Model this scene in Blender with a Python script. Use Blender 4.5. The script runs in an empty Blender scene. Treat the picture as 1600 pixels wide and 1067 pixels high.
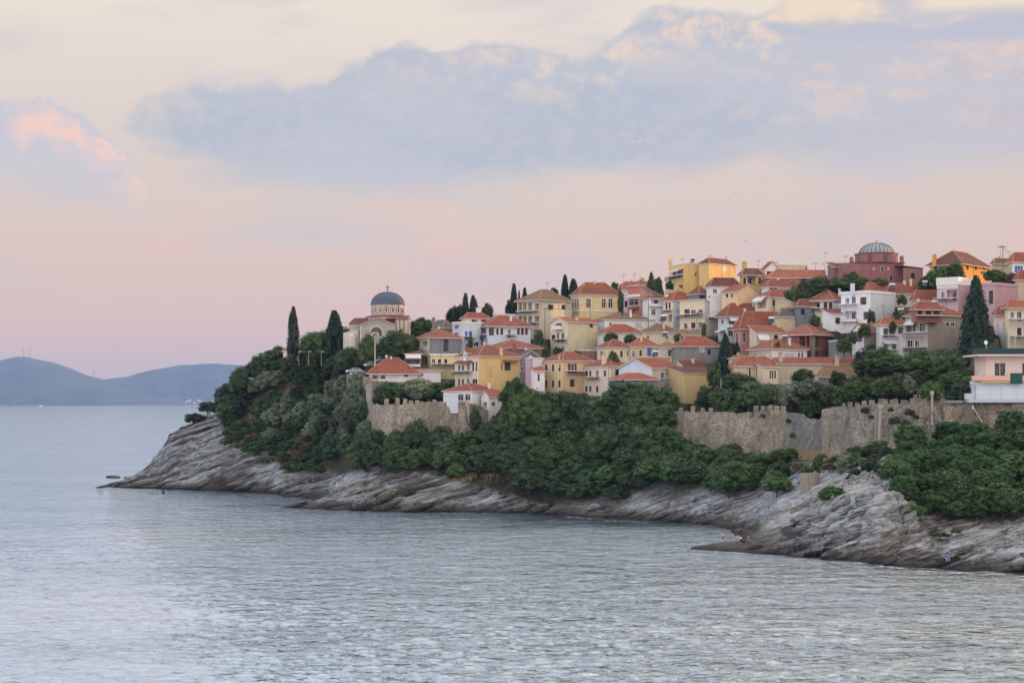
import bpy, math, random
import numpy as np
from math import sin, cos, pi, atan, tan, radians
random.seed(7)
scene = bpy.context.scene
F, HY, CH = 2600.0, 628.0, 24.0          # focal length in photo pixels, horizon row, camera height above the sea

# ---------------------------------------------------------------- camera, world, sun, exposure
cam = bpy.data.cameras.new('camera'); camo = bpy.data.objects.new('camera', cam); scene.collection.objects.link(camo)
camo.location = (0, 0, CH); camo.rotation_euler = (pi/2, 0, 0)
cam.sensor_width = 36; cam.lens = 36*F/1600; cam.shift_y = (HY-533.5)/1600
cam.clip_start = 1; cam.clip_end = 60000
scene.camera = camo
scene.view_settings.view_transform = 'Standard'; scene.view_settings.look = 'None'
scene.view_settings.gamma = 1; scene.view_settings.exposure = 0.0
scene.view_settings.use_curve_mapping = False
SUN_EL, SUN_AZ = radians(6), radians(15)       # azimuth measured from +X towards +Y
sd = bpy.data.lights.new('sun', 'SUN'); sd.energy = 5.0; sd.angle = radians(0.5); sd.color = (1.0, 0.50, 0.20)
so = bpy.data.objects.new('sun', sd); scene.collection.objects.link(so)
so.rotation_euler = (pi/2-SUN_EL, 0, pi/2+SUN_AZ); so.location = (300, 300, 200)

def srgb(r, g, b):
    f = lambda c: (c/255/12.92) if c/255 <= .04045 else ((c/255+.055)/1.055)**2.4
    return (f(r), f(g), f(b), 1)

class G:
    """tiny node-graph builder: arithmetic on sockets"""
    def __init__(s, tree): s.t = tree; s.n = tree.nodes; s.l = tree.links
    def new(s, typ, **k):
        nd = s.n.new(typ)
        for a, b in k.items(): setattr(nd, a, b)
        return nd
    def put(s, sock, v):
        if hasattr(v, 'links') or hasattr(v, 'is_output'): s.l.new(v, sock)
        else:
            try: sock.default_value = v
            except Exception: sock.default_value = (v, v, v, 1)
    def m(s, op, a, b=0.0, c=None, clamp=False):
        nd = s.new('ShaderNodeMath', operation=op, use_clamp=clamp)
        s.put(nd.inputs[0], a); s.put(nd.inputs[1], b)
        if c is not None: s.put(nd.inputs[2], c)
        return nd.outputs[0]
    def add(s, a, b): return s.m('ADD', a, b)
    def sub(s, a, b): return s.m('SUBTRACT', a, b)
    def mul(s, a, b): return s.m('MULTIPLY', a, b)
    def div(s, a, b): return s.m('DIVIDE', a, b)
    def step(s, v, lo, hi):      # smoothstep 0..1
        nd = s.new('ShaderNodeMapRange', interpolation_type='SMOOTHSTEP')
        s.put(nd.inputs[0], v); s.put(nd.inputs[1], lo); s.put(nd.inputs[2], hi); return nd.outputs[0]
    def mix(s, f, a, b, mode='MIX'):
        nd = s.new('ShaderNodeMix', data_type='RGBA', blend_type=mode)
        s.put(nd.inputs[0], f); s.put(nd.inputs[6], a); s.put(nd.inputs[7], b); return nd.outputs[2]
    def noise(s, vec, scale, detail=4, rough=.55, dist=0, out=0):
        nd = s.new('ShaderNodeTexNoise'); s.l.new(vec, nd.inputs['Vector'])
        nd.inputs['Scale'].default_value = scale; nd.inputs['Detail'].default_value = detail
        nd.inputs['Roughness'].default_value = rough; nd.inputs['Distortion'].default_value = dist
        return nd.outputs[out]
    def vec(s, a, b, c=0.0):
        nd = s.new('ShaderNodeCombineXYZ')
        for i, v in enumerate((a, b, c)): s.put(nd.inputs[i], v)
        return nd.outputs[0]
    def map(s, v, scale=(1, 1, 1), rot=(0, 0, 0)):
        nd = s.new('ShaderNodeMapping'); s.l.new(v, nd.inputs[0])
        nd.inputs['Scale'].default_value = scale; nd.inputs['Rotation'].default_value = rot; return nd.outputs[0]
    def ramp(s, v, stops):
        nd = s.new('ShaderNodeValToRGB'); s.l.new(v, nd.inputs[0]); e = nd.color_ramp.elements
        e[0].position, e[0].color = stops[0]; e[1].position, e[1].color = stops[-1]
        for p, c in stops[1:-1]: q = e.new(p); q.color = c
        return nd.outputs[0]
    def curve(s, v, pts, x0, x1, y0, y1):   # pts in own units
        nd = s.new('ShaderNodeFloatCurve'); cu = nd.mapping.curves[0]
        P = [((x-x0)/(x1-x0), (y-y0)/(y1-y0)) for x, y in pts]
        cu.points[0].location = P[0]; cu.points[1].location = P[-1]
        for p in P[1:-1]: cu.points.new(*p)
        for p in cu.points: p.handle_type = 'AUTO_CLAMPED'
        nd.mapping.update()
        s.put(nd.inputs['Value'], s.m('DIVIDE', s.sub(v, x0), x1-x0, clamp=True))
        return s.add(s.mul(nd.outputs[0], y1-y0), y0)

world = bpy.data.worlds.new('World'); scene.world = world; world.use_nodes = True
wt = world.node_tree; wt.nodes.clear(); g = G(wt)
tc = g.new('ShaderNodeTexCoord'); sep = g.new('ShaderNodeSeparateXYZ'); wt.links.new(tc.outputs['Generated'], sep.inputs[0])
dx, dy, dz = sep.outputs
az = g.m('ARCTAN2', dx, dy); el = g.m('ARCSINE', dz)
# sky coordinates in degrees-like units that match the photo's pixels near the view centre
sx = g.add(g.mul(az, F), 800.0); sy = g.mul(el, F)            # sx: 0..1600 over the frame, sy: height above horizon
sky = g.new('ShaderNodeTexSky', sky_type='NISHITA'); sky.sun_disc = False
sky.sun_elevation = SUN_EL; sky.sun_rotation = pi/2-SUN_AZ; sky.altitude = 20
c2 = g.vec(g.mul(sx, .001), g.mul(sy, .001), 0.0)
n1 = g.noise(g.map(c2, (1, 1.6, 1)), 9, 7, .58)
n2 = g.noise(g.map(c2, (1, 2.6, 1)), 5.2, 6, .55)
n3 = g.noise(g.map(c2, (1, 3.4, 1)), 2.6, 5, .5)
n4 = g.noise(g.map(c2, (1, 1.3, 1)), 30, 5, .6); nc = g.sub(n4, .5)
nb = g.sub(n1, .5); nb2 = g.sub(n2, .5)
base = g.ramp(g.m('DIVIDE', sy, 1600.0, clamp=True), [(0, srgb(240, 196, 178)), (.06, srgb(241, 197, 180)), (.13, srgb(233, 202, 188)),
    (.20, srgb(228, 209, 197)), (.28, srgb(230, 215, 205)), (.39, srgb(243, 230, 215)), (.6, srgb(236, 232, 226)), (1, srgb(207, 217, 232))])
# pinker to the right near the horizon
base = g.mix(g.mul(g.step(sx, 900, 1700), g.sub(.65, g.mul(g.step(sy, 60, 330), .5))), base, srgb(226, 192, 170))
def tx(p): return [(800+F*atan((x-800)/F), F*atan((HY-y)/F*cos(atan((x-800)/F)))) for x, y in p]
def cv(p): return g.curve(sx, tx(p), -300, 1900, 0, 900)
GREY, PINK, PEACH = srgb(187, 194, 210), srgb(213, 196, 203), srgb(252, 214, 190)
# soft pink/grey streaks low in the sky
col = g.mix(g.mul(g.step(n3, .48, .66), g.mul(g.step(sy, 120, 230), .60)), base, srgb(206, 203, 208))
st = g.mul(g.step(n2, .55, .72), g.mul(g.step(sy, 190, 260), g.sub(1.0, g.step(sy, 350, 420))))
col = g.mix(g.mul(st, .85), col, srgb(246, 202, 188))
# big bank
topA = cv([(-250, 200), (150, 200), (195, 172), (225, 142), (320, 130), (480, 122), (560, 90), (640, 62), (700, 74), (770, 62), (830, 74), (900, 82), (960, 56),
           (1000, 18), (1080, 8), (1180, 22), (1250, -30), (1600, -60), (1850, -80)])
botA = cv([(-250, 20), (60, 60), (150, 130), (195, 185), (330, 272), (600, 285), (850, 282), (1000, 268), (1200, 250), (1400, 262), (1600, 255), (1850, 250)])
inA = g.add(g.add(g.sub(topA, sy), g.mul(nb, 66)), g.mul(nc, 24))
mA = g.mul(g.step(inA, -2, 16), g.step(g.add(g.sub(sy, botA), g.add(g.mul(nb2, 130), g.mul(nc, 25))), -30, 38))
gr = g.mix(g.m('MULTIPLY', g.add(g.step(sx, 950, 1700), g.mul(nb2, 1.6)), .8, clamp=True), srgb(183, 191, 206), srgb(212, 199, 202))
gr = g.mix(g.mul(g.step(n4, .45, .62), .28), gr, srgb(214, 210, 214))
gr = g.mix(g.mul(g.step(n3, .42, .62), .6), gr, srgb(203, 203, 212))
hl = g.mul(g.mul(g.step(inA, 5, 22), g.sub(1.0, g.step(inA, 30, 120))), g.mul(g.step(g.add(n1, g.mul(nc, .5)), .42, .66), g.step(sx, 480, 1000)))
gr = g.mix(g.mul(hl, .8), gr, srgb(253, 222, 198))
hl2 = g.mul(g.mul(g.step(sx, 1120, 1220), g.mul(g.step(sy, 395, 470), g.sub(1.0, g.step(sy, 540, 575)))), g.step(g.add(n1, g.mul(nc, .6)), .46, .70))
gr = g.mix(g.mul(hl2, .5), gr, srgb(246, 212, 194))
mA = g.mul(mA, g.add(.12, g.mul(.88, g.step(g.add(sx, g.add(g.mul(nb2, 420), g.mul(nb, 160))), 150, 320))))
col = g.mix(g.mul(mA, .93), col, gr)
# bright cumulus head and a darker bar of cloud across it, top right
mO = g.mul(g.step(g.add(g.sub(1400, sx), g.mul(nb, 300)), 0, 90), g.mul(g.step(sx, 1180, 1240), g.step(g.add(sy, g.mul(nb, 60)), 560, 590)))
col = g.mix(g.mul(mO, .8), col, srgb(252, 228, 196))
skyhole = g.mul(g.step(g.add(sx, g.mul(nb, 120)), 1370, 1440), g.step(sy, 572, 592))
col = g.mix(skyhole, col, srgb(243, 226, 205))
topD = cv([(-250, 560), (1150, 560), (1175, 44), (1230, 36), (1290, 46), (1350, 34), (1400, 32), (1440, 42), (1520, 26), (1560, 12), (1600, 18), (1850, 10)])
botD = cv([(-250, 540), (1150, 540), (1175, 40), (1230, 58), (1350, 66), (1500, 64), (1600, 60), (1850, 60)])
mD = g.mul(g.step(g.add(g.sub(topD, sy), g.mul(nb, 46)), -2, 10), g.step(g.add(g.sub(sy, botD), g.mul(nb, 16)), -6, 8))
col = g.mix(g.mul(mD, g.step(sx, 1150, 1200)), col, srgb(196, 196, 210))
# left cumulus
topB = cv([(-250, 190), (-100, 170), (20, 160), (60, 152), (110, 158), (150, 185), (180, 222), (215, 262), (240, 330), (300, 560), (1850, 560)])
inB = g.add(g.add(g.sub(topB, sy), g.mul(nb, 120)), g.mul(nc, 60))
mB = g.mul(g.step(inB, -3, 14), g.step(sy, 250, 400))
fade = g.sub(1.0, g.mul(g.step(inB, 70, 190), .9))
cb = g.mix(g.mul(g.mul(g.step(inB, 0, 25), g.sub(1.0, g.step(inB, 50, 95))), g.mul(g.step(n1, .38, .56), g.step(sx, 15, 70))), srgb(205, 205, 216), srgb(251, 212, 198))
col = g.mix(g.mul(mB, fade), col, cb)
# the physical sky underneath keeps the rest of the dome coherent
nis = g.mix(1.0, sky.outputs[0], (.085, .085, .085, 1), 'MULTIPLY')
col = g.mix(g.mul(g.step(sy, 900, 2600), .35), col, nis)
# the dome above and behind is the brighter, bluer evening sky
away = g.m('MAXIMUM', g.step(sy, 630, 1350), g.step(g.m('ABSOLUTE', az), .40, 1.3))
fr = g.mix(away, (1, 1, 1, 1), (2.15, 2.18, 2.28, 1))
col = g.mix(1.0, col, fr, 'MULTIPLY')
bg = g.new('ShaderNodeBackground'); wt.links.new(col, bg.inputs[0]); bg.inputs[1].default_value = 1.0
wo = g.new('ShaderNodeOutputWorld'); wt.links.new(bg.outputs[0], wo.inputs[0])

# ---------------------------------------------------------------- helpers
def P(x, y, D): return ((x-800)/F*D, D, CH-(y-HY)/F*D)
def zof(y, D): return CH-(y-HY)/F*D
def xof(x, D): return (x-800)/F*D

class MB:
    def __init__(s): s.v = []; s.f = []; s.m = []
    def quad(s, *p, m=0):
        i = len(s.v); s.v += [tuple(q) for q in p]; s.f.append(tuple(range(i, i+len(p)))); s.m.append(m)
    def box(s, c, h, rz=0, m=0):           # centre, half sizes
        i = len(s.v); ca, sa = cos(rz), sin(rz)
        for a in (-1, 1):
            for b in (-1, 1):
                for d in (-1, 1):
                    lx, ly = a*h[0], b*h[1]
                    s.v.append((c[0]+lx*ca-ly*sa, c[1]+lx*sa+ly*ca, c[2]+d*h[2]))
        for q in ((0, 1, 3, 2), (4, 6, 7, 5), (0, 4, 5, 1), (2, 3, 7, 6), (0, 2, 6, 4), (1, 5, 7, 3)):
            s.f.append(tuple(i+k for k in q)); s.m.append(m)
    def hexa(s, lo, hi, m=0):              # two rings of 4 points
        i = len(s.v); s.v += [tuple(p) for p in lo]+[tuple(p) for p in hi]
        for q in ((3, 2, 1, 0), (4, 5, 6, 7), (0, 1, 5, 4), (1, 2, 6, 5), (2, 3, 7, 6), (3, 0, 4, 7)):
            s.f.append(tuple(i+k for k in q)); s.m.append(m)
    def tube(s, pts, rad, n=6, m=0, cap=True):
        rings = []
        for k, p in enumerate(pts):
            p = np.array(p, float); a = np.array(pts[max(k-1, 0)], float); b = np.array(pts[min(k+1, len(pts)-1)], float)
            t = b-a; t /= (np.linalg.norm(t)+1e-9)
            u = np.cross(t, (0, 0, 1.)) if abs(t[2]) < .9 else np.cross(t, (0, 1., 0)); u /= np.linalg.norm(u); w = np.cross(t, u)
            r = rad[k] if hasattr(rad, '__len__') else rad
            i = len(s.v); rings.append(i)
            for j in range(n):
                an = 2*pi*j/n; s.v.append(tuple(p+r*(cos(an)*u+sin(an)*w)))
        for a, b in zip(rings, rings[1:]):
            for j in range(n):
                s.f.append((a+j, a+(j+1) % n, b+(j+1) % n, b+j)); s.m.append(m)
        if cap:
            s.f.append(tuple(rings[0]+j for j in range(n))[::-1]); s.m.append(m)
            s.f.append(tuple(rings[-1]+j for j in range(n))); s.m.append(m)
    def lathe(s, c, prof, n=24, m=0, a0=0, a1=2*pi, off=0):
        full = abs(a1-a0-2*pi) < 1e-6; k = n if full else n+1; i = len(s.v)
        for r, z in prof:
            for j in range(k):
                an = a0+(a1-a0)*j/n+off; s.v.append((c[0]+r*cos(an), c[1]+r*sin(an), c[2]+z))
        for q in range(len(prof)-1):
            for j in range(n):
                j2 = (j+1) % k; s.f.append((i+q*k+j, i+q*k+j2, i+(q+1)*k+j2, i+(q+1)*k+j)); s.m.append(m)
    def build(s, name, mat, parent=None, smooth=False, kind=None):
        org = parent_world(parent) if parent is not None else (0, 0, 0)
        me = bpy.data.meshes.new(name)
        me.from_pydata([(a-org[0], b-org[1], c-org[2]) for a, b, c in s.v], [], s.f)
        for mm in (mat if isinstance(mat, (list, tuple)) else [mat]): me.materials.append(mm)
        if any(s.m): me.polygons.foreach_set('material_index', s.m)
        if smooth: me.polygons.foreach_set('use_smooth', [True]*len(s.f))
        o = bpy.data.objects.new(name, me); scene.collection.objects.link(o)
        if parent is not None: o.parent = parent
        if kind: o['kind'] = kind
        return o

def parent_world(o):
    x = y = z = 0
    while o is not None: x += o.location[0]; y += o.location[1]; z += o.location[2]; o = o.parent
    return (x, y, z)

def thing(name, label, cat, loc=(0, 0, 0), group=None):
    o = bpy.data.objects.new(name, None); scene.collection.objects.link(o); o.location = loc
    o.empty_display_size = .5
    tag(o, label, cat, group); return o
def tag(o, label, cat, group=None):
    o['label'] = label; o['category'] = cat
    if group: o['group'] = group
    return o
def copy_tree(o, parent=None):
    c = o.copy(); scene.collection.objects.link(c)
    if parent: c.parent = parent
    for ch in [k for k in CHILD.get(o.name, [])]: copy_tree(ch, c)
    return c
CHILD = {}

# ---------------------------------------------------------------- materials
MATS = {}
def mat(key, fn):
    if key not in MATS:
        m = bpy.data.materials.new(key); m.use_nodes = True; m.node_tree.nodes.clear()
        gg = G(m.node_tree); out = gg.new('ShaderNodeOutputMaterial'); sh = fn(gg)
        m.node_tree.links.new(sh, out.inputs[0]); MATS[key] = m
    return MATS[key]
def pos(g): return g.new('ShaderNodeNewGeometry').outputs['Position']
def bsdf(g, col, rough=.85, bump=None, bstr=.3, bdist=.1, metal=0, spec=.3):
    b = g.new('ShaderNodeBsdfPrincipled'); g.put(b.inputs['Base Color'], col); g.put(b.inputs['Roughness'], rough)
    b.inputs['Metallic'].default_value = metal; b.inputs['Specular IOR Level'].default_value = spec
    if bump is not None:
        bn = g.new('ShaderNodeBump'); g.put(bn.inputs['Height'], bump); bn.inputs['Strength'].default_value = bstr
        bn.inputs['Distance'].default_value = bdist; g.l.new(bn.outputs[0], b.inputs['Normal'])
    return b.outputs[0]
def sc(c, k): return (min(c[0]*k, .9), min(c[1]*k, .9), min(c[2]*k, .9), 1)
def plaster(rgb, dirt=.35, key=''):
    c = srgb(*rgb); nm = key or 'plaster_%d_%d_%d' % rgb
    def fn(g):
        p = pos(g)
        a = g.noise(g.map(p, (1, 1, .25)), .9, 5, .6)
        b = g.noise(p, 3.5, 4, .6)
        s = g.noise(g.map(p, (1, 1, .08)), 2.6, 3, .6)
        col = g.mix(g.mul(g.step(a, .45, .75), dirt), c, sc(c, .55))
        oi = g.new('ShaderNodeObjectInfo').outputs['Random']
        pt = g.noise(g.map(p, (1, 1, .8)), .45, 5, .7)
        col = g.mix(g.mul(g.step(g.add(pt, g.mul(oi, .06)), .58, .62), min(dirt*1.3, .6)), col, sc((c[0]*.9+.03, c[1]*.9+.03, c[2]*.9+.04), .75))
        col = g.mix(g.mul(g.step(g.m('FRACT', g.mul(oi, 5.1)), .5, 1.0), .18), col, (.42, .38, .33, 1))
        col = g.mix(g.mul(g.step(s, .55, .75), min(dirt*1.3, .7)), col, (c[0]*.42, c[1]*.42, c[2]*.44, 1))
        col = g.mix(g.mul(g.step(b, .5, .8), dirt*.35), col, sc(c, 1.15))
        return bsdf(g, col, .9, b, .25, .03)
    return mat(nm, fn)
def plain(name, rgb, rough=.6, metal=0):
    def fn(g):
        c = srgb(*rgb); n = g.noise(pos(g), 3.0, 3)
        return bsdf(g, g.mix(g.mul(g.step(n, .4, .7), .25), c, sc(c, .7)), rough, metal=metal)
    return mat(name, fn)
def tiles(name, rgb, rgb2):
    def fn(g):
        p = pos(g); a, b = srgb(*rgb), srgb(*rgb2)
        n = g.noise(p, .35, 5, .6); f = g.noise(p, 4.5, 4, .7)
        uv = g.new('ShaderNodeUVMap').outputs[0]
        s2 = g.new('ShaderNodeSeparateXYZ'); g.l.new(uv, s2.inputs[0])
        w = g.m('SINE', g.mul(s2.outputs[0], 2*pi/.42)); r = g.m('FRACT', g.mul(s2.outputs[1], 1/.40))
        vo = g.new('ShaderNodeTexVoronoi'); g.l.new(g.map(uv, (1/.42, 1/.4, 1)), vo.inputs['Vector']); vo.inputs['Scale'].default_value = 1
        sv = g.new('ShaderNodeSeparateColor'); g.l.new(vo.outputs['Color'], sv.inputs[0])
        col = g.mix(g.mul(g.step(n, .40, .66), .75), a, b)
        col = g.mix(g.mul(sv.outputs[0], .38), col, sc(a, 1.35))
        col = g.mix(g.mul(g.step(sv.outputs[1], .62, 1.0), .55), col, sc(b, .45))
        col = g.mix(g.mul(g.step(f, .5, .78), .5), col, sc(b, .55))
        col = g.mix(g.mul(g.step(w, -.2, -1.0), .35), col, sc(b, .45))
        oi = g.new('ShaderNodeObjectInfo').outputs['Random']
        col = g.mix(g.mul(g.step(oi, .35, 1.0), .55), col, sc(b, .95)); col = g.mix(g.mul(g.step(g.m('FRACT', g.mul(oi, 7.3)), .5, 1.0), .45), col, sc(a, 1.5))
        col = g.mix(g.mul(g.step(g.noise(p, .9, 3, .6), .56, .64), g.mul(g.step(g.m('FRACT', g.mul(oi, 3.7)), .4, .9), .7)), col, srgb(128, 112, 96))
        h = g.add(g.mul(w, .5), g.mul(r, .4))
        return bsdf(g, col, .85, g.add(h, g.mul(f, .6)), .8, .06)
    return mat(name, fn)
ROOF = {'r': tiles('terracotta_tiles', (152, 88, 71), (118, 76, 66)), 'o': tiles('faded_orange_tiles', (164, 100, 78), (130, 86, 74)),
        'd': tiles('dark_red_tiles', (116, 72, 62), (92, 64, 58)), 'b': tiles('brown_old_tiles', (132, 108, 84), (104, 90, 74)),
        'g': tiles('grey_slate_tiles', (112, 108, 108), (84, 84, 90)), 'p': tiles('pale_pink_tiles', (164, 124, 116), (140, 104, 98))}
WHITE = plaster((226, 228, 232), .18, 'white_plaster')
TRIM = plain('white_trim', (225, 224, 222)); DARKW = plain('dark_brown_wood', (74, 50, 46)); IRON = plain('dark_iron', (48, 52, 60), .5)
WRAIL = plain('pale_metal', (190, 194, 200), .4); CONC = plaster((140, 142, 144), .5, 'bare_concrete')
BLUEW = plain('blue_shutter_paint', (66, 110, 178)); AWN = plain('pale_canvas', (212, 214, 214), .9); AWNY = plain('yellow_canvas', (206, 176, 118), .9)
BRICK = None
def glass(g):
    n = g.noise(pos(g), .8, 2)
    return bsdf(g, g.mix(g.step(n, .35, .65), (.012, .016, .022, 1), (.05, .055, .065, 1)), .12, spec=.6)
GLASS = mat('window_glass', glass)
def brickf(g):
    b = g.new('ShaderNodeTexBrick'); p = pos(g); sp = g.new('ShaderNodeSeparateXYZ'); g.l.new(p, sp.inputs[0])
    g.l.new(g.vec(g.add(sp.outputs[0], sp.outputs[1]), sp.outputs[2]), b.inputs['Vector'])
    b.inputs['Scale'].default_value = 3; b.inputs['Color1'].default_value = srgb(150, 88, 76); b.inputs['Color2'].default_value = srgb(128, 76, 68)
    b.inputs['Mortar'].default_value = srgb(120, 108, 100); b.inputs['Mortar Size'].default_value = .03
    n = g.noise(p, .8, 4)
    return bsdf(g, g.mix(g.mul(g.step(n, .45, .7), .5), b.outputs[0], srgb(158, 128, 112)), .9, b.outputs[1], .4, .02)
BRICK = mat('red_brick', brickf)
def stonef(base1, base2, dark, scale=1.5):
    def fn(g):
        p = pos(g); q = g.map(p, (1, 1, 1.5))
        vo = g.new('ShaderNodeTexVoronoi'); g.l.new(q, vo.inputs['Vector']); vo.inputs['Scale'].default_value = scale; vo.inputs['Randomness'].default_value = 1
        ve = g.new('ShaderNodeTexVoronoi', feature='DISTANCE_TO_EDGE'); g.l.new(q, ve.inputs['Vector']); ve.inputs['Scale'].default_value = scale
        sv = g.new('ShaderNodeSeparateColor'); g.l.new(vo.outputs['Color'], sv.inputs[0])
        n = g.noise(p, .16, 5, .6); f = g.noise(p, 2.0, 5, .65); s = g.noise(g.map(p, (1, 1, .15)), .7, 4, .6)
        col = g.mix(sv.outputs[0], srgb(*base1), srgb(*base2))
        col = g.mix(g.mul(g.step(sv.outputs[1], .55, .95), .6), col, sc(srgb(*base2), .45))
        col = g.mix(g.mul(g.step(n, .42, .62), .55), col, srgb(*dark))
        col = g.mix(g.mul(g.step(s, .50, .70), .45), col, sc(srgb(*dark), .5))
        col = g.mix(g.mul(g.sub(1.0, g.step(ve.outputs[0], 0, .12)), .5), col, sc(srgb(*dark), .35))
        return bsdf(g, col, .95, g.add(g.m('MINIMUM', g.mul(ve.outputs[0], 3), .6), g.mul(f, .7)), 1.0, .3)
    return fn
STONE = mat('rubble_stone', stonef((172, 162, 146), (214, 204, 186), (138, 128, 114), 2.3))
STONEG = mat('grey_rubble_stone', stonef((170, 162, 148), (206, 198, 184), (134, 128, 118), 2.3))
STONEP = mat('patched_grey_masonry', stonef((156, 156, 152), (176, 176, 172), (130, 130, 128), 2.8))
# ---------------------------------------------------------------- terrain
def hsh(i, j, k, s):
    h = (i*374761393 + j*668265263 + k*2147483647 + s*974634777) & 0xffffffff
    h = ((h ^ (h >> 13))*1274126177) & 0xffffffff
    return ((h ^ (h >> 16)) & 0xffff)/65535.0
def vn(x, y, z, s=0):
    xi, yi, zi = np.floor(x).astype(np.int64), np.floor(y).astype(np.int64), np.floor(z).astype(np.int64)
    fx, fy, fz = x-xi, y-yi, z-zi
    fx, fy, fz = fx*fx*(3-2*fx), fy*fy*(3-2*fy), fz*fz*(3-2*fz)
    r = 0
    for a in (0, 1):
        for b in (0, 1):
            for c in (0, 1):
                r = r+hsh(xi+a, yi+b, zi+c, s)*(fx if a else 1-fx)*(fy if b else 1-fy)*(fz if c else 1-fz)
    return r*2-1
def fbm(x, y, z, o=4, s=0):
    r = 0; a = 1.0; t = 0
    for k in range(o):
        r = r+a*vn(x*2**k, y*2**k, z*2**k, s+k*17); t += a; a *= .5
    return r/t

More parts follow.
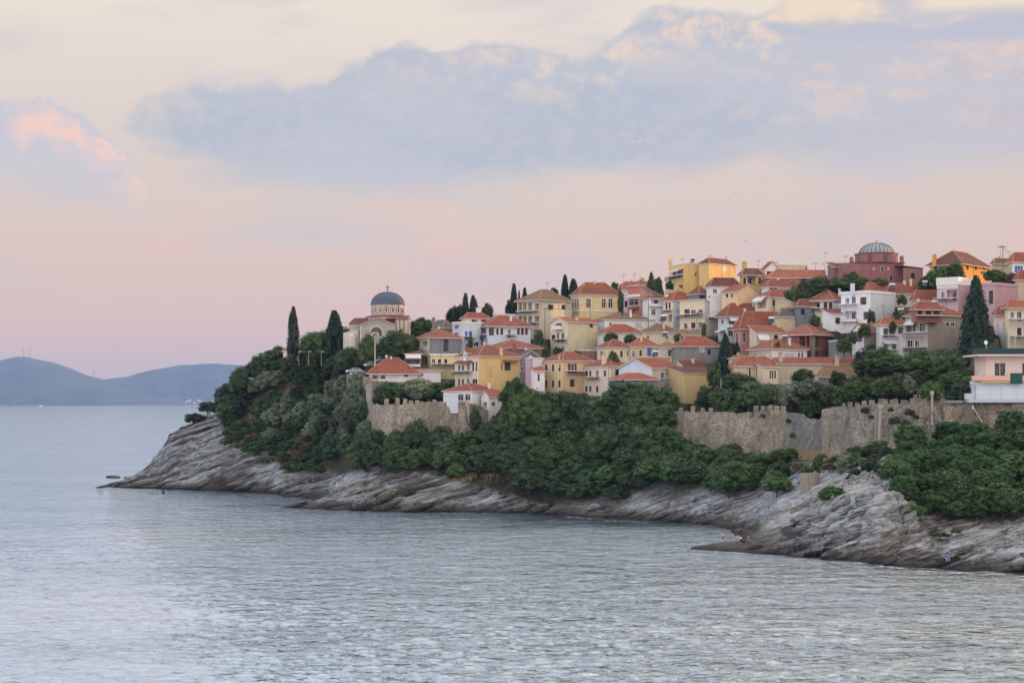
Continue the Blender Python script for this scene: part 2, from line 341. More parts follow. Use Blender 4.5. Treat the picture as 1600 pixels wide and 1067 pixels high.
# column: image x, then (row, distance) from the water's edge to the ridge; three leading points are the low ledge in front
U = None
COLS = [
 (150, U, [(764, 465), (763, 468), (763, 472), (763, 476), (763, 478), (763, 480), (763, 484)]),
 (160, U, [(762, 466), (760.5, 470), (759, 474), (758, 476), (758, 478), (758, 480), (759, 484)]),
 (200, U, [(763, 463), (757, 470), (751, 476), (749, 479), (748, 482), (747, 484), (749, 488)]),
 (228, U, [(764, 460), (750, 467), (738, 474), (732, 477), (728, 479), (726, 481), (728, 486)]),
 (244, U, [(764, 459), (743, 466), (722, 473), (712, 477), (708, 479), (706, 481), (709, 486)]),
 (266, U, [(765, 457), (738, 464), (702, 472), (688, 476), (681, 479), (676, 481), (678, 485)]),
 (280, U, [(765, 456), (736, 463), (695, 471), (682, 475), (673, 478), (667, 480), (669, 485)]),
 (310, U, [(766, 452), (733, 461), (698, 468), (680, 473), (667, 477), (656, 480), (656, 484)]),
 (350, U, [(767, 449), (730, 458), (700, 464), (672, 470), (657, 475), (647, 479), (645, 484)]),
 (385, U, [(768, 447), (722, 455), (694, 460), (662, 466), (635, 471), (612, 475), (600, 480)]),
 (428, U, [(770, 441), (716, 450), (690, 456), (650, 463), (615, 468), (585, 473), (568, 478)]),
 (434, [(796.5, 374.5), (795, 377), (U, 386)], [(772, 434), (724, 448), (691, 456), (650, 463), (615, 468), (585, 473), (566, 478)]),
 (446, [(796.5, 374), (788, 379), (U, 392)], [(776, 422), (735, 441), (708, 449), (652, 461), (610, 468), (590, 472), (558, 477)]),
 (480, [(797, 371), (783, 379), (U, 390)], [(776.5, 419), (748, 432), (708, 444), (650, 457), (612, 464), (585, 469), (554, 474)]),
 (515, [(797.5, 370), (771, 380), (U, 392)], [(774, 418), (748, 426), (704, 430), (655, 440), (608, 452), (582, 458), (551, 467)]),
 (540, [(798, 369), (754, 382), (750, 394)], [(746, 400), (736, 410), (700, 418), (655, 424), (604, 432), (580, 442), (550, 462)]),
 (570, [(798, 367), (752, 379), (744, 384)], [(741, 388), (730, 394), (692, 400), (645, 406), (598, 418), (578, 432), (546, 455)]),
 (600, [(799, 366), (770, 372), (745, 378)], [(741, 380), (736, 383), (690, 394), (642, 400), (602, 414), (574, 430), (540, 450)]),
 (650, [(800, 363), (785, 366), (762, 371)], [(745, 375), (738, 378), (690, 391), (640, 399), (600, 415), (560, 432), (528, 450)]),
 (720, [(801, 361), (793, 363), (778, 367)], [(762, 370), (748, 374), (685, 389), (638, 398), (600, 410), (550, 435), (512, 455)]),
 (790, [(802, 359), (797, 361), (786, 364)], [(776, 367), (762, 371), (680, 386), (640, 394), (600, 408), (540, 435), (496, 458)]),
 (850, [(803, 357), (800, 358), (796, 359.5)], [(792, 361), (784, 364), (690, 380), (640, 390), (600, 402), (535, 435), (488, 460)]),
 (950, U, [(810, 343), (792, 349), (690, 372), (640, 383), (592, 400), (525, 432), (478, 455)]),
 (1050, U, [(815, 334), (776, 343), (700, 358), (638, 371), (585, 394), (520, 425), (466, 450)]),
 (1073, U, [(817, 331), (772, 341), (700, 355), (638, 366), (585, 391), (518, 422), (462, 448)]),
 (1080, [(857.5, 271), (853.5, 274), (U, 283)], [(818, 330), (770, 340), (700, 354), (637, 364), (585, 390), (518, 421), (461, 448)]),
 (1130, [(862, 267), (845.5, 274), (U, 284)], [(823, 322), (764, 334), (706, 345), (634, 358), (580, 384), (518, 412), (456, 444)]),
 (1180, [(864, 264), (841, 274), (834, 286)], [(828, 308), (760, 330), (712, 341), (634, 352), (580, 377), (518, 405), (450, 440)]),
 (1215, [(867, 261), (833, 271), (818, 284)], [(795, 300), (755, 322), (712, 334), (634, 347), (578, 372), (516, 402), (448, 436)]),
 (1250, [(869, 259), (832, 268), (808, 280)], [(785, 296), (748, 312), (712, 326), (634, 342), (575, 368), (514, 398), (447, 432)]),
 (1300, [(874, 254), (838, 262), (810, 269)], [(774, 276), (745, 297), (708, 322), (630, 336), (574, 362), (514, 393), (446, 428)]),
 (1350, [(880, 248), (843, 256), (818, 261)], [(766, 267), (738, 289), (698, 316), (624, 330), (572, 355), (512, 387), (444, 424)]),
 (1400, [(885, 243), (852, 249), (832, 255)], [(776, 262), (722, 290), (688, 310), (620, 324), (570, 350), (510, 381), (441, 420)]),
 (1440, [(887, 241), (855, 248), (832, 258)], [(800, 268), (725, 290), (680, 307), (618, 320), (568, 347), (506, 377), (438, 415)]),
 (1500, [(890, 238), (858, 245), (832, 258)], [(806, 268), (722, 288), (670, 304), (622, 315), (566, 342), (502, 373), (434, 410)]),
 (1600, [(896, 233), (862, 241), (828, 258)], [(800, 268), (712, 286), (668, 300), (630, 310), (562, 336), (496, 368), (428, 403)]),
 (1760, [(902, 228), (866, 236), (825, 254)], [(796, 264), (706, 282), (660, 296), (628, 306), (556, 330), (488, 362), (418, 396)]),
 (2100, [(912, 220), (872, 229), (825, 248)], [(790, 260), (700, 278), (650, 292), (610, 304), (520, 330), (440, 362), (370, 396)]),
]
def build_cols():
    xs, DD, ZZ = [], [], []
    for x, led, pr in COLS:
        d, z = [], []
        s0 = pr[0][1] if led is None else led[0][1]
        d.append(s0-22); z.append(-4.0)
        if led is None:
            for k in (12, 8, 5): d.append(s0-k); z.append(-2.5)
        else:
            for y, dd in led: d.append(dd); z.append(-1.6 if y is None else zof(y, dd))
        for y, dd in pr: d.append(dd); z.append(zof(y, dd))
        d += [d[-1]+30, d[-1]+30+60, d[-1]+200]; z += [z[-1]-3, max(z[-1]-28, -3), -4.0]
        xs.append(x); DD.append(d); ZZ.append(z)
    return np.array(xs, float), np.array(DD, float), np.array(ZZ, float)
CX, CD, CZ = build_cols()
def column(x):
    return (np.array([np.interp(x, CX, CD[:, k]) for k in range(CD.shape[1])]), np.array([np.interp(x, CX, CZ[:, k]) for k in range(CD.shape[1])]))
def look(x, y, full=False):
    """distance at which the ground is met on the line of sight of photo point (x, y)"""
    d, z = column(x); yy = HY-(z-CH)*F/d
    for k in range(0, len(d)-1):
        if yy[k] >= y >= yy[k+1] and yy[k] > yy[k+1] and (k >= 4 or z[k] > -1.7 or z[k+1] > 0):
            t = (yy[k]-y)/(yy[k]-yy[k+1]); dd = d[k]+t*(d[k+1]-d[k])
            for _ in range(8):       # exact on the straight segment
                zz = z[k]+(dd-d[k])/(d[k+1]-d[k])*(z[k+1]-z[k]); e = (HY-(zz-CH)*F/dd)-y
                dd += e/max((yy[k]-yy[k+1])/(d[k+1]-d[k]), .05)*.8
            return min(max(dd, min(d[k], d[k+1])), max(d[k], d[k+1]))
    return d[10]
def groundz(x, D):
    d, z = column(x); return float(np.interp(D, d, z))

CARVE = []          # (column from, column to, row of the base, distance, depth of the plot) of everything that was dug into the slope
def carve(X, D, Z, PX):
    for x0, x1, by, dh, dep in CARVE:
        e = np.clip((PX-x0+7)/7, 0, 1)*np.clip((x1+7-PX)/7, 0, 1)
        inn = np.clip((dh+dep-D)/2.5, 0, 1)*np.clip((D-(dh-45))/6, 0, 1)*e
        lim = CH-(by-HY)/F*np.minimum(D, dh)-.15
        Z = np.where(inn > 0, Z+(np.minimum(Z, lim)-Z)*inn, Z)
    return Z
def ground(x, D):
    return float(carve(np.array([xof(x, D)]), np.array([float(D)]), np.array([groundz(x, D)]), np.array([float(x)]))[0])
def terrain():
    seg = [3, 10, 16, 16, 26, 34, 26, 16, 12, 12, 14, 3, 3, 2]
    M = CD.shape[1]; ts = []
    for k in range(M-1): ts += list(k+np.arange(seg[k])/seg[k])
    ts.append(M-1); ts = np.array(ts)
    px = np.concatenate([np.arange(150, 1640, 2.0), np.arange(1640, 2101, 12.0)])
    Dk = np.array([np.interp(px, CX, CD[:, k]) for k in range(M)]).T; Zk = np.array([np.interp(px, CX, CZ[:, k]) for k in range(M)]).T
    k0 = np.minimum(np.floor(ts).astype(int), M-2); fr = ts-k0
    D = Dk[:, k0]*(1-fr)+Dk[:, k0+1]*fr; Z = Zk[:, k0]*(1-fr)+Zk[:, k0+1]*fr
    X = (px[:, None]-800)/F*D
    T = np.broadcast_to(ts[None, :], D.shape)
    PX = np.broadcast_to(px[:, None], D.shape)
    Z = carve(X, D, Z, PX)
    # how far up bare rock reaches
    lim = np.interp(px, [150, 330, 360, 430, 446, 560, 620, 700, 780, 830, 900, 1000, 1100, 1180, 1240, 1300, 1380, 1400, 1430, 2100],
                    [13, 11, 6.1, 5.6, 5.4, 4.9, 5.0, 5.0, 4.7, 4.6, 5.0, 5.0, 5.1, 5.4, 5.6, 5.5, 5.3, 4.9, 4.1, 4.05])[:, None]
    nn = fbm(X*.12, D*.12, Z*.2, 3, 5)
    rock = np.clip((lim-T+nn*.45)/.35+.5, 0, 1)
    cliff = np.exp(-((PX-1340)/62.0)**2)*np.clip((T-2.4)/.6, 0, 1)*np.clip((5.3-T)/.6, 0, 1)      # blocky pale face
    warp = fbm(X*.07, D*.07, Z*.07, 3, 9)*1.3+np.floor(vn(X*.07, D*.05, Z*.05, 44)*2.5)*.55
    amp = .55+.45*vn(X*.09, D*.09, Z*.09, 77)
    S = Z-X*.30+D*.10+warp
    def saw(s): p = s-np.floor(s); return np.where(p < .82, p/.82, (1-p)/.18)
    def notch(s, w): p = s-np.floor(s); return np.exp(-((p-.5)/w)**2)
    hA = np.clip(vn(X*.05, D*.05, Z*.05, 91)*1.5+.7, 0, 1); hB = np.clip(vn(X*.08+3, D*.08, Z*.08, 93)*1.3+.7, 0, 1); hC = np.clip(vn(X*.13, D*.11, Z*.11, 95)*1.3+.6, 0, 1)
    lay = saw(S/4.6+.2)*1.7*hA-notch(S/4.6, .07)*2.2*hA+saw(S/1.9)*1.1*hB-notch(S/1.9+.3, .09)*1.1*hB+saw(S/.85+.3)*.45*hC-notch(S/.85, .13)*.5*hC
    gq = X*.85+D*.35+warp*2
    gul = (1-np.abs(vn(gq/9.0, Z*.05, D*.01, 15))**.6*1.6)*2.2+(1-np.abs(vn(gq/3.6, Z*.12, D*.02, 16))**.7*1.5)*.8
    blk = np.floor(vn(X*.16+warp*.1, D*.1, Z*.16, 3)*3.2)*.7
    fine = fbm(X*.35+S*.2, D*.5, S*.9, 4, 21)*1.1+fbm(X*.09, D*.09, Z*.09, 3, 31)*1.5
    disp = (lay*amp*1.25+fine*.8-(gul*.9-.8)*np.clip((T-3.0)/.8, 0, 1))*(1-cliff)+cliff*(blk*1.1+lay*.35+fine*.9+.6)
    above = np.clip((Z+1.5)/2.2, 0, 1)
    YI = HY-(Z-CH)*F/D; pale = 0*Z
    for px_, py_, aa, bb in ((300, 748, 52, 7), (350, 733, 30, 5), (420, 728, 34, 5), (478, 765, 46, 6), (530, 753, 40, 7), (640, 786, 56, 8), (600, 762, 26, 6), (760, 782, 30, 5), (960, 792, 60, 7), (1110, 780, 40, 9), (1210, 782, 42, 18), (1225, 812, 30, 9), (1345, 792, 44, 24), (1270, 846, 60, 6), (1500, 848, 80, 10), (1580, 862, 50, 8), (1330, 850, 40, 5)):
        dx_, dy_ = PX-px_, YI-py_; u_, v_ = dx_*.95-dy_*.32, dx_*.32+dy_*.95
        pale = np.maximum(pale, np.exp(-(u_/aa)**4-(v_/bb)**4))
    pale = pale*np.clip(.75+.6*vn(X*.3, D*.3, Z*.5, 57), 0, 1)*rock
    disp = disp*(1-.55*pale)+.5*pale
    w = rock*above*(1-.75*np.clip((3.4-T)/.4, 0, 1)*np.clip((1235-PX)/30, 0, 1)*np.clip((PX-1000)/30, 0, 1))
    soil = (1-rock)*fbm(X*.3, D*.3, Z*0, 3, 41)*.3
    Y2 = D-w*disp*1.3; Z2 = Z+w*(disp-.75)*.48+soil+w*fbm(X*.8, D*.8, Z*.8, 2, 51)*.12
    # frayed waterline
    Z2 = Z2+w*np.clip(1.2-np.abs(Z), 0, 1.2)*fbm(X*.25, D*.25, Z*0, 3, 61)*.6
    X2 = X+w*fbm(X*.4+9, D*.4, Z*.4, 3, 71)*.5
    nx, nt = D.shape
    V = np.stack([X2, Y2, Z2], -1).reshape(-1, 3)
    i = np.arange(nx-1)[:, None]*nt+np.arange(nt-1)[None, :]
    q = np.stack([i, i+nt, i+nt+1, i+1], -1).reshape(-1, 4)
    me = bpy.data.meshes.new('terrain')
    me.vertices.add(len(V)); me.vertices.foreach_set('co', V.ravel()); me.loops.add(q.size); me.loops.foreach_set('vertex_index', q.ravel())
    me.polygons.add(len(q)); me.polygons.foreach_set('loop_start', np.arange(len(q))*4); me.update(calc_edges=True)
    at = me.attributes.new('rock', 'FLOAT', 'POINT'); at.data.foreach_set('value', rock.ravel().astype(np.float32))
    at = me.attributes.new('pale', 'FLOAT', 'POINT'); at.data.foreach_set('value', pale.ravel().astype(np.float32))
    at = me.attributes.new('cliff', 'FLOAT', 'POINT'); at.data.foreach_set('value', cliff.ravel().astype(np.float32))
    def fn(g):
        p = pos(g); s3 = g.new('ShaderNodeSeparateXYZ'); g.l.new(p, s3.inputs[0]); x, y, z = s3.outputs
        rk = g.new('ShaderNodeAttribute', attribute_name='rock').outputs['Fac']; cl = g.new('ShaderNodeAttribute', attribute_name='cliff').outputs['Fac']
        w1 = g.noise(p, .12, 4, .55); w2 = g.noise(p, .9, 5, .65); w3 = g.noise(p, .05, 3, .5); w4 = g.noise(p, 3.5, 4, .7)
        s = g.add(g.add(z, g.mul(x, -.30)), g.add(g.mul(y, .10), g.mul(w1, 2.6)))
        band = g.noise(g.vec(g.mul(s, 1.0), g.mul(x, .03), g.mul(y, .03)), 1.3, 6, .68)
        band2 = g.noise(g.vec(g.mul(s, 1.0), g.mul(x, .05), g.mul(y, .05)), 5.0, 4, .7)
        c = g.mix(g.step(band, .36, .60), srgb(106, 106, 107), srgb(182, 186, 190))
        c = g.mix(g.mul(g.step(w3, .5, .62), .65), c, srgb(128, 116, 100))
        c = g.mix(g.mul(g.step(w2, .52, .72), .7), c, srgb(186, 188, 190))
        c = g.mix(g.mul(g.step(g.mul(g.add(band, w1), .5), .52, .60), .8), c, srgb(188, 194, 200))
        c = g.mix(g.mul(g.step(w3, .50, .40), g.mul(g.step(w2, .40, .55), .6)), c, srgb(196, 202, 208))
        c = g.mix(g.mul(g.step(band2, .50, .40), .8), c, srgb(50, 49, 50))
        c = g.mix(g.mul(g.step(w4, .56, .72), .45), c, srgb(70, 68, 64))
        c = g.mix(g.mul(cl, .8), c, g.mix(g.step(w2, .4, .6), srgb(164, 164, 160), srgb(208, 207, 202)))
        vo = g.new('ShaderNodeTexVoronoi', feature='DISTANCE_TO_EDGE'); g.l.new(g.vec(g.mul(x, .22), g.mul(y, .22), g.mul(s, .75)), vo.inputs['Vector']); vo.inputs['Scale'].default_value = 1.0
        crk = g.sub(1.0, g.step(vo.outputs[0], .0, .07)); c = g.mix(g.mul(crk, .30), c, srgb(40, 40, 42))
        pa = g.new('ShaderNodeAttribute', attribute_name='pale').outputs['Fac']; c = g.mix(g.mul(pa, .75), c, g.mix(g.step(band2, .38, .58), srgb(140, 146, 152), srgb(206, 213, 220)))
        wet = g.sub(1.0, g.step(g.add(z, g.mul(g.sub(w2, .5), 2.0)), .7, 2.6))
        c = g.mix(g.mul(wet, .82), c, srgb(62, 54, 46))
        wet2 = g.sub(1.0, g.step(z, .1, .7)); c = g.mix(g.mul(wet2, .8), c, srgb(30, 29, 27))
        so_ = g.mix(g.step(w2, .45, .7), srgb(62, 62, 46), srgb(104, 94, 70))
        so_ = g.mix(g.mul(g.step(g.noise(p, .3, 4), .45, .6), .7), so_, srgb(44, 56, 40))
        col = g.mix(rk, so_, c)
        h = g.add(g.add(g.mul(band, 1.2), g.mul(band2, .9)), g.add(g.mul(w2, .6), g.mul(w4, .35)))
        return bsdf(g, col, .88, h, 1.0, .9)
    me.materials.append(mat('ground_rock_and_soil', fn))
    o = bpy.data.objects.new('terrain', me); scene.collection.objects.link(o); o['kind'] = 'structure'
    return V.reshape(nx, nt, 3), px

# the town's hill goes on rising beyond the right edge; it keeps the low sun off the slope
def town_hill():
    xs = np.linspace(205, 620, 60); ys = np.linspace(210, 900, 70); X, Y = np.meshgrid(xs, ys, indexing='ij')
    H = 76*np.clip((X-205)/75, 0, 1)**.9*np.clip((900-Y)/120, 0, 1)*np.clip((Y-210)/90, 0, 1)*(.96+.06*fbm(X*.02, Y*.02, X*0, 3, 3))
    H = H*np.clip((620-X)/160, 0, 1)+8*np.clip((X-330)/60, 0, 1)*np.clip((620-X)/160, 0, 1)*np.clip((Y-260)/60, 0, 1)-4
    nx, nt = X.shape; V = np.stack([X, Y, H], -1).reshape(-1, 3)
    i = np.arange(nx-1)[:, None]*nt+np.arange(nt-1)[None, :]; q = np.stack([i, i+nt, i+nt+1, i+1], -1).reshape(-1, 4)
    me = bpy.data.meshes.new('hill'); me.from_pydata(V.tolist(), [], q.tolist()); me.materials.append(MATS['ground_rock_and_soil'])
    o = bpy.data.objects.new('hill', me); scene.collection.objects.link(o); o['kind'] = 'structure'

# ---------------------------------------------------------------- sea
def sea():
    b = MB()
    px = np.arange(-80, 1681, 2.0); ys = np.concatenate([np.array([634, 640, 648.]), np.arange(656, 1092, 1.0)])
    D = (62400/(ys-HY))[None, :]*np.ones((len(px), 1)); X = (px[:, None]-800)/F*D; row = D**2/62400
    rng = np.random.default_rng(12); H = np.zeros_like(D); nw = 46
    for k in range(nw):
        lam = .5*(2.8/.5)**(k/(nw-1)); an = rng.normal()*.75+1.25; ph = rng.random()*6.28; kx, ky = cos(an), sin(an)
        # crest phase wanders so that no wave train runs straight across the bay
        p_ = 2*pi/lam*(X*kx+D*ky)+ph+2.2*vn(X/(lam*4)+k, D/(lam*4), 0*X, k)
        wgt = np.clip((lam/(row*abs(ky)+.33)-1.1)/1.3, 0, 1); H += .0100*lam**.62*wgt*(np.exp(np.sin(p_))-1.27)*.62
    H *= (.62+.55*np.clip(vn(X*.018, D*.010, 0*X, 70)+.35*vn(X*.05, D*.03, 0*X, 71)+.4, 0, 1.2))*np.clip((900-D)/400, 0, 1)
    nx, nt = D.shape; i = np.arange(nx-1)[:, None]*nt+np.arange(nt-1)[None, :]
    b.v = np.stack([X, D, H], -1).reshape(-1, 3).tolist(); b.f = np.stack([i, i+1, i+nt+1, i+nt], -1).reshape(-1, 4).tolist(); b.m = [0]*len(b.f)
    b.quad((-5800, -400, -.45), (5800, -400, -.45), (5800, 16600, -.45), (-5800, 16600, -.45))
    def fn(g):
        p = pos(g); s3 = g.new('ShaderNodeSeparateXYZ'); g.l.new(p, s3.inputs[0])
        a = g.noise(g.map(p, (1, .95, 1), (0, 0, .25)), .55, 5, .66, .5)
        b1 = g.noise(g.map(p, (1, 1.2, 1), (0, 0, -.15)), .17, 3, .55, .3)
        c = g.noise(g.map(p, (1, 2.0, 1), (0, 0, .1)), .012, 3, .5)
        d = g.noise(g.map(p, (1, 1.3, 1), (0, 0, .5)), 2.6, 2, .6)
        cr = g.noise(g.map(p, (.42, 1.3, 1), (0, 0, .06)), .30, 4, .6, .4)
        h = g.add(g.add(g.mul(a, .62), g.mul(b1, 1.3)), g.add(g.mul(d, .10), g.mul(g.step(cr, .60, .76), .55)))
        st = g.add(.55, g.mul(g.step(c, .35, .65), .70))
        bn = g.new('ShaderNodeBump'); bn.inputs['Distance'].default_value = 1.15; g.l.new(g.mul(st, .8), bn.inputs['Strength']); g.l.new(h, bn.inputs['Height'])
        gl = g.new('ShaderNodeBsdfGlossy'); gl.inputs['Roughness'].default_value = .05; gl.inputs['Color'].default_value = (.82, .905, .975, 1); g.l.new(bn.outputs[0], gl.inputs['Normal'])
        df = g.new('ShaderNodeBsdfDiffuse'); df.inputs['Color'].default_value = (.055, .085, .095, 1)
        fr = g.new('ShaderNodeFresnel'); fr.inputs['IOR'].default_value = 1.6; g.l.new(bn.outputs[0], fr.inputs['Normal'])
        mx = g.new('ShaderNodeMixShader'); g.l.new(g.m('MULTIPLY', g.m('POWER', fr.outputs[0], .50), 1.38, clamp=True), mx.inputs[0]); g.l.new(df.outputs[0], mx.inputs[1]); g.l.new(gl.outputs[0], mx.inputs[2])
        return mx.outputs[0]
    b.build('sea_water', mat('sea', fn), kind='structure', smooth=True)
sea()
# foam lines where swell breaks on the rocks
def foam(name_lab, segs):
    b = MB(); rnd = random.Random(3)
    for (x0, y0, x1, y1, w) in segs:
        n = max(int(abs(x1-x0)/3), 2)
        for k in range(n):
            t = (k+rnd.random())/n; x = x0+(x1-x0)*t; y = y0+(y1-y0)*t+rnd.uniform(-1, 1)*w*.5
            D = 62400/(y-HY); c = (xof(x, D), D-1.6)
            L, W = rnd.uniform(.2, .9), rnd.uniform(.08, .5)*w*.4
            if rnd.random() < .35: continue
            pts = [(c[0]+L*cos(a)*rnd.uniform(.6, 1), c[1]+W*sin(a)*rnd.uniform(.6, 1), .12+.03*k/n) for a in np.arange(7)*2*pi/7]
            b.quad(*pts)
    o = b.build('foam', plain('white_foam', (226, 232, 236), .7)); o['kind'] = 'stuff'; tag(o, name_lab, 'foam'); return o
foam('thin white foam lines where the sea meets the rocks', [(1142, 821.5, 1178, 821, 2), (1330, 878, 1352, 880, 1.6), (1372, 884, 1412, 888, 2), (1430, 891, 1452, 892, 1.4), (1484, 893.5, 1512, 895.5, 2.6), (1530, 896, 1560, 897.5, 1.5), (1585, 899, 1600, 899.5, 1.5), (885, 807, 935, 811, 1.5),
      (270, 767.5, 300, 767.5, 1), (380, 772, 420, 775, 1.6), (385, 795, 432, 796.5, 1.4), (425, 796, 470, 798, 1), (690, 801, 760, 802, 1), (228, 747, 205, 748, .8), (945, 813, 1010, 816, 1.2)])

# ---------------------------------------------------------------- far island hills
def far_hills():
    def ridge(pts, D, depth, name, seed):
        px = np.arange(pts[0][0], pts[-1][0]+1, 4.0); yy = np.interp(px, [p[0] for p in pts], [p[1] for p in pts])
        X = (px-800)/F*D; H = CH-(yy-HY)/F*D
        H = H+fbm(X*.004, X*0, X*0, 4, seed)*8
        m = 26; V = []
        for k in range(m):
            t = k/(m-1); prof = sin(min(t/.62, 1)*pi/2)**1.1 if t < .62 else cos((t-.62)/.38*pi/2)
            yd = D-depth*.62+depth*t
            wob = fbm(X*.0016+seed, X*0+t*5, X*0, 5, seed+9)*.16*sin(pi*min(t/.62, 1)) if t < .62 else 0
            V.append(np.stack([X*(yd/D), np.full_like(X, yd), np.maximum(H*np.clip(prof+wob, 0, 1.0), 0)-1.5*(1-prof)], -1))
        V = np.array(V).transpose(1, 0, 2); nx, nt = V.shape[:2]
        i = np.arange(nx-1)[:, None]*nt+np.arange(nt-1)[None, :]; q = np.stack([i, i+nt, i+nt+1, i+1], -1).reshape(-1, 4)
        me = bpy.data.meshes.new(name); me.from_pydata(V.reshape(-1, 3).tolist(), [], q.tolist()); me.polygons.foreach_set('use_smooth', [True]*len(q))
        def fn(g):
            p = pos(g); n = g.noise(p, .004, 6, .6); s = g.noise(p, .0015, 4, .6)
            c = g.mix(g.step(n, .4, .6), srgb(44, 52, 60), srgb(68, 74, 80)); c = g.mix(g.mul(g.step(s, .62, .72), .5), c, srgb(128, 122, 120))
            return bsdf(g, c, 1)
        me.materials.append(mat('far_scrub', fn))
        o = bpy.data.objects.new(name, me); scene.collection.objects.link(o); o['kind'] = 'structure'
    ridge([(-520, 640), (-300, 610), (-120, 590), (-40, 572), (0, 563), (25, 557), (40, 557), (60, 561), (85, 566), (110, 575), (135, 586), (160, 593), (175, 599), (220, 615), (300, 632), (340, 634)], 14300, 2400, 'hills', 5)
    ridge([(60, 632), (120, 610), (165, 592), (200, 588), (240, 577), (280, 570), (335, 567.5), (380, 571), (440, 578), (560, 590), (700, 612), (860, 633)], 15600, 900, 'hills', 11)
far_hills()
def mast(x, yt, yb, D, lab):
    t = thing('radio_mast', lab, 'mast', P(x, yb, D)); b = MB(); z0, z1 = zof(yb, D)-10, zof(yt, D); X = xof(x, D)
    for a in (-1, 1):
        for c in (-1, 1): b.tube([(X+a*3.2, D+c*3.2, z0), (X+a*.6, D+c*.6, z1)], .8, 4)
    for k in range(8):
        z = z0+(z1-z0)*k/8; r = 3.2-2.6*k/8; b.box((X, D, z), (r, r, .5))
    b.build('lattice_tower', plain('far_steel', (150, 120, 120)), t)
mast(36.5, 542, 559, 14300, 'left of two tall radio masts on the far hilltop')
mast(47, 543, 560, 14300, 'right of two tall radio masts on the far hilltop')
mast(147, 577, 590, 14300, 'short thin mast on the saddle between the two far hills')
def far_house(x, y, w, h, k):
    D = 14600; r = 'far_house'
    t = thing(r, 'tiny white building %s of the eleven at the foot of the far hills' % ('leftmost', 'second from left', 'third from left', 'fourth from left', 'fifth from left', 'sixth from left', 'seventh from left', 'fourth from right', 'third from right', 'second from right', 'rightmost')[k], 'building', P(x, y, D), 'white buildings on the far shore')
    b = MB(); s = D/F; X, _, Z = P(x, y, D)
    b.box((X, D, Z+h*s/2-4), (w*s/2, 6, h*s/2+4)); b.build('wall', WHITE, t)
    b = MB(); zt = Z+h*s; b.hexa([(X-w*s/2-1, D-7, zt), (X+w*s/2+1, D-7, zt), (X+w*s/2+1, D+7, zt), (X-w*s/2-1, D+7, zt)],
                                 [(X-w*s/4, D-1, zt+4), (X+w*s/4, D-1, zt+4), (X+w*s/4, D+1, zt+4), (X-w*s/4, D+1, zt+4)]); b.build('roof', ROOF['o'], t)
for k, (x, y, w, h) in enumerate([(273, 629, 4, 1.5), (279, 628, 3, 1.2), (285, 629, 5, 1.6), (291, 628, 3, 1.4), (296, 626, 5, 2.2), (304, 629, 4, 1.2), (311, 626, 5, 1.6), (318, 628, 6, 1.6), (326, 629, 4, 1.4), (333, 628, 4, 1.2), (340, 628, 5, 1.4)]):
    far_house(x, y, w, h, k)
t = thing('sailing_boat', 'tiny white boat on the horizon below the far hills', 'boat', P(64, 634.4, 9750)); X, _, _ = P(64, 634.4, 9750)
b = MB(); b.hexa([(X-8, 9750, 0), (X+9, 9748, 0), (X+9, 9752, 0), (X-8, 9752, 0)], [(X-11, 9747, 4), (X+14, 9750, 5), (X+14, 9751, 5), (X-11, 9753, 4)]); b.build('hull', TRIM, t)
b = MB(); b.hexa([(X-6, 9748, 4), (X+3, 9748, 4), (X+3, 9752, 4), (X-6, 9752, 4)], [(X-5, 9748.5, 9), (X, 9748.5, 9), (X, 9751.5, 9), (X-5, 9751.5, 9)]); b.build('cabin', TRIM, t)

# ---------------------------------------------------------------- haze
def haze():
    b = MB(); b.box((0, 8250, 222), (6000, 8750, 227.5)); me = b
    m = bpy.data.materials.new('haze'); m.use_nodes = True; nt = m.node_tree; nt.nodes.clear()
    o = nt.nodes.new('ShaderNodeOutputMaterial'); v = nt.nodes.new('ShaderNodeVolumePrincipled')
    v.inputs['Color'].default_value = (.33, .56, 1.0, 1); v.inputs['Density'].default_value = 5.4e-5; v.inputs['Anisotropy'].default_value = 0.0
    nt.links.new(v.outputs[0], o.inputs['Volume'])
    m.cycles.homogeneous_volume = True if hasattr(m.cycles, 'homogeneous_volume') else None
    ob = b.build('haze', m); ob['kind'] = 'stuff'
haze()
scene.cycles.volume_bounces = 0
scene.cycles.max_bounces = 6; scene.cycles.diffuse_bounces = 3; scene.cycles.glossy_bounces = 3
scene.cycles.use_denoising = True
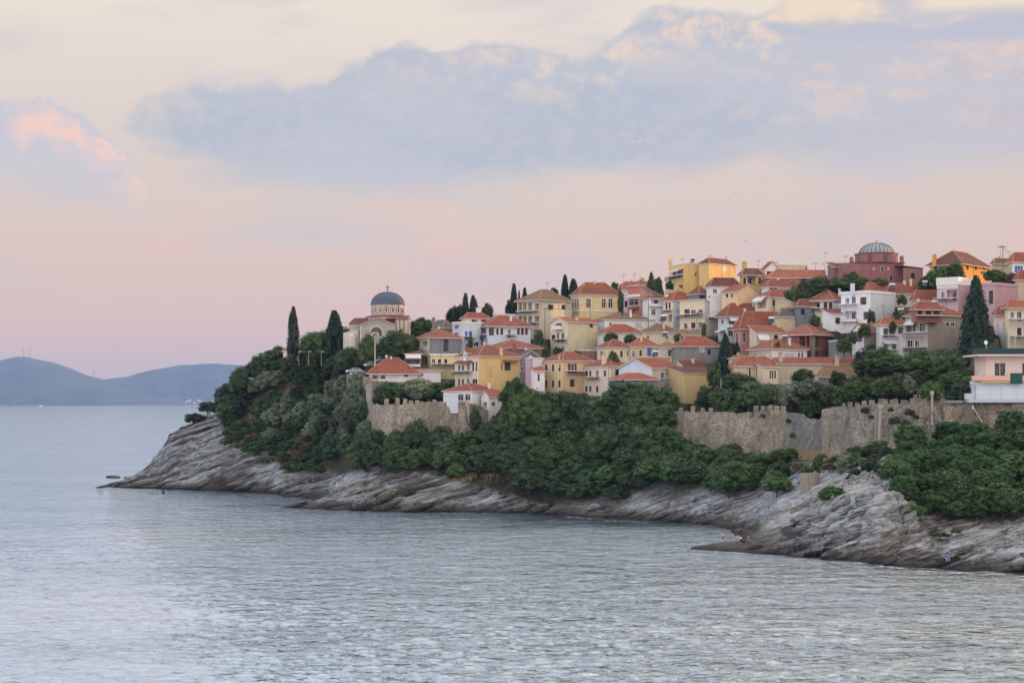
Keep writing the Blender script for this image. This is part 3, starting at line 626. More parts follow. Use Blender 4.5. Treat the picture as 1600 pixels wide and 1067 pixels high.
# ---------------------------------------------------------------- houses
def face_solve(C, u, x):          # parameter t along horizontal direction u from corner C where photo column x is met
    k = (x-800)/F; return (k*C[1]-C[0])/(u[0]-k*u[1])
def wall_face(b, C, u, n, W, z0, z1, holes, m=0):
    """vertical wall from C along u, width W, with real openings; n = outward normal"""
    ts = sorted({0, W}|{h[0] for h in holes}|{h[1] for h in holes}); zs = sorted({z0, z1}|{h[2] for h in holes}|{h[3] for h in holes})
    Q = lambda t, z, o=0: (C[0]+u[0]*t+n[0]*o, C[1]+u[1]*t+n[1]*o, z)
    for a, c in zip(ts, ts[1:]):
        for e, f in zip(zs, zs[1:]):
            tm, zm = (a+c)/2, (e+f)/2
            if not any(h[0] < tm < h[1] and h[2] < zm < h[3] for h in holes): b.quad(Q(a, e), Q(c, e), Q(c, f), Q(a, f), m=m)
    for h in holes:
        a, c, e, f, dp = h
        b.quad(Q(a, e), Q(a, f), Q(a, f, -dp), Q(a, e, -dp), m=m); b.quad(Q(c, e), Q(c, e, -dp), Q(c, f, -dp), Q(c, f), m=m)
        b.quad(Q(a, e), Q(a, e, -dp), Q(c, e, -dp), Q(c, e), m=m); b.quad(Q(a, f), Q(c, f), Q(c, f, -dp), Q(a, f, -dp), m=m)
        if dp > .6: b.quad(Q(a, e, -dp), Q(c, e, -dp), Q(c, f, -dp), Q(a, f, -dp), m=m)
def obox(b, C, u, n, t0, t1, z0, z1, o0, o1, m=0):     # box in wall coordinates, o = distance out from the wall
    Q = lambda t, o, z: (C[0]+u[0]*t+n[0]*o, C[1]+u[1]*t+n[1]*o, z)
    b.hexa([Q(t0, o1, z0), Q(t1, o1, z0), Q(t1, o0, z0), Q(t0, o0, z0)], [Q(t0, o1, z1), Q(t1, o1, z1), Q(t1, o0, z1), Q(t0, o0, z1)], m=m)
def uvroof(o):
    me = o.data; uv = me.uv_layers.new(name='UVMap'); data = []
    for p in me.polygons:
        n = p.normal; e = np.array([-n[1], n[0], 0.0]); L = np.linalg.norm(e); e = e/L if L > 1e-4 else np.array([1., 0, 0]); s = np.cross(np.array(n), e)
        for li in p.loop_indices:
            c = np.array(me.vertices[me.loops[li].vertex_index].co); data += [float(c@e), float(c@s)]
    uv.data.foreach_set('uv', data)
HN = 0
def window(root, C, u, n, t0, t1, z0, z1, kind):
    fm = {'t': DARKW, 'b': BLUEW}.get(kind, TRIM); w = t1-t0; fw = min(.12, w*.12)
    out = .035
    b = MB()
    obox(b, C, u, n, t0-fw, t0, z0-fw, z1+fw, -.05, out); obox(b, C, u, n, t1, t1+fw, z0-fw, z1+fw, -.05, out)
    obox(b, C, u, n, t0, t1, z1, z1+fw, -.05, out); obox(b, C, u, n, t0, t1, z0-fw, z0, -.05, out+.07)
    if kind not in 'sb':
        tm = (t0+t1)/2; obox(b, C, u, n, tm-.035, tm+.035, z0, z1, -.16, -.10)
        if kind == 'w' and z1-z0 > 1.3: obox(b, C, u, n, t0, t1, z0+(z1-z0)*.62, z0+(z1-z0)*.62+.06, -.16, -.10)
    o = b.build('door' if kind == 'd' else 'window', fm, root)
    b = MB(); obox(b, C, u, n, t0, t1, z0, z1, -.20, -.17); b.build('pane', GLASS, o)
    if kind in 'sb':        # closed louvred shutters, two leaves
        for a, c in ((t0+.02, (t0+t1)/2-.02), ((t0+t1)/2+.02, t1-.02)):
            b = MB(); obox(b, C, u, n, a, c, z0+.02, z1-.02, -.06, .02)
            k = max(int((z1-z0)/.35), 2)
            for q in range(k): zz = z0+(q+.5)*(z1-z0)/k; obox(b, C, u, n, a+.06, c-.06, zz-.05, zz+.05, .02, .045)
            b.build('shutter', BLUEW if kind == 'b' else DARKW, o)
    if kind == 'e':         # open shutters folded against the wall
        for a, c in ((t0-fw-w*.5, t0-fw), (t1+fw, t1+fw+w*.5)):
            b = MB(); obox(b, C, u, n, a, c, z0, z1, .04, .08); b.build('shutter', DARKW, o)
    return o
def balcony(root, C, u, n, t0, t1, z0, z1, mat_rail, out=1.1, slab=None):
    b = MB(); obox(b, C, u, n, t0, t1, z0-.16, z0, .003, out); o = b.build('balcony', slab or WHITE, root)
    b = MB(); h = z1-z0
    if mat_rail in (WHITE,) or mat_rail.name.startswith('plaster'):
        obox(b, C, u, n, t0, t1, z0, z1, out-.12, out-.001); obox(b, C, u, n, t0, t0+.12, z0, z1, .003, out-.12); obox(b, C, u, n, t1-.12, t1, z0, z1, .003, out-.12)
        b.build('parapet', mat_rail, o); return
    obox(b, C, u, n, t0, t1, z1-.07, z1, out-.09, out-.02); obox(b, C, u, n, t0, t1, z0+.1, z0+.15, out-.08, out-.03)
    obox(b, C, u, n, t0, t0+.05, z1-.07, z1, .003, out-.09); obox(b, C, u, n, t1-.05, t1, z1-.07, z1, .003, out-.09)
    k = max(int((t1-t0)/.22), 2)
    for i in range(k+1):
        t = t0+.03+(t1-t0-.06)*i/k; obox(b, C, u, n, t-.02, t+.02, z0, z1-.07, out-.075, out-.035)
    b.build('railing', mat_rail, o)
def roofmesh(kind, O, u, v, w, d, ov, ze, za, hk=1.0):
    """kind hip / gu (ridge along u) / gv (ridge along v) / su / sv sheds rising along v / u"""
    Q = lambda a, c, z: (O[0]+u[0]*a+v[0]*c, O[1]+u[1]*a+v[1]*c, z)
    b = MB(); caps = MB(); sl = (za-ze)/max(min(w, d)/2, .5)
    zo = ze-min(sl, .8)*ov*.6; th = .13
    A, B_, C_, D_ = Q(-ov, -ov, zo), Q(w+ov, -ov, zo), Q(w+ov, d+ov, zo), Q(-ov, d+ov, zo)
    if kind == 'hip':
        i = min(w, d)/2*hk
        if w >= d: R0, R1 = Q(i, d/2, za), Q(w-i+1e-3, d/2, za); fs = [(A, B_, R1, R0), (B_, C_, R1), (C_, D_, R0, R1), (D_, A, R0)]
        else: R0, R1 = Q(w/2, i, za), Q(w/2, d-i+1e-3, za); fs = [(A, B_, R0), (B_, C_, R1, R0), (C_, D_, R1), (D_, A, R0, R1)]
        if w >= d: hips = [(A, R0), (D_, R0), (B_, R1), (C_, R1), (R0, R1)]
        else: hips = [(A, R0), (B_, R0), (D_, R1), (C_, R1), (R0, R1)]
    elif kind == 'gu':
        R0, R1 = Q(-ov, d/2, za), Q(w+ov, d/2, za); fs = [(A, B_, R1, R0), (C_, D_, R0, R1)]; hips = [(R0, R1)]
    elif kind == 'gv':
        R0, R1 = Q(w/2, -ov, za), Q(w/2, d+ov, za); fs = [(B_, C_, R1, R0), (D_, A, R0, R1)]; hips = [(R0, R1)]
    elif kind == 'su':
        C2, D2 = Q(w+ov, d+ov, za), Q(-ov, d+ov, za); fs = [(A, B_, C2, D2)]; hips = []
    elif kind == 'sv':
        B2, C2 = Q(w+ov, -ov, za), Q(w+ov, d+ov, za); fs = [(A, B2, C2, D_)]; hips = []
    elif kind == 'svr':
        A2, D2 = Q(-ov, -ov, za), Q(-ov, d+ov, za); fs = [(A2, B_, C_, D2)]; hips = []
    up = lambda p: (p[0], p[1], p[2]+th)
    for f in fs:
        b.quad(*[up(p) for p in f]); b.quad(*list(f)[::-1], m=1)
    # fascia all round each plane's free edges
    from collections import Counter
    key = lambda p: tuple(round(c, 4) for c in p); cnt = Counter()
    for f in fs:
        for p, q in zip(f, f[1:]+f[:1]): cnt[frozenset((key(p), key(q)))] += 1
    for f in fs:
        for p, q in zip(f, f[1:]+f[:1]):
            if cnt[frozenset((key(p), key(q)))] == 1: b.quad(p, q, up(q), up(p), m=1)
    for p, q in hips: caps.tube([up(p), up(q)], .13, 5)
    return b, caps
def house(name, label, x, ye, by, a, roof, wall, R=(), L=(), rk='hip', ya=None, w=None, d=None, D=None, wL=None, wR=None, ov=.45, hk=1.0, ch=(), cat='house', dn=3.0, band=None, fascia=None, group=None, ext=()):
    xl, xc, xr = x; a = radians(a)
    D = D or look(xc, by); Cn = (xof(xc, D), D); uR = (cos(a), sin(a)); uL = (-sin(a), cos(a))
    W = face_solve(Cn, uR, xr) if xr > xc and w is None else (w or 7.0)
    Dp = face_solve(Cn, uL, xl) if xl < xc and d is None else (d or 8.0)
    W = min(max(W, .8), 60); Dp = min(max(Dp, .8), 60)
    ze = zof(ye, D); zb = zof(by, D)-dn
    CARVE.append((xl, xr, by, D, Dp*cos(a)+W*sin(a)*.5+1))
    zb = min([zb]+[groundz(xx, D+dd)-1.5 for xx in (xl, xc, xr) for dd in (0, W*sin(a)*.5)]) if dn >= 1.5 else zb
    nR = (sin(a), -cos(a)); nL = (-cos(a), -sin(a))
    root = thing(name, label, cat, (Cn[0], Cn[1], zof(by, D)), group)
    faces = {'R': (Cn, uR, nR, W), 'L': (Cn, uL, nL, Dp)}
    holes = {'R': [], 'L': []}; items = []
    for fk, lst in (('R', R), ('L', L)):
        C_, u, n, FW = faces[fk]
        for it in lst:
            k = it[-1]; x0, x1, y0, y1 = it[:4]
            t0, t1 = sorted((face_solve(C_, u, x0), face_solve(C_, u, x1))); dm = C_[1]+u[1]*(t0+t1)/2
            z1, z0 = zof(y0, dm), zof(y1, dm)
            if k[0] in 'BWGMU': items.append((fk, k, t0, t1, z0, z1)); continue
            t0, t1 = max(t0, .12), min(t1, FW-.12); z1 = min(z1, ze-.12)
            if t1-t0 < .2 or z1-z0 < .2: continue
            holes[fk].append((t0, t1, z0, z1, 1.3 if k == 'o' else .22)); items.append((fk, k, t0, t1, z0, z1))
    mR = wR or wall; mL = wL or wall
    b = MB(); wall_face(b, Cn, uR, nR, W, zb, ze, holes['R'])
    c1 = (Cn[0]+uR[0]*W, Cn[1]+uR[1]*W); c2 = (Cn[0]+uL[0]*Dp, Cn[1]+uL[1]*Dp); c3 = (c1[0]+uL[0]*Dp, c1[1]+uL[1]*Dp)
    za = zof(ya, Cn[1]+(uR[1]*W+uL[1]*Dp)/2) if ya is not None else ze+1.6
    mL_i = 0 if mL is mR else 1
    wall_face(b, Cn, uL, nL, Dp, zb, ze, holes['L'], m=mL_i)
    b.quad((*c1, zb), (*c3, zb), (*c3, ze), (*c1, ze)); b.quad((*c2, zb), (*c2, ze), (*c3, ze), (*c3, zb))
    b.quad((*Cn, ze), (*c1, ze), (*c3, ze), (*c2, ze))
    md = lambda p, q: ((p[0]+q[0])/2, (p[1]+q[1])/2)
    if roof and rk == 'gu':
        zz = za-.03; b.quad((*Cn, ze), (*md(Cn, c2), zz), (*c2, ze), m=mL_i); b.quad((*c1, ze), (*c3, ze), (*md(c1, c3), zz))
    if roof and rk == 'gv':
        zz = za-.03; b.quad((*Cn, ze), (*c1, ze), (*md(Cn, c1), zz)); b.quad((*c2, ze), (*md(c2, c3), zz), (*c3, ze))
    if roof and rk == 'su': b.quad((*Cn, ze), (*c2, za), (*c2, ze), m=mL_i); b.quad((*c1, ze), (*c3, ze), (*c3, za)); b.quad((*c2, ze), (*c2, za), (*c3, za), (*c3, ze))
    if roof and rk == 'sv': b.quad((*Cn, ze), (*c1, ze), (*c1, za)); b.quad((*c2, ze), (*c3, za), (*c3, ze)); b.quad((*c1, ze), (*c3, ze), (*c3, za), (*c1, za))
    if roof and rk == 'svr': b.quad((*Cn, ze), (*c1, ze), (*Cn, za)); b.quad((*Cn, ze), (*Cn, za), (*c2, za), (*c2, ze), m=mL_i)
    b.build('wall', [mR, mL], root)
    if roof and not ch and cat == 'house' and rk in ('hip', 'gu', 'gv') and xr-xl > 22 and (xl*7+xr) % 3 < 2:
        q_ = .3+.4*((xl*13+xr*5) % 10)/10; xx_ = xc+(xr-xc)*q_; ch = [(xx_, (ya or ye-12)-1.5, ye-4, 3.2, 2.0+W*sin(a)*q_)]
    if roof:
        rb, caps = roofmesh(rk, Cn, uR, uL, W, Dp, ov, ze, za, hk)
        ro = rb.build('roof', [ROOF[roof] if isinstance(roof, str) else roof, fascia or TRIM], root); uvroof(ro)
        if caps.v: caps.build('ridge_cap', ROOF_CAP, ro)
        for (cx, cy0, cy1, cw, back) in ch:
            dd = D+back; X, z1, z0 = xof(cx, dd), zof(cy0, dd), zof(cy1, dd)-1.2; r = cw*dd/F/2
            q = MB(); q.box((X, dd, (z0+z1)/2), (r, r, (z1-z0)/2), a); q.box((X, dd, z1+.08), (r+.1, r+.1, .08), a)
            co = q.build('chimney', wall, ro); q = MB()
            q.box((X, dd, z1+.28), (r*.7, r*.7, .12), a); q.build('chimney_pot', ROOF_CAP, co)
    else:      # flat roof: parapet ring and slab lip
        q = MB(); hp = .45 if ya is None else max(za-ze, .2)
        for (C_, u, n, FW) in (faces['R'], faces['L'], (c2, uR, uL, W), (c1, uL, uR, Dp)): obox(q, C_, u, n, -.12, FW+.12, ze+.003, ze+hp, -.12, .14)
        q.build('parapet', fascia or TRIM, root)
        for (cx, cy0, cy1, cw, back) in ch:
            dd = D+back; X, z1, z0 = xof(cx, dd), zof(cy0, dd), zof(cy1, dd)-.5; r = cw*dd/F/2
            q = MB(); q.box((X, dd, (z0+z1)/2), (r, r, (z1-z0)/2), a); q.build('chimney', wall, root)
    if band:      # string course rows
        for yy in band:
            q = MB(); obox(q, Cn, uR, nR, -.1, W+.1, zof(yy, D)-.12, zof(yy, D)+.12, .004, .12); obox(q, Cn, uL, nL, 0, Dp+.1, zof(yy, D)-.12, zof(yy, D)+.12, .004, .12)
            q.build('cornice', TRIM, root)
    for fk, k, t0, t1, z0, z1 in items:
        C_, u, n, FW = faces[fk]
        if k[0] == 'B': balcony(root, C_, u, n, t0, t1, z0, z1, {'i': IRON, 'p': WHITE, 'm': WRAIL, 'c': wall}[k[1] if len(k) > 1 else 'i'])
        elif k[0] == 'W':
            q = MB(); Q = lambda t, o, z: (C_[0]+u[0]*t+n[0]*o, C_[1]+u[1]*t+n[1]*o, z); o = 1.5
            q.hexa([Q(t0, .02, z1-.06), Q(t1, .02, z1-.06), Q(t1, o, z0), Q(t0, o, z0)], [Q(t0, .02, z1), Q(t1, .02, z1), Q(t1, o, z0+.06), Q(t0, o, z0+.06)])
            q.quad(Q(t0, o+.002, z0-.25), Q(t1, o+.002, z0-.25), Q(t1, o+.002, z0+.06), Q(t0, o+.002, z0+.06))
            q.build('awning', AWNY if 'y' in k else AWN, root)
        elif k[0] == 'G':     # panel fixed to wall
            q = MB(); obox(q, C_, u, n, t0, t1, z0, z1, .005, .08); q.build('panel', WRAIL if 'p' in k else BLUEW if 'b' in k else AWN, root)
        elif k[0] == 'M':     # small tiled canopy
            q = MB(); Q = lambda t, o, z: (C_[0]+u[0]*t+n[0]*o, C_[1]+u[1]*t+n[1]*o, z); o = 1.3
            q.hexa([Q(t0, .005, z1-.12), Q(t1, .005, z1-.12), Q(t1, o, z0), Q(t0, o, z0)], [Q(t0, .005, z1), Q(t1, .005, z1), Q(t1, o, z0+.12), Q(t0, o, z0+.12)])
            c = q.build('porch_roof', ROOF['r'], root); uvroof(c)
        elif k[0] == 'U':     # unplastered slab edge
            q = MB(); obox(q, C_, u, n, t0, t1, z0, z1, .005, .12); q.build('slab', CONC if 'c' in k else TRIM, root)
        elif k == 'o':
            q = MB(); tm = (t0+t1)/2; ww = min(.5, (t1-t0)*.3); obox(q, C_, u, n, tm-ww, tm+ww, z0, z0+min(2.1, (z1-z0)*.85), -1.29, -1.24); q.build('door', GLASS, root)
        elif k == 'O':
            q = MB(); obox(q, C_, u, n, t0, t1, z0, z1, -.21, -.19); q.build('opening', IRON, root)
        else: window(root, C_, u, n, t0, t1, z0, z1, k)
    return root
ROOF_CAP = plaster((176, 124, 104), .5, 'ridge_mortar')
CREAM = plaster((222, 208, 184), .3); YEL = plaster((214, 184, 126), .32); YELP = plaster((212, 198, 156), .25); ORA = plaster((214, 182, 144), .25)
OCH = plaster((200, 174, 122), .25); BEI = plaster((196, 186, 168), .35); PINKW = plaster((198, 148, 142), .3); LIL = plaster((188, 158, 168), .22)
BLU = plaster((204, 214, 226), .16); TAU = plaster((142, 134, 130), .3); GRY = plaster((124, 130, 138), .6); MAR = plaster((136, 104, 100), .4)
ORB = plaster((214, 158, 84), .12); OLI = plaster((196, 176, 84), .25); LPINK = plaster((226, 206, 200), .15); SAND = plaster((204, 190, 158), .35)
TERR = plaster((184, 118, 104), .3); ROSE = plaster((168, 104, 108), .35); BEI2 = plaster((180, 176, 164), .4); HAM = plaster((150, 102, 104), .45)

def row(xs, y0, y1, k, w=None):
    return [(x, x+(w or 4), y0, y1, k) for x in xs]
H = house
# --- lowest row, behind and on the sea wall
H('house', 'small cream hut with a tiled hip roof on the headland under the tall cypress', (445, 449, 466), 547.5, 556, 25, 'r', CREAM, ya=541, D=464, d=4, dn=1.3, R=[(455, 461, 549, 553, 'w')])
H('house', 'red roofed cafe with a terrace on the corner above the round bastion', (578, 578, 652), 582, 600, 8, 'r', WHITE, ya=560, d=9, D=414, ov=.9, R=[(581, 592, 586, 592, 'o'), (594, 603, 586, 592, 'o'), (607, 622, 584, 591, 'Gc'), (632, 637, 583, 588, 't')], ch=[(611, 558, 563, 2, 5)])
H('house', 'low white annex with a pale pink roof right of the red roofed cafe', (650, 650, 689), 580, 596, 6, 'p', WHITE, rk='su', ya=576, d=5, R=[(657, 661, 584, 588, 'w')])
H('house', 'grey walled house with a terracotta hip roof and a yellow balcony floor below', (648, 671, 722), 527.5, 590, 28, 'r', GRY, wL=CREAM, ya=515, D=430,
  L=[(650, 656, 533, 542, 'w'), (657, 668, 533, 542, 'o'), (650, 668, 548, 543, 'Up'), (652, 668, 556, 570, 'o')], R=[(693, 701, 530, 549, 'o'), (672, 716, 573, 567, 'Bi'), (674, 694, 553, 557, 'Wy'), (682, 686, 559, 570, 'd'), (692, 697, 559, 570, 'd')], ch=[(676, 514, 521, 3, 3)])
H('house', 'small house with white awning and dark terrace left of the grey walled house', (633, 633, 658), 553, 580, 10, 'r', GRY, rk='su', ya=548, d=5, D=424, R=[(635, 655, 560, 573, 'o'), (633, 657, 552.5, 559, 'W'), (634, 656, 573, 569, 'Bp')])
H('house', 'yellow fronted apartment floor with an iron balcony below the grey walled house', (673, 673, 722), 555, 592, 12, None, YELP, D=424, d=6, ya=553, R=[(675, 680, 561, 571, 'd'), (684, 689, 561, 571, 's'), (694, 699, 561, 571, 's'), (673, 720, 575, 568, 'Bi'), (676, 690, 578, 588, 'w')])
H('house', 'white cottage with a red hip roof standing on the bastion wall', (693, 738, 778), 611, 632, 58, 'r', WHITE, ya=600, L=[(715, 724, 616, 625, 'w'), (727, 735, 616, 625, 'w'), (698, 705, 616, 624, 'Gp')], D=393, dn=1.5)
H('house', 'white lean-to clad in pale boards on the wall left of the red roofed cottage', (693, 693, 716), 617, 639, 4, None, BLU, D=391, d=2.5, ya=616, dn=1)
H('house', 'tiny white gabled house half hidden by the big tree beside the bastion', (752, 764, 786), 620, 648, 55, 'r', WHITE, rk='gu', ya=611, L=[(755, 761, 628, 638, 'o')], R=[(768, 774, 628, 634, 'w')])
H('house', 'low house with red roof and white wall behind the big tree', (806, 822, 850), 617, 634, 40, 'r', WHITE, ya=609, R=[(828, 832, 622, 628, 'w'), (838, 842, 622, 628, 'w')])
H('house', 'bright yellow house with cream seaward front and iron balconies', (711, 748, 812), 556, 612, 35, 'r', YEL, wL=CREAM, ya=540, D=403, R=[(789, 797, 567, 578, 't'), (783, 785, 567, 578, 's'), (785, 809, 562, 565, 'M')],
  L=[(716, 719, 571, 580, 's'), (722, 725, 571, 580, 's'), (730, 734, 567, 580, 'd'), (738, 741, 565, 580, 's'), (743.5, 746, 565, 580, 's'), (711, 738, 585, 579, 'Bi'), (714, 738, 563, 568, 'M'), (716, 719, 592, 603, 's'), (722, 725, 592, 603, 's'), (730, 734, 592, 603, 'd'), (738, 746, 592, 600, 'w')],
  ch=[(783, 545, 556, 4, 4)])
H('house', 'small white dormer block on the roof of the bright yellow house', (724, 729, 746), 551, 562, 40, 'r', WHITE, rk='gu', ya=545.5, D=407, dn=.6, L=[(726, 728, 553, 558, 'w')])
H('house', 'long maroon house under a wide red roof behind the bright yellow house', (749, 775, 852), 544, 575, 20, 'r', MAR, ya=531.5, D=423, ch=[(804, 538, 548, 4, 0)], R=[(800, 804, 548, 555, 'w')])
H('house', 'grey gable house with slate roof right of the bright yellow house', (806, 812, 846), 561, 610, 30, 'g', GRY, rk='gv', ya=548, D=410, R=[(814, 818, 572, 580, 'w')])
H('house', 'narrow lilac and white house beside the bright yellow house', (821, 832, 850), 560, 612, 45, None, BLU, wL=LIL, D=402, ya=559, ch=[(829, 556, 560, 4, 2)])
H('house', 'small white wing with a red lean-to roof left of the peach house', (836, 836, 851), 579, 615, 15, 'r', WHITE, rk='su', ya=573, D=399, d=4, R=[(840, 843, 584, 595, 's')])
H('house', 'peach coloured house with brown shutters and a balcony over its side door', (849, 879, 927), 563, 615, 38, 'r', ORA, ya=550.5, wL=plaster((222, 194, 152), .22), D=399, ch=[(874, 556, 567, 2, 1)],
  L=row((852, 862.5, 872.5), 569, 580, 's', 3.6)+row((852, 862.5, 872.5), 594, 605, 's', 3.6), R=[(891, 897, 568, 583, 'e'), (884, 911, 586, 579, 'Bi'), (891, 897, 593, 603, 't')])
H('house', 'cream house with white framed windows and chimney right of the peach house', (912, 954, 987), 572, 625, 40, 'r', CREAM, ya=561, D=396, wL=plaster((224, 212, 196), .2),
  L=[(915, 918.5, 579, 588, 's'), (921, 924, 579, 588, 's'), (931, 935.5, 579, 592, 'd'), (943.5, 947, 579, 588, 's'), (921, 938, 594, 588, 'Bi'), (914.5, 918, 603, 612, 's'), (921, 924, 603, 612, 's'), (931.5, 935, 603, 613, 's')], R=[(962, 969, 578, 587, 't')], ch=[(944, 555, 571, 5, 3)])
H('house', 'white gabled house with balcony front and bright red roof in the row above the wall', (967, 1019, 1063), 575, 622, 45, 'r', BLU, rk='gu', ya=561.5, D=388, wR=plaster((190, 182, 172), .3),
  R=[(1032, 1037.5, 582, 597, 'd'), (1041, 1047, 582, 597, 'd'), (1028, 1059, 599, 591, 'Bm'), (1032, 1039, 605, 617, 's'), (1041.5, 1048, 605, 617, 's'), (1020, 1060, 577, 575.5, 'Ut')])
H('house', 'low red roofed house behind the round dark tree', (951, 970, 1028), 593, 625, 25, 'r', GRY, ya=584, D=382, R=[(985, 990, 598, 604, 'w')])
H('house', 'blank ochre storehouse with a brown mono-pitch roof', (1061, 1069, 1127), 583.5, 630, 22, 'd', OCH, rk='su', ya=573, D=384, d=9, ov=.25, fascia=CREAM)
H('house', 'dark red roof of a low shed behind the ochre storehouse', (1049, 1070, 1103), 574, 592, 30, 'd', CREAM, rk='gu', ya=563, D=398)
# --- second row
H('house', 'cream row house with weathered red roof and a leafy tree at its corner', (933, 950, 986), 542, 575, 25, 'r', CREAM, ya=531, D=414, R=[(969, 973, 548, 558, 's'), (979, 982, 548, 556, 'w')], L=[(938, 942, 549, 557, 'w')])
H('house', 'middle row house with blue shutters and weathered red roof', (984, 985, 1030), 541, 575, 6, 'o', plaster((206, 192, 172), .4), ya=527, D=416, d=8, R=[(988, 992, 548, 557, 'w'), (999, 1003, 547, 556, 's'), (1012, 1017, 544, 556, 'b')])
H('house', 'right row house with pale porch and old patched roof', (1028, 1029, 1063), 543, 575, 6, 'b', CREAM, ya=535, D=415, d=7, R=[(1031, 1042, 544, 556, 'Gp'), (1044, 1050, 547, 557, 'o'), (1053, 1057, 546, 556, 's')])
H('house', 'house with a blank streaked concrete wall and wide red roof', (1050, 1062, 1124), 540.5, 568, 14, 'r', CONC, ya=527, D=410, R=[(1092, 1101, 542, 551, 'Gp'), (1106, 1110, 546, 553, 't')], ch=[(1063, 528, 539, 2, 0)])
H('house', 'small orange walled hut with solar tank between the cream rows', (1005, 1007, 1047), 558, 575, 10, None, plaster((206, 150, 96), .3), D=405, d=4, ya=557)
H('house', 'white house under a long red roof behind a hedge', (933, 944, 1004), 520, 552, 12, 'r', WHITE, ya=507.5, D=433, R=[(950, 954, 526, 533, 'w')])
H('house', 'pale house under a long grey slate roof', (1002, 1003, 1066), 519, 552, 5, 'b', CREAM, ya=507.5, D=434, d=9, R=[(1010, 1014, 524, 530, 'w'), (1040, 1044, 524, 530, 'w')])
H('house', 'cream tower-like house with blank side wall and stacked seaward balconies', (860, 887, 934), 503, 556, 40, 'r', plaster((206, 198, 168), .35), ya=497.5, D=436, rk='gu', wL=CREAM,
  L=[(862, 868, 523, 532, 's'), (870, 874, 520, 534, 'd'), (877, 882, 520, 534, 'd'), (869, 886, 535, 529.5, 'Bi'), (868, 878, 505, 513, 'o'), (867, 880, 515, 509.5, 'Bp'), (868, 874, 543, 552, 's'), (878, 882, 541, 552, 'w')], R=[(922, 926, 507, 511, 't')])
H('house', 'white house under a low olive brown roof', (922, 945, 1020), 499.5, 528, 14, 'b', WHITE, ya=487, D=446, R=[(952, 956, 504, 510, 'w'), (992, 1002, 504, 512, 'Gp')])
H('apartment_building', 'beige apartment block with arched loggias and dark hatch roof', (808, 843, 893), 468, 530, 40, 'b', plaster((200, 194, 176), .3), ya=453.5, D=455, cat='building', ov=.7,
  L=[(810, 815.5, 473, 489, 'o'), (817, 822.5, 473, 489, 'o'), (825, 831, 473, 489, 'o'), (835.5, 842.5, 474, 487, 'o'), (810, 815.5, 494, 508, 'o'), (817, 822.5, 494, 508, 'o'), (825, 831, 494, 508, 'o'), (835, 842.5, 494, 508, 'o'), (834, 843, 515, 526, 'o'),
     (810, 842, 490, 485.5, 'Bi'), (810, 842, 508, 504, 'Bi')], R=[(857, 864, 477, 483, 't'), (878, 883, 477, 483, 't')])
H('mansion', 'neoclassical yellow mansion with tall white framed windows', (892, 905.5, 968), 459.5, 498, 18, 'r', YELP, ya=442.5, D=462, hk=.85, cat='house', band=(460.6, 485.5),
  R=[(916, 923, 467, 480.5, 'w'), (940, 946.5, 467, 480.5, 'w'), (950.5, 957, 467, 480.5, 'w')], L=[(894, 896.5, 467, 480, 's'), (898, 900, 467, 480, 's'), (902, 904, 467, 480, 's')], ch=[(928.5, 442, 446, 4, 5)])
H('house', 'white house with blue door and roof terrace below the cypress group', (707, 720, 752), 505, 556, 40, None, BLU, D=440, ya=503.5, L=[(710, 716, 520, 530, 'w'), (709, 717, 508, 514, 'o')], R=[(727, 730, 518, 529, 'b'), (733, 737, 518, 530, 'b'), (724, 739, 532, 525.5, 'Bi'), (728, 736, 537, 548, 'o'), (740, 748, 535, 541, 'w')])
H('house', 'small red roofed top floor above the white house with blue door', (721, 727, 764), 497, 515, 25, 'r', WHITE, ya=489.5, D=449, R=[(737, 746, 499, 506, 'o'), (752, 760, 496, 503, 'w')], ch=[(747, 482, 492, 5, 4)])
H('house', 'white villa with a broad red hip roof and brown shutters', (747, 762, 829), 508.5, 540, 18, 'r', BLU, ya=494, D=441, ov=.9,
  L=[(748, 759.5, 513, 528, 'o'), (747, 761, 530, 523, 'Bi')], R=[(764.5, 771, 513, 523, 't'), (775.5, 779, 513, 523, 's'), (782, 786, 513, 523, 's'), (793.5, 798, 515, 527, 'd'), (808, 812, 513, 523, 's'), (814, 818.5, 513, 523, 's'), (820.5, 824.5, 513, 523, 's'), (790, 805, 527, 522.5, 'Bi')])
H('house', 'house with a dark slate roof and stout chimney beside the white villa', (668, 692, 712), 512, 530, 35, 'g', plaster((150, 128, 116), .4), ya=501, D=446, ch=[(677.5, 498, 509, 4, 2)])
H('house', 'white rendered block with flat roof behind the white villa', (758, 765, 812), 493, 512, 15, None, WHITE, D=462, ya=491, ch=[(784, 480, 494, 4, 3)])
# --- upper left ridge
H('house', 'grey rendered house squeezed right of the yellow mansion', (968, 972, 988), 452, 495, 20, 'o', BLU, ya=443, D=466, R=[(976, 984, 470, 480, 'o')], L=[])
H('house', 'small house with an orange gable roof behind the yellow mansion', (968, 975, 1000), 447, 470, 30, 'o', CREAM, ya=441, D=474)
H('house', 'cream house with dark red hip roof on the ridge beside the spiky tree', (984, 996, 1020), 445, 470, 25, 'r', BEI, ya=438, D=470, R=[(1000, 1004, 448, 453, 't')])
H('house', 'salmon pink house with a red balcony front and blank side wall', (981, 1001, 1034), 460, 500, 40, 'r', plaster((208, 172, 162), .25), wL=TERR, rk='svr', ya=448, D=456,
  L=[(983, 998, 467, 477, 'w'), (981, 1000, 464, 460, 'Up'), (983, 998, 480, 483, 'M'), (984, 990, 484, 490, 'o')])
H('house', 'dark wooden pavilion with a red roof between pink and white houses', (1012, 1014, 1042), 466, 505, 10, 'd', WHITE, ya=462, D=449, d=7, R=[(1017, 1036, 467, 476, 'o'), (1014, 1040, 479, 475, 'Bp'), (1018, 1024, 483, 492, 'w')])
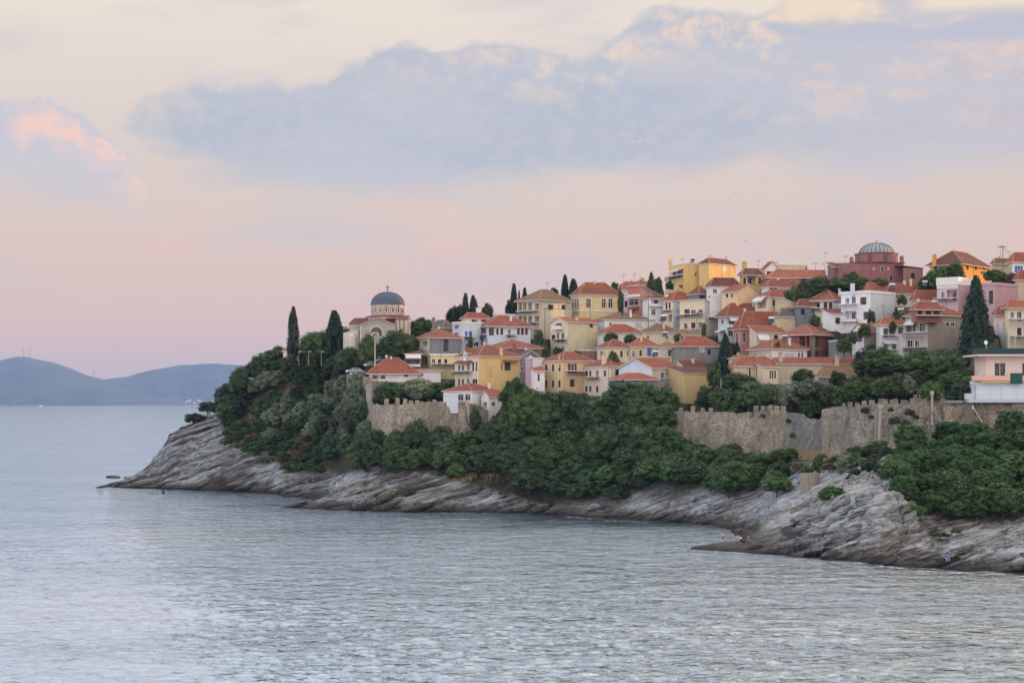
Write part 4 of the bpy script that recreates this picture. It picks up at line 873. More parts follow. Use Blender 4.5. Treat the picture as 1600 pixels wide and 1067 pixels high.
H('apartment_building', 'tall mustard yellow apartment building with balconies on the ridge', (1045, 1069, 1109), 412, 480, 16, None, YEL, ya=410, D=452, cat='building',
  L=[(1051, 1057, 425, 434, 'd'), (1060, 1067, 424, 434, 'd'), (1044, 1068, 437, 431, 'Bi'), (1051, 1068, 421, 424, 'W'), (1060, 1067, 445, 455, 'o'), (1045, 1068, 458, 452, 'Bc'), (1048, 1054, 441, 449, 'Gp')],
  R=[(1086, 1088, 427, 430, 't'), (1101, 1104, 429, 436, 't')], ch=[(1047.5, 406, 412, 5, 3), (1066, 404, 410, 4, 6)])
H('apartment_building', 'sunlit orange yellow block at the right of the mustard apartment building', (1092, 1108, 1149), 411.5, 480, 44, 'd', YEL, ya=405, D=449, cat='building', R=[(1129, 1134, 415, 425, 'Gc')], ov=.3)
H('house', 'white house under a long dark red roof below the mustard building', (1104, 1110, 1158), 447, 478, 14, 'd', WHITE, ya=435, D=436, R=[(1114, 1120, 452, 458, 'w')])
H('house', 'cream gabled house with dark red roof below the mustard building', (1128, 1152, 1188), 455, 485, 42, 'r', plaster((224, 198, 160), .2), rk='gv', ya=446, D=430, L=[(1134, 1138, 459, 465, 's'), (1142, 1145, 459, 465, 's')])
H('house', 'grey shed with dark red roof below the mustard building', (1076, 1092, 1110), 459, 485, 35, 'd', GRY, ya=447, D=441, R=[(1094, 1101, 461, 468, 'o')])
H('house', 'white house with cream entrance side and low red roof left of the balcony house', (1036, 1052, 1092), 469, 512, 38, 'r', BLU, wL=CREAM, ya=459, D=444, L=[(1040, 1043, 473, 486, 's'), (1045, 1048, 473, 486, 's'), (1037, 1051, 489, 484, 'Bi'), (1044, 1050, 492, 503, 'o')])
H('house', 'balcony house with two white decks and blank pale gable side', (1062, 1101, 1128), 481, 525, 44, 'r', plaster((206, 206, 196), .35), wL=CREAM, rk='svr', ya=470, D=436,
  L=[(1070, 1077, 484, 494, 't'), (1080, 1087, 484, 494, 'd'), (1091, 1098, 484, 494, 'o'), (1060, 1100, 497, 490.5, 'Bi'), (1069, 1074, 505, 517, 'd'), (1080, 1087, 504, 516, 's'), (1091, 1098, 504, 516, 'o'), (1060, 1100, 520, 514, 'Bm')])
H('house', 'pale green gable house with air conditioner behind the balcony house', (1102, 1120, 1170), 475, 515, 30, 'd', plaster((204, 208, 198), .35), rk='gv', ya=463, D=439, R=[(1131, 1137, 471, 477, 't'), (1130, 1135, 479, 482, 'Gc')])
H('house', 'pale blue house with awnings under a broad red roof', (1122, 1136, 1212), 493, 535, 22, 'r', BLU, ya=475, D=427, ov=.8,
  R=[(1139, 1147, 501, 508, 'w'), (1137, 1152, 494, 501, 'W'), (1136, 1156, 512, 507, 'Bp'), (1138, 1145, 517, 525, 'd')], L=[(1124, 1133, 515, 518, 'W'), (1127, 1131, 500, 506, 'w')])
H('house', 'rose pink house with white framed window under a big faded roof', (1148, 1157, 1246), 513, 560, 16, 'r', PINKW, ya=488, D=416, ov=.7, L=[(1150, 1154, 520, 534, 'w')], R=[(1160, 1165, 520, 534, 'w'), (1230, 1236, 518, 524, 'w')], ch=[(1211, 484, 492, 3, 6)])
H('house', 'low wing with a cream awning in front of the rose pink house', (1176, 1182, 1226), 519, 548, 12, 'r', CREAM, rk='su', ya=508, D=409, d=5, R=[(1183, 1200, 521, 531, 'W'), (1210, 1215, 524, 532, 't')])
H('house', 'unfinished house with brick infill and dark open bays', (1225, 1268, 1298), 521.5, 575, 50, 'o', BRICK, ya=508, D=392, wR=BRICK, ov=.9,
  L=[(1249, 1258, 525, 541, 'o'), (1260, 1265, 525, 541, 'o'), (1228, 1246, 526, 541, 'Ux')][:2]+[(1262, 1266, 546, 562, 'o')], R=[(1274, 1280, 527, 543, 'o'), (1274, 1280, 550, 562, 'o'), (1270, 1296, 546, 544, 'Uc'), (1270, 1296, 524, 522, 'Uc'), (1269, 1273, 524, 563, 'Uc'), (1294, 1297.5, 524, 563, 'Uc')])
H('house', 'white house with twin small windows in front of the unfinished brick house', (1170, 1206, 1261), 545, 576, 34, 'r', WHITE, wL=plaster((190, 184, 170), .5), ya=531, D=384, R=[(1216, 1222, 551, 565, 's'), (1247, 1249.5, 551, 559, 's'), (1252, 1254.5, 551, 559, 's'), (1226, 1240, 552, 560, 'Gp')])
H('house', 'cream cottage with a brown red roof among trees above the wall', (1140, 1148, 1215), 571.5, 595, 10, 'o', SAND, ya=558.5, D=374, R=[(1170, 1173, 575, 590, 's'), (1181, 1184, 575, 590, 's')])
H('house', 'small cream wing with three tall shutters below the long beige wall', (1190, 1192, 1216), 573, 600, 8, 'r', CREAM, rk='su', ya=567, D=370, d=5, R=[(1206, 1208.5, 579, 591, 's'), (1210, 1212.5, 579, 591, 's'), (1202.5, 1204.8, 579, 591, 's')])
H('house', 'long low beige house with a narrow red roof and one chimney', (1212, 1216, 1348), 568.5, 600, 8, 'r', BEI, rk='gu', ya=560, D=374, d=6, ch=[(1308, 556, 569, 5, 1), (1220, 554, 566, 5, 1)])
H('hut', 'old stone hut with a rounded brown roof above the wall', (1278, 1284, 1336), 588.5, 610, 14, 'b', CONC, ya=573.5, D=361, cat='hut', hk=.8, R=[(1296, 1300, 592, 600, 't')])
# --- middle and upper right
H('house', 'olive yellow house with blue awning and tall chimney', (1156, 1160, 1192), 429, 462, 14, 'd', OLI, ya=420.5, D=440, ov=.6, R=[(1161, 1166, 434, 445, 's'), (1168, 1180, 432, 446, 'o'), (1167, 1181, 431, 434, 'Gb'), (1185, 1189, 434, 444, 's')], ch=[(1163, 411, 428, 6, 2)])
H('house', 'white house with a red gable and recessed loggia beside the olive yellow house', (1190, 1196, 1218), 421, 462, 20, 'r', WHITE, rk='gv', ya=410, D=442, R=[(1198, 1210, 424, 429, 'w'), (1197, 1201, 435, 438, 'Gp')])
H('house', 'flat roofed beige penthouse with iron terrace on the ridge', (1214, 1216, 1262), 414, 440, 10, None, plaster((196, 186, 164), .3), ya=412.5, D=446, d=7, wL=BEI, R=[(1258, 1261, 417, 424, 'w'), (1216, 1252, 431, 424.5, 'Bi')], fascia=TRIM)
H('house', 'long brick house with sky blue window under a low brown roof', (1189, 1200, 1330), 433.5, 468, 8, 'o', plaster((172, 122, 102), .5), ya=423, D=436, R=[(1264.5, 1273.5, 439, 451, 'b'), (1252, 1259, 436, 450, 'o'), (1216, 1222, 438, 446, 't')], ov=.5)
H('house', 'white house with red hip roof directly below the brick house', (1190, 1198, 1256), 448, 472, 12, 'r', WHITE, ya=437, D=428, R=[(1203, 1208, 450, 455, 't'), (1210, 1213, 450, 455, 't')])
H('house', 'beige house with checked window and white awning', (1180, 1200, 1258), 463.5, 495, 24, 'r', CREAM, ya=453.5, D=422, L=[(1182, 1198, 463, 471, 'W'), (1184, 1196, 472, 482, 'o')], R=[(1208, 1217, 467, 477, 't')])
H('house', 'small cream ruin gable beside the checked window house', (1221, 1224, 1243), 474, 500, 16, 'd', SAND, rk='svr', ya=467, D=417, d=5, R=[(1229, 1234, 481, 486, 'b')])
H('house', 'dark stone house with old roof among the terraces', (1241, 1246, 1272), 478, 505, 14, 'd', GRY, ya=469, D=414, R=[(1252, 1257, 483, 491, 't')])
H('house', 'house with a grey slate roof behind the big faded roofs', (1206, 1216, 1260), 494, 515, 16, 'g', SAND, ya=483, D=414, ch=[(1218, 487, 493, 3, 1)])
H('house', 'cream house with red hip roof and shadowed balconies left of the white block', (1265, 1302, 1322), 467.5, 512, 50, 'r', WHITE, wL=CREAM, ya=454, D=412, ov=.8,
  L=[(1270, 1281, 472, 484, 'o'), (1287, 1293, 472, 483, 's'), (1295, 1301, 472, 483, 's'), (1266, 1288, 487, 481, 'Bi'), (1288, 1298, 495, 505, 's'), (1270, 1282, 495, 505, 'o'), (1268, 1284, 508, 503, 'Bi')])
H('house', 'low white house with a red lean-to roof in front of the white block', (1294, 1298, 1322), 489.5, 516, 12, 'r', WHITE, rk='su', ya=482, D=403, d=5, R=[(1306, 1312, 497, 505, 't')])
H('house', 'large white block with parapet balconies and blank bluish side', (1314, 1360, 1398), 458, 520, 46, None, BLU, wL=WHITE, ya=456.5, D=399,
  L=[(1321, 1327, 466, 475, 'o'), (1331, 1337, 464, 476, 'd'), (1345, 1353, 465, 475, 't'), (1313, 1340, 480, 475, 'Bm'), (1350, 1356, 488, 498, 't'), (1321, 1338, 486, 500, 'o'), (1313, 1342, 503, 499, 'Bp')], ch=[(1332, 443, 458, 5, 3)])
H('house', 'red hip roof of a house showing above the large white block', (1340, 1352, 1402), 457, 480, 20, 'r', WHITE, ya=443, D=412, ch=[(1394, 448, 456, 5, 0)])
H('house', 'small white house with red roof and twin dark windows', (1331, 1350, 1369), 517.5, 560, 40, 'r', plaster((150, 146, 140), .5), wL=WHITE, rk='gu', ya=506.5, D=383, L=[(1333, 1339, 519, 533, 't'), (1340.5, 1346, 519, 533, 't')])
H('house', 'white balcony house with an old brown roof left of the taupe house', (1369, 1376, 1416), 506, 575, 12, 'o', WHITE, ya=496.5, D=381, ov=.6, R=[(1381, 1387, 514, 526, 't'), (1390, 1397, 514, 526, 'd'), (1404, 1410, 512, 520, 't'), (1377, 1401, 530, 523, 'Bi'), (1381, 1388, 536, 548, 'o'), (1394, 1400, 536, 548, 'w'), (1377, 1401, 552, 546, 'Bi'), (1378, 1400, 533, 536, 'W')])
H('house', 'four storey taupe house with cluttered balconies and a wooden loggia', (1414, 1450, 1512), 492, 575, 34, 'r', TAU, ya=481, D=377, wL=plaster((180, 172, 164), .4), ov=.5,
  L=[(1416, 1424, 509, 520, 'o'), (1426, 1431, 508, 520, 'd'), (1437, 1446, 505, 518, 'w'), (1415, 1449, 525, 519, 'Bm'), (1418, 1426, 532, 544, 'd'), (1430, 1436, 532, 545, 'd'), (1416, 1449, 548, 542, 'Bi'), (1418, 1434, 500, 507, 'W'), (1424, 1430, 555, 568, 'o')], R=[(1477, 1483, 503.5, 510, 'w'), (1485.5, 1491.5, 503.5, 510, 'w')])
H('house', 'wooden attic loggia with its own red roof on the taupe house', (1424, 1430, 1472), 483, 498, 12, 'r', plaster((150, 104, 88), .3), ya=473, D=375, dn=.8, R=[(1434, 1441, 485, 492, 'o'), (1447, 1455, 485, 492, 'o'), (1458, 1468, 485, 492, 'o'), (1431, 1470, 497, 492.5, 'Bi')])
H('house', 'cream house under low red roofs right of the white block', (1424, 1428, 1468), 468.5, 492, 10, 'r', CREAM, ya=455, D=400, R=[(1436, 1440, 471, 476, 'w')], ch=[(1461, 467, 475, 5, 0)])
H('house', 'red roofed row behind the cream house near the hammam', (1380, 1386, 1466), 458, 480, 8, 'r', CREAM, ya=444, D=410, R=[(1400, 1404, 461, 466, 'w')], ch=[(1413, 440, 450, 3, 2), (1423, 437, 446, 3, 2)])
H('apartment_building', 'pink apartment house with round balcony left of the great cypress', (1464, 1497, 1524), 445, 520, 48, None, LIL, D=392, ya=435, cat='building', wL=plaster((202, 180, 186), .25),
  L=[(1471, 1476, 456, 469, 'd'), (1479, 1496, 453, 470, 'o'), (1466, 1496, 472, 465.5, 'Bi'), (1464, 1497, 450, 447, 'Ut'), (1480, 1496, 443, 433, 'Gp')])
H('apartment_building', 'long mauve building with flat roof behind the great cypress', (1520, 1554, 1600), 446, 510, 40, None, LIL, D=387, ya=444, cat='building', L=[(1546, 1551, 455, 474, 't')], wR=plaster((186, 150, 160), .25), fascia=LIL)
H('house', 'small pinkish house between the cypress and the cream apartments', (1553, 1556, 1574), 492, 530, 12, 'r', LPINK, ya=481, D=372, R=[(1563, 1567, 507, 513, 't')])
H('apartment_building', 'cream apartment block with iron balconies at the right edge', (1570, 1574, 1640), 480, 560, 10, 'r', plaster((222, 212, 186), .25), ya=471, D=365, cat='building', ov=.7,
  R=[(1589, 1596, 487, 503, 'd'), (1577, 1620, 506, 498, 'Bm'), (1589, 1596, 512, 530, 's'), (1579, 1620, 533, 525, 'Bm'), (1579, 1584, 488, 497, 'w')])
H('house', 'white walled house in pale render peeping out beside the right cream apartments', (1567, 1567, 1576), 505, 560, 6, None, WHITE, D=370, d=3, ya=503)
H('house', 'orange house whose right side glows in the last sun', (1453, 1503, 1546), 411, 445, 52, 'd', ORB, ya=394.5, D=417, ov=.9, wL=plaster((222, 178, 104), .15),  # sunset put into the right wall's deeper orange, left wall in the shaded tone
  L=[(1459, 1465, 415, 427, 's'), (1484, 1489, 414, 424, 's')], R=[(1510, 1513, 415, 421, 't'), (1523, 1526, 415, 421, 't'), (1536, 1539, 415, 421, 't')], ch=[(1460, 400, 408, 5, 4)])
H('house', 'white house with blue shutters and red roof at the top right edge', (1575, 1582, 1640), 409, 440, 12, 'r', WHITE, ya=396, D=402, wL=BEI, R=[(1586, 1589, 416, 425, 'b'), (1590.5, 1593.5, 416, 425, 'b'), (1595, 1597.5, 416, 425, 'b')])
H('house', 'brown roof with dormer wall under the blue shuttered house', (1586, 1590, 1640), 437, 470, 14, 'r', SAND, ya=424, D=393)
H('house', 'small grey roofed house left of the blue shuttered house', (1550, 1553, 1580), 412, 430, 16, 'b', BEI, ya=405, D=410, R=[(1576, 1579, 416, 421, 's')])
H('house', 'low white pavilion with thin flat roof left of the hammam', (1301, 1305, 1328), 413.5, 432, 14, None, WHITE, ya=411, D=434, d=6, R=[(1311, 1317, 419, 425, 's'), (1320, 1325, 419, 425, 's')])
H('house', 'tiled porch roof leaning on the left flank of the hammam', (1299, 1302, 1328), 417, 432, 10, 'd', MAR, rk='su', ya=409.5, D=430, d=4, dn=1, R=[(1309, 1324, 419, 426, 'o')])
# roofs that show only as slivers between the others
H('house', 'low cream house beside the stone terrace below the pavilion', (1060, 1066, 1100), 523, 545, 15, 'b', CREAM, ya=517, D=424)
H('house', 'stone outbuilding with a flat top beneath the small white twin window house', (1303, 1306, 1346), 533, 572, 8, None, GRY, D=385, d=5, ya=532, R=[(1310, 1315, 541, 556, 'w'), (1330, 1334, 541, 556, 't')])
H('house', 'brown walled barn beside the lilac and white house', (906, 908, 935), 548, 575, 12, None, MAR, D=420, d=4, ya=547)
H('house', 'ivy hung garden house with a pale wall and red roof near the conifers', (1140, 1142, 1180), 560, 580, 8, 'b', SAND, ya=554, D=385, d=6)

# --- foreground house on the sea wall, right edge
def fore_house():
    D = 316
    CARVE.append((1500, 1680, 634, D-4, 22))
    t = thing('house', 'two storey white and pink house with flat roof standing out over the sea wall', 'house', P(1520, 628, D))
    Xl, Xr = xof(1520, D), xof(1662, D); z = lambda y: zof(y, D); pk = LPINK
    C = (Xl, D); u, n = (1, 0), (0, -1); W = Xr-Xl
    f = lambda x: xof(x, D)-Xl
    b = MB(); hs = [(f(1546), f(1565), z(624), z(602.5), .2), (f(1586), f(1610), z(624), z(602.5), .2)]
    wall_face(b, C, u, n, W, z(630)-1, z(595), hs); b.quad((Xl, D, z(630)-1), (Xl, D, z(595)), (Xl, D+9, z(595)), (Xl, D+9, z(630)-1)); b.quad((Xl, D, z(595)), (Xr, D, z(595)), (Xr, D+9, z(595)), (Xl, D+9, z(595)))
    b.build('wall', BLU, t)
    for h in hs:
        b = MB(); obox(b, C, u, n, h[0], h[1], h[2], h[3], -.2, -.17)
        for k in range(5): tt = h[0]+(h[1]-h[0])*(k+.5)/5; obox(b, C, u, n, tt-.04, tt+.04, h[2], h[3], -.17, -.15)
        b.build('door', plain('pale_door', (206, 214, 224)), t)
    C2 = (xof(1541, D+1.2), D+1.2); f2 = lambda x: xof(x, D+1.2)-C2[0]; W2 = Xr-C2[0]
    b = MB(); hs = [(f2(1554), f2(1571), z(587), z(567), .25), (f2(1597), f2(1615), z(587), z(567), .25)]
    wall_face(b, C2, u, n, W2, z(595)+.01, z(556), hs); b.quad((C2[0], C2[1], z(595)), (C2[0], C2[1], z(556)), (C2[0], C2[1]+8, z(556)), (C2[0], C2[1]+8, z(595)))
    b.build('upper_wall', pk, t)
    for h in hs: window(t, C2, u, n, h[0], h[1], h[2], h[3], 'd')
    b = MB(); b.box(((xof(1525, D)+Xr)/2, D+4.2, z(555)), ((Xr-xof(1525, D))/2, 5, .16)); b.build('roof', plain('pale_pink_edge', (224, 200, 190)), t)
    b = MB(); obox(b, C, u, n, -.25, f(1576), z(594.5), z(587), .01, 1.0); obox(b, C, u, n, f(1595), W, z(594.5), z(587), .01, 1.0); b.build('balcony', plain('salmon_paint', (220, 178, 164)), t)
    b = MB(); obox(b, C, u, n, f(1576), f(1595), z(600), z(583), 1.0, 1.04); b.build('green_curtain', plain('dark_green_canvas', (42, 84, 78), .9), t)
    b = MB(); obox(b, C, u, n, f(1530), f(1575), z(598), z(595.5), .02, 1.1); b.build('awning', AWNY, t)
    # green mesh fence on the roof
    fo = MB(); k0, k1 = xof(1527, D), Xr
    for i in range(20): x = k0+(k1-k0)*i/19; fo.box((x, D-.6, z(549.5)), (.03, .03, (z(544)-z(555))/2))
    fo.build('fence_post', IRON, t)
    fo = MB(); fo.box(((k0+k1)/2, D-.6, z(549.3)), ((k1-k0)/2, .02, (z(544.5)-z(554))/2)); fo.build('mesh_screen', plain('dark_green_net', (44, 74, 78), .9), t)
    # cantilevered deck
    d = MB(); d.box(((xof(1507, D)+Xr)/2, D-1.6, z(626.3)), ((Xr-xof(1507, D))/2, 1.7, .3)); d.build('deck', plaster((186, 200, 214), .2), t)
    d = MB(); x0 = xof(1509, D)
    for i in range(16): x = x0+(Xr-x0)*i/15; d.box((x, D-3.2, z(621)), (.03, .03, .55))
    d.box(((x0+Xr)/2, D-3.2, z(616.6)), ((Xr-x0)/2, .04, .04)); d.box(((x0+Xr)/2, D-3.2, z(621)), ((Xr-x0)/2, .02, .02)); d.build('railing', WRAIL, t)
    d = MB()
    for x in (1537, 1575): d.tube([(xof(x, D), D+.9, z(578)), (xof(x-8, D), D-1.0, z(586))], .05, 4)
    d.build('awning_arm', TRIM, t)
    s = thing('satellite_dish', 'white satellite dish on a pole above the pink house roof fence', 'satellite dish', P(1541, 554, D))
    d = MB(); d.tube([P(1541, 554, D), P(1541, 538, D)], .05, 5); d.build('pole', WRAIL, s)
    d = MB(); c = P(1541, 535, D); pr = [(0.02, -.02), (.25, .01), (.42, .07)]
    for a in range(12):
        for (r0, q0), (r1, q1) in zip(pr, pr[1:]):
            a0, a1 = a*pi/6, (a+1)*pi/6; pt = lambda r, q, an: (c[0]+r*cos(an)*.9-q, c[1]-q*.6, c[2]+r*sin(an)); d.quad(pt(r0, q0, a0), pt(r1, q1, a0), pt(r1, q1, a1), pt(r0, q0, a1))
    d.build('dish', WHITE, s)
    for xx, lab in ((1583, 'left'), (1596, 'right')):
        q = thing('roof_pole', lab+' of two bare poles rising from the pink house roof', 'pole', P(xx, 553, D)); d = MB(); y1 = 505 if xx < 1590 else 520
        if xx > 1590: xx = 1586
        else: xx = 1576
        d.tube([P(xx, 554, D+1), P(xx, y1, D+1)], .05, 5); d.build('shaft', WRAIL, q)
fore_house()

# ---------------------------------------------------------------- church
def arch(b, C, u, n, t0, t1, z0, z1, o, seg=8, m=0):     # flat arched panel, o out
    r = (t1-t0)/2; tm = (t0+t1)/2; zs = z1-r
    pts = [(t0, z0), (t1, z0)]+[(tm+r*cos(pi*k/seg), zs+r*sin(pi*k/seg)) for k in range(seg+1)]
    Q = lambda t, z, oo: (C[0]+u[0]*t+n[0]*oo, C[1]+u[1]*t+n[1]*oo, z)
    b.quad(*[Q(t, z, o) for t, z in pts], m=m)
    for (a, c), (e, f) in zip(pts, pts[1:]+pts[:1]): b.quad(Q(a, c, 0), Q(e, f, 0), Q(e, f, o), Q(a, c, o), m=m)
def church():
    CARVE.append((535, 640, 536, 434, 26))
    D = 440; s = D/F; cx, z = xof(603, D), lambda y: zof(y, D)
    t = thing('church', 'domed orthodox church with dark grey dome and a cross, among trees on the headland', 'church', P(590, 540, D))
    stone = plaster((172, 166, 160), .4, 'church_stone'); cream = plaster((204, 196, 184), .35, 'church_cream'); red = plain('church_red_trim', (116, 66, 62), .8)
    lead = plain('lead_sheet', (82, 92, 108), .55)
    c = (cx, D+6, 0); R = 26.2*s
    zd = z(474)
    b = MB(); prof = [(R*1.06, zd-.1), (R*1.06, zd+.12)]+[(R*1.0*cos(a), zd+.12+(z(454.8)-zd)*sin(a)) for a in np.linspace(0, pi/2-.02, 12)]
    b.lathe(c, prof, 32); dm = b.build('dome', lead, t, smooth=True)
    b = MB()
    for k in range(24):
        an = 2*pi*k/24; b.tube([(c[0]+(R+.05)*cos(a)*cos(an), c[1]+(R+.05)*cos(a)*sin(an), zd+.16+(z(454.8)-zd)*sin(a)) for a in np.linspace(0, pi/2-.1, 7)], .06, 4)
    b.build('dome_rib', lead, dm)
    b = MB(); zc = z(454.5); b.tube([(c[0], c[1], zc-.3), (c[0], c[1], z(443))], .10, 6); b.box((c[0], c[1], z(446.5)), (.55, .08, .10)); b.box((c[0], c[1], z(449.8)), (.3, .08, .08)); b.tube([(c[0], c[1], zc-.2), (c[0], c[1], zc+.3)], [.35, .1], 8)
    b.build('cross', plain('dark_bronze', (80, 66, 60), .5), t)
    b = MB(); zb = z(491.5); b.lathe(c, [(R*.99, zb), (R*.99, zd-.1)], 16, off=pi/16); dr = b.build('drum', cream, t)
    for k in range(16):
        an = 2*pi*k/16+pi/8+pi/16*0; n = (cos(an), sin(an)); u = (-sin(an), cos(an)); r = R*.99*cos(pi/16)
        C = (c[0]+n[0]*r, c[1]+n[1]*r); w = 2*R*sin(pi/16)*.98; z0 = zb+.35
        if n[1] > .55: continue
        b = MB(); arch(b, C, u, n, -w*.40, w*.40, z0, zd-.55, .05); wn = b.build('window', red, dr)
        b = MB(); arch(b, C, u, n, -w*.31, w*.31, z0+.1, zd-.72, .08); b.build('window_surround', cream, wn)
        b = MB(); arch(b, C, u, n, -w*.12, w*.12, z0+.45, zd-1.05, .11); b.build('pane', GLASS, wn)
    b = MB(); b.lathe(c, [(R*1.04, zb-.25), (R*1.04, zb), (R*.9, zb)], 32); b.build('drum_cornice', red, t)
    # square base and gabled arms
    a = radians(20); u, v = (cos(a), sin(a)), (-sin(a), cos(a)); hw = 29.5*s
    b = MB(); b.box((c[0], c[1], (z(500)+z(492.5))/2), (hw*.92, hw*.92, (z(492.5)-z(500))/2+.0), a); b.build('crossing_base', cream, t)
    b = MB(); b.box((c[0], c[1], z(493)), (hw*.97, hw*.97, .12), a); b.build('base_cornice', red, t)
    b = MB(); b.box((c[0], c[1], (z(545)+z(500))/2), (hw*.99, hw*.99, (z(500)-z(545))/2), a); b.build('nave', cream, t)
    # front arm: gable facing the sea
    C = P(562, 540, D-5); C = (C[0], C[1]); W = face_solve(C, (cos(radians(6)), sin(radians(6))), 617); u = (cos(radians(6)), sin(radians(6))); n = (u[1], -u[0]); v = (-u[1], u[0])
    zz = lambda y: zof(y, D-5)
    b = MB(); ze, za = zz(507), zz(496.5); Q = lambda tt, o, h: (C[0]+u[0]*tt+v[0]*o, C[1]+u[1]*tt+v[1]*o, h)
    b.quad(Q(0, 0, zz(545)), Q(W, 0, zz(545)), Q(W, 0, ze), Q(W/2, 0, za), Q(0, 0, ze)); b.quad(Q(0, 0, zz(545)), Q(0, 0, ze), Q(0, 10, ze), Q(0, 10, zz(545))); b.quad(Q(W, 0, zz(545)), Q(W, 10, zz(545)), Q(W, 10, ze), Q(W, 0, ze))
    b.build('gable_front', stone, t)
    b = MB()
    for t0, t1, h0, h1 in ((-.5, W/2, ze-.15, za+.08), (W+.5, W/2, ze-.15, za+.08)):
        b.hexa([Q(t0, -.5, h0), Q(t1, -.5, h1), Q(t1, 10, h1), Q(t0, 10, h0)], [Q(t0, -.5, h0+.25), Q(t1, -.5, h1+.25), Q(t1, 10, h1+.25), Q(t0, 10, h0+.25)])
    r = b.build('roof', ROOF['d'], t); uvroof(r)
    b = MB()
    for t0, t1, h0, h1 in ((-.5, W/2, ze-.30, za-.05), (W+.5, W/2, ze-.30, za-.05)):
        b.hexa([Q(t0, -.42, h0-.12), Q(t1, -.42, h1-.12), Q(t1, .0, h1-.12), Q(t0, .0, h0-.12)], [Q(t0, -.42, h0+.14), Q(t1, -.42, h1+.14), Q(t1, 0, h1+.14), Q(t0, 0, h0+.14)])
    b.build('eave_trim', cream, t)
    tl0, tl1 = face_solve(C, u, 578), face_solve(C, u, 598)
    b = MB(); arch(b, C, u, n, tl0-.25, tl1+.25, zz(524), zz(509), .06, 14); lw = b.build('window', cream, t)
    b = MB(); arch(b, C, u, n, tl0+.2, tl1-.2, zz(524), zz(510.8), .1, 14); b.build('pane', GLASS, lw)
    for x in (563.5, 616):
        tt = face_solve(C, u, x); b = MB(); obox(b, C, u, n, tt-.18, tt+.18, zz(540), zz(507.5), 0, .07); b.build('pilaster', cream, t)
    # left wing with dark red roof, apse
    b = MB(); x0, x1 = xof(546, D), xof(566, D); b.hexa([(x0, D, z(545)), (x1, D, z(545)), (x1, D+9, z(545)), (x0, D+9, z(545))], [(x0, D, z(506)), (x1, D, z(506)), (x1, D+9, z(506)), (x0, D+9, z(506))]); b.build('side_wing', stone, t)
    b = MB(); b.hexa([(x0-.3, D-.3, z(506.3)), (x1+1, D-.3, z(506.3)), (x1+1, D+9, z(506.3)), (x0-.3, D+9, z(506.3))], [(x0+1.0, D+2.8, z(496)), (x1+1, D+2.8, z(496)), (x1+1, D+5, z(496)), (x0+1.0, D+5, z(496))]); r = b.build('wing_roof', ROOF['d'], t); uvroof(r)
    b = MB(); x0, x1 = xof(538, D), xof(562, D); b.hexa([(x0, D-3, z(548)), (x1, D-3, z(548)), (x1, D+3, z(548)), (x0, D+3, z(548))], [(x0, D-3, z(521)), (x1, D-3, z(515.5)), (x1, D+3, z(515.5)), (x0, D+3, z(521))]); b.build('apse_block', cream, t)
    ac = (xof(551, D-3), D-3.05, 0); ar = 7.2*s
    b = MB(); b.lathe(ac, [(ar, z(548)), (ar, z(527))]+[(ar*cos(q), z(527)+ar*.75*sin(q)) for q in np.linspace(.05, pi/2-.05, 6)], 14, a0=pi, a1=2*pi); b.build('apse', cream, t, smooth=True)
    # right flank
    a6 = radians(30); C = (xof(617.5, D-4), D-4); u = (cos(a6), sin(a6)); n = (u[1], -u[0]); W = face_solve(C, u, 636)
    b = MB(); wall_face(b, C, u, n, W, z(545), z(499), []); b.build('flank_wall', cream, t)
    for tt in (0.15, W*.35, W*.7):
        b = MB(); obox(b, C, u, n, tt, tt+.25, z(540), z(499.5), 0, .06); b.build('red_pilaster', red, t)
    b = MB(); wr0, wr1 = W*.42, W*.64; arch(b, C, u, n, wr0, wr1, z(530), z(514), .05); q = b.build('window', red, t); b = MB(); arch(b, C, u, n, wr0+.12, wr1-.12, z(530), z(515), .08); b.build('pane', GLASS, q)
    b = MB(); Q2 = lambda tt, o, h: (C[0]+u[0]*tt+n[0]*o, C[1]+u[1]*tt+n[1]*o, h)
    b.hexa([Q2(-.3, .4, z(499.3)), Q2(W+1.5, .4, z(499.3)), Q2(W+1.5, -7, z(499.3)), Q2(-.3, -7, z(499.3))], [Q2(.4, -1, z(496)), Q2(W, -1, z(496)), Q2(W, -5, z(496)), Q2(.4, -5, z(496))]); r = b.build('flank_roof', ROOF['d'], t); uvroof(r)
church()
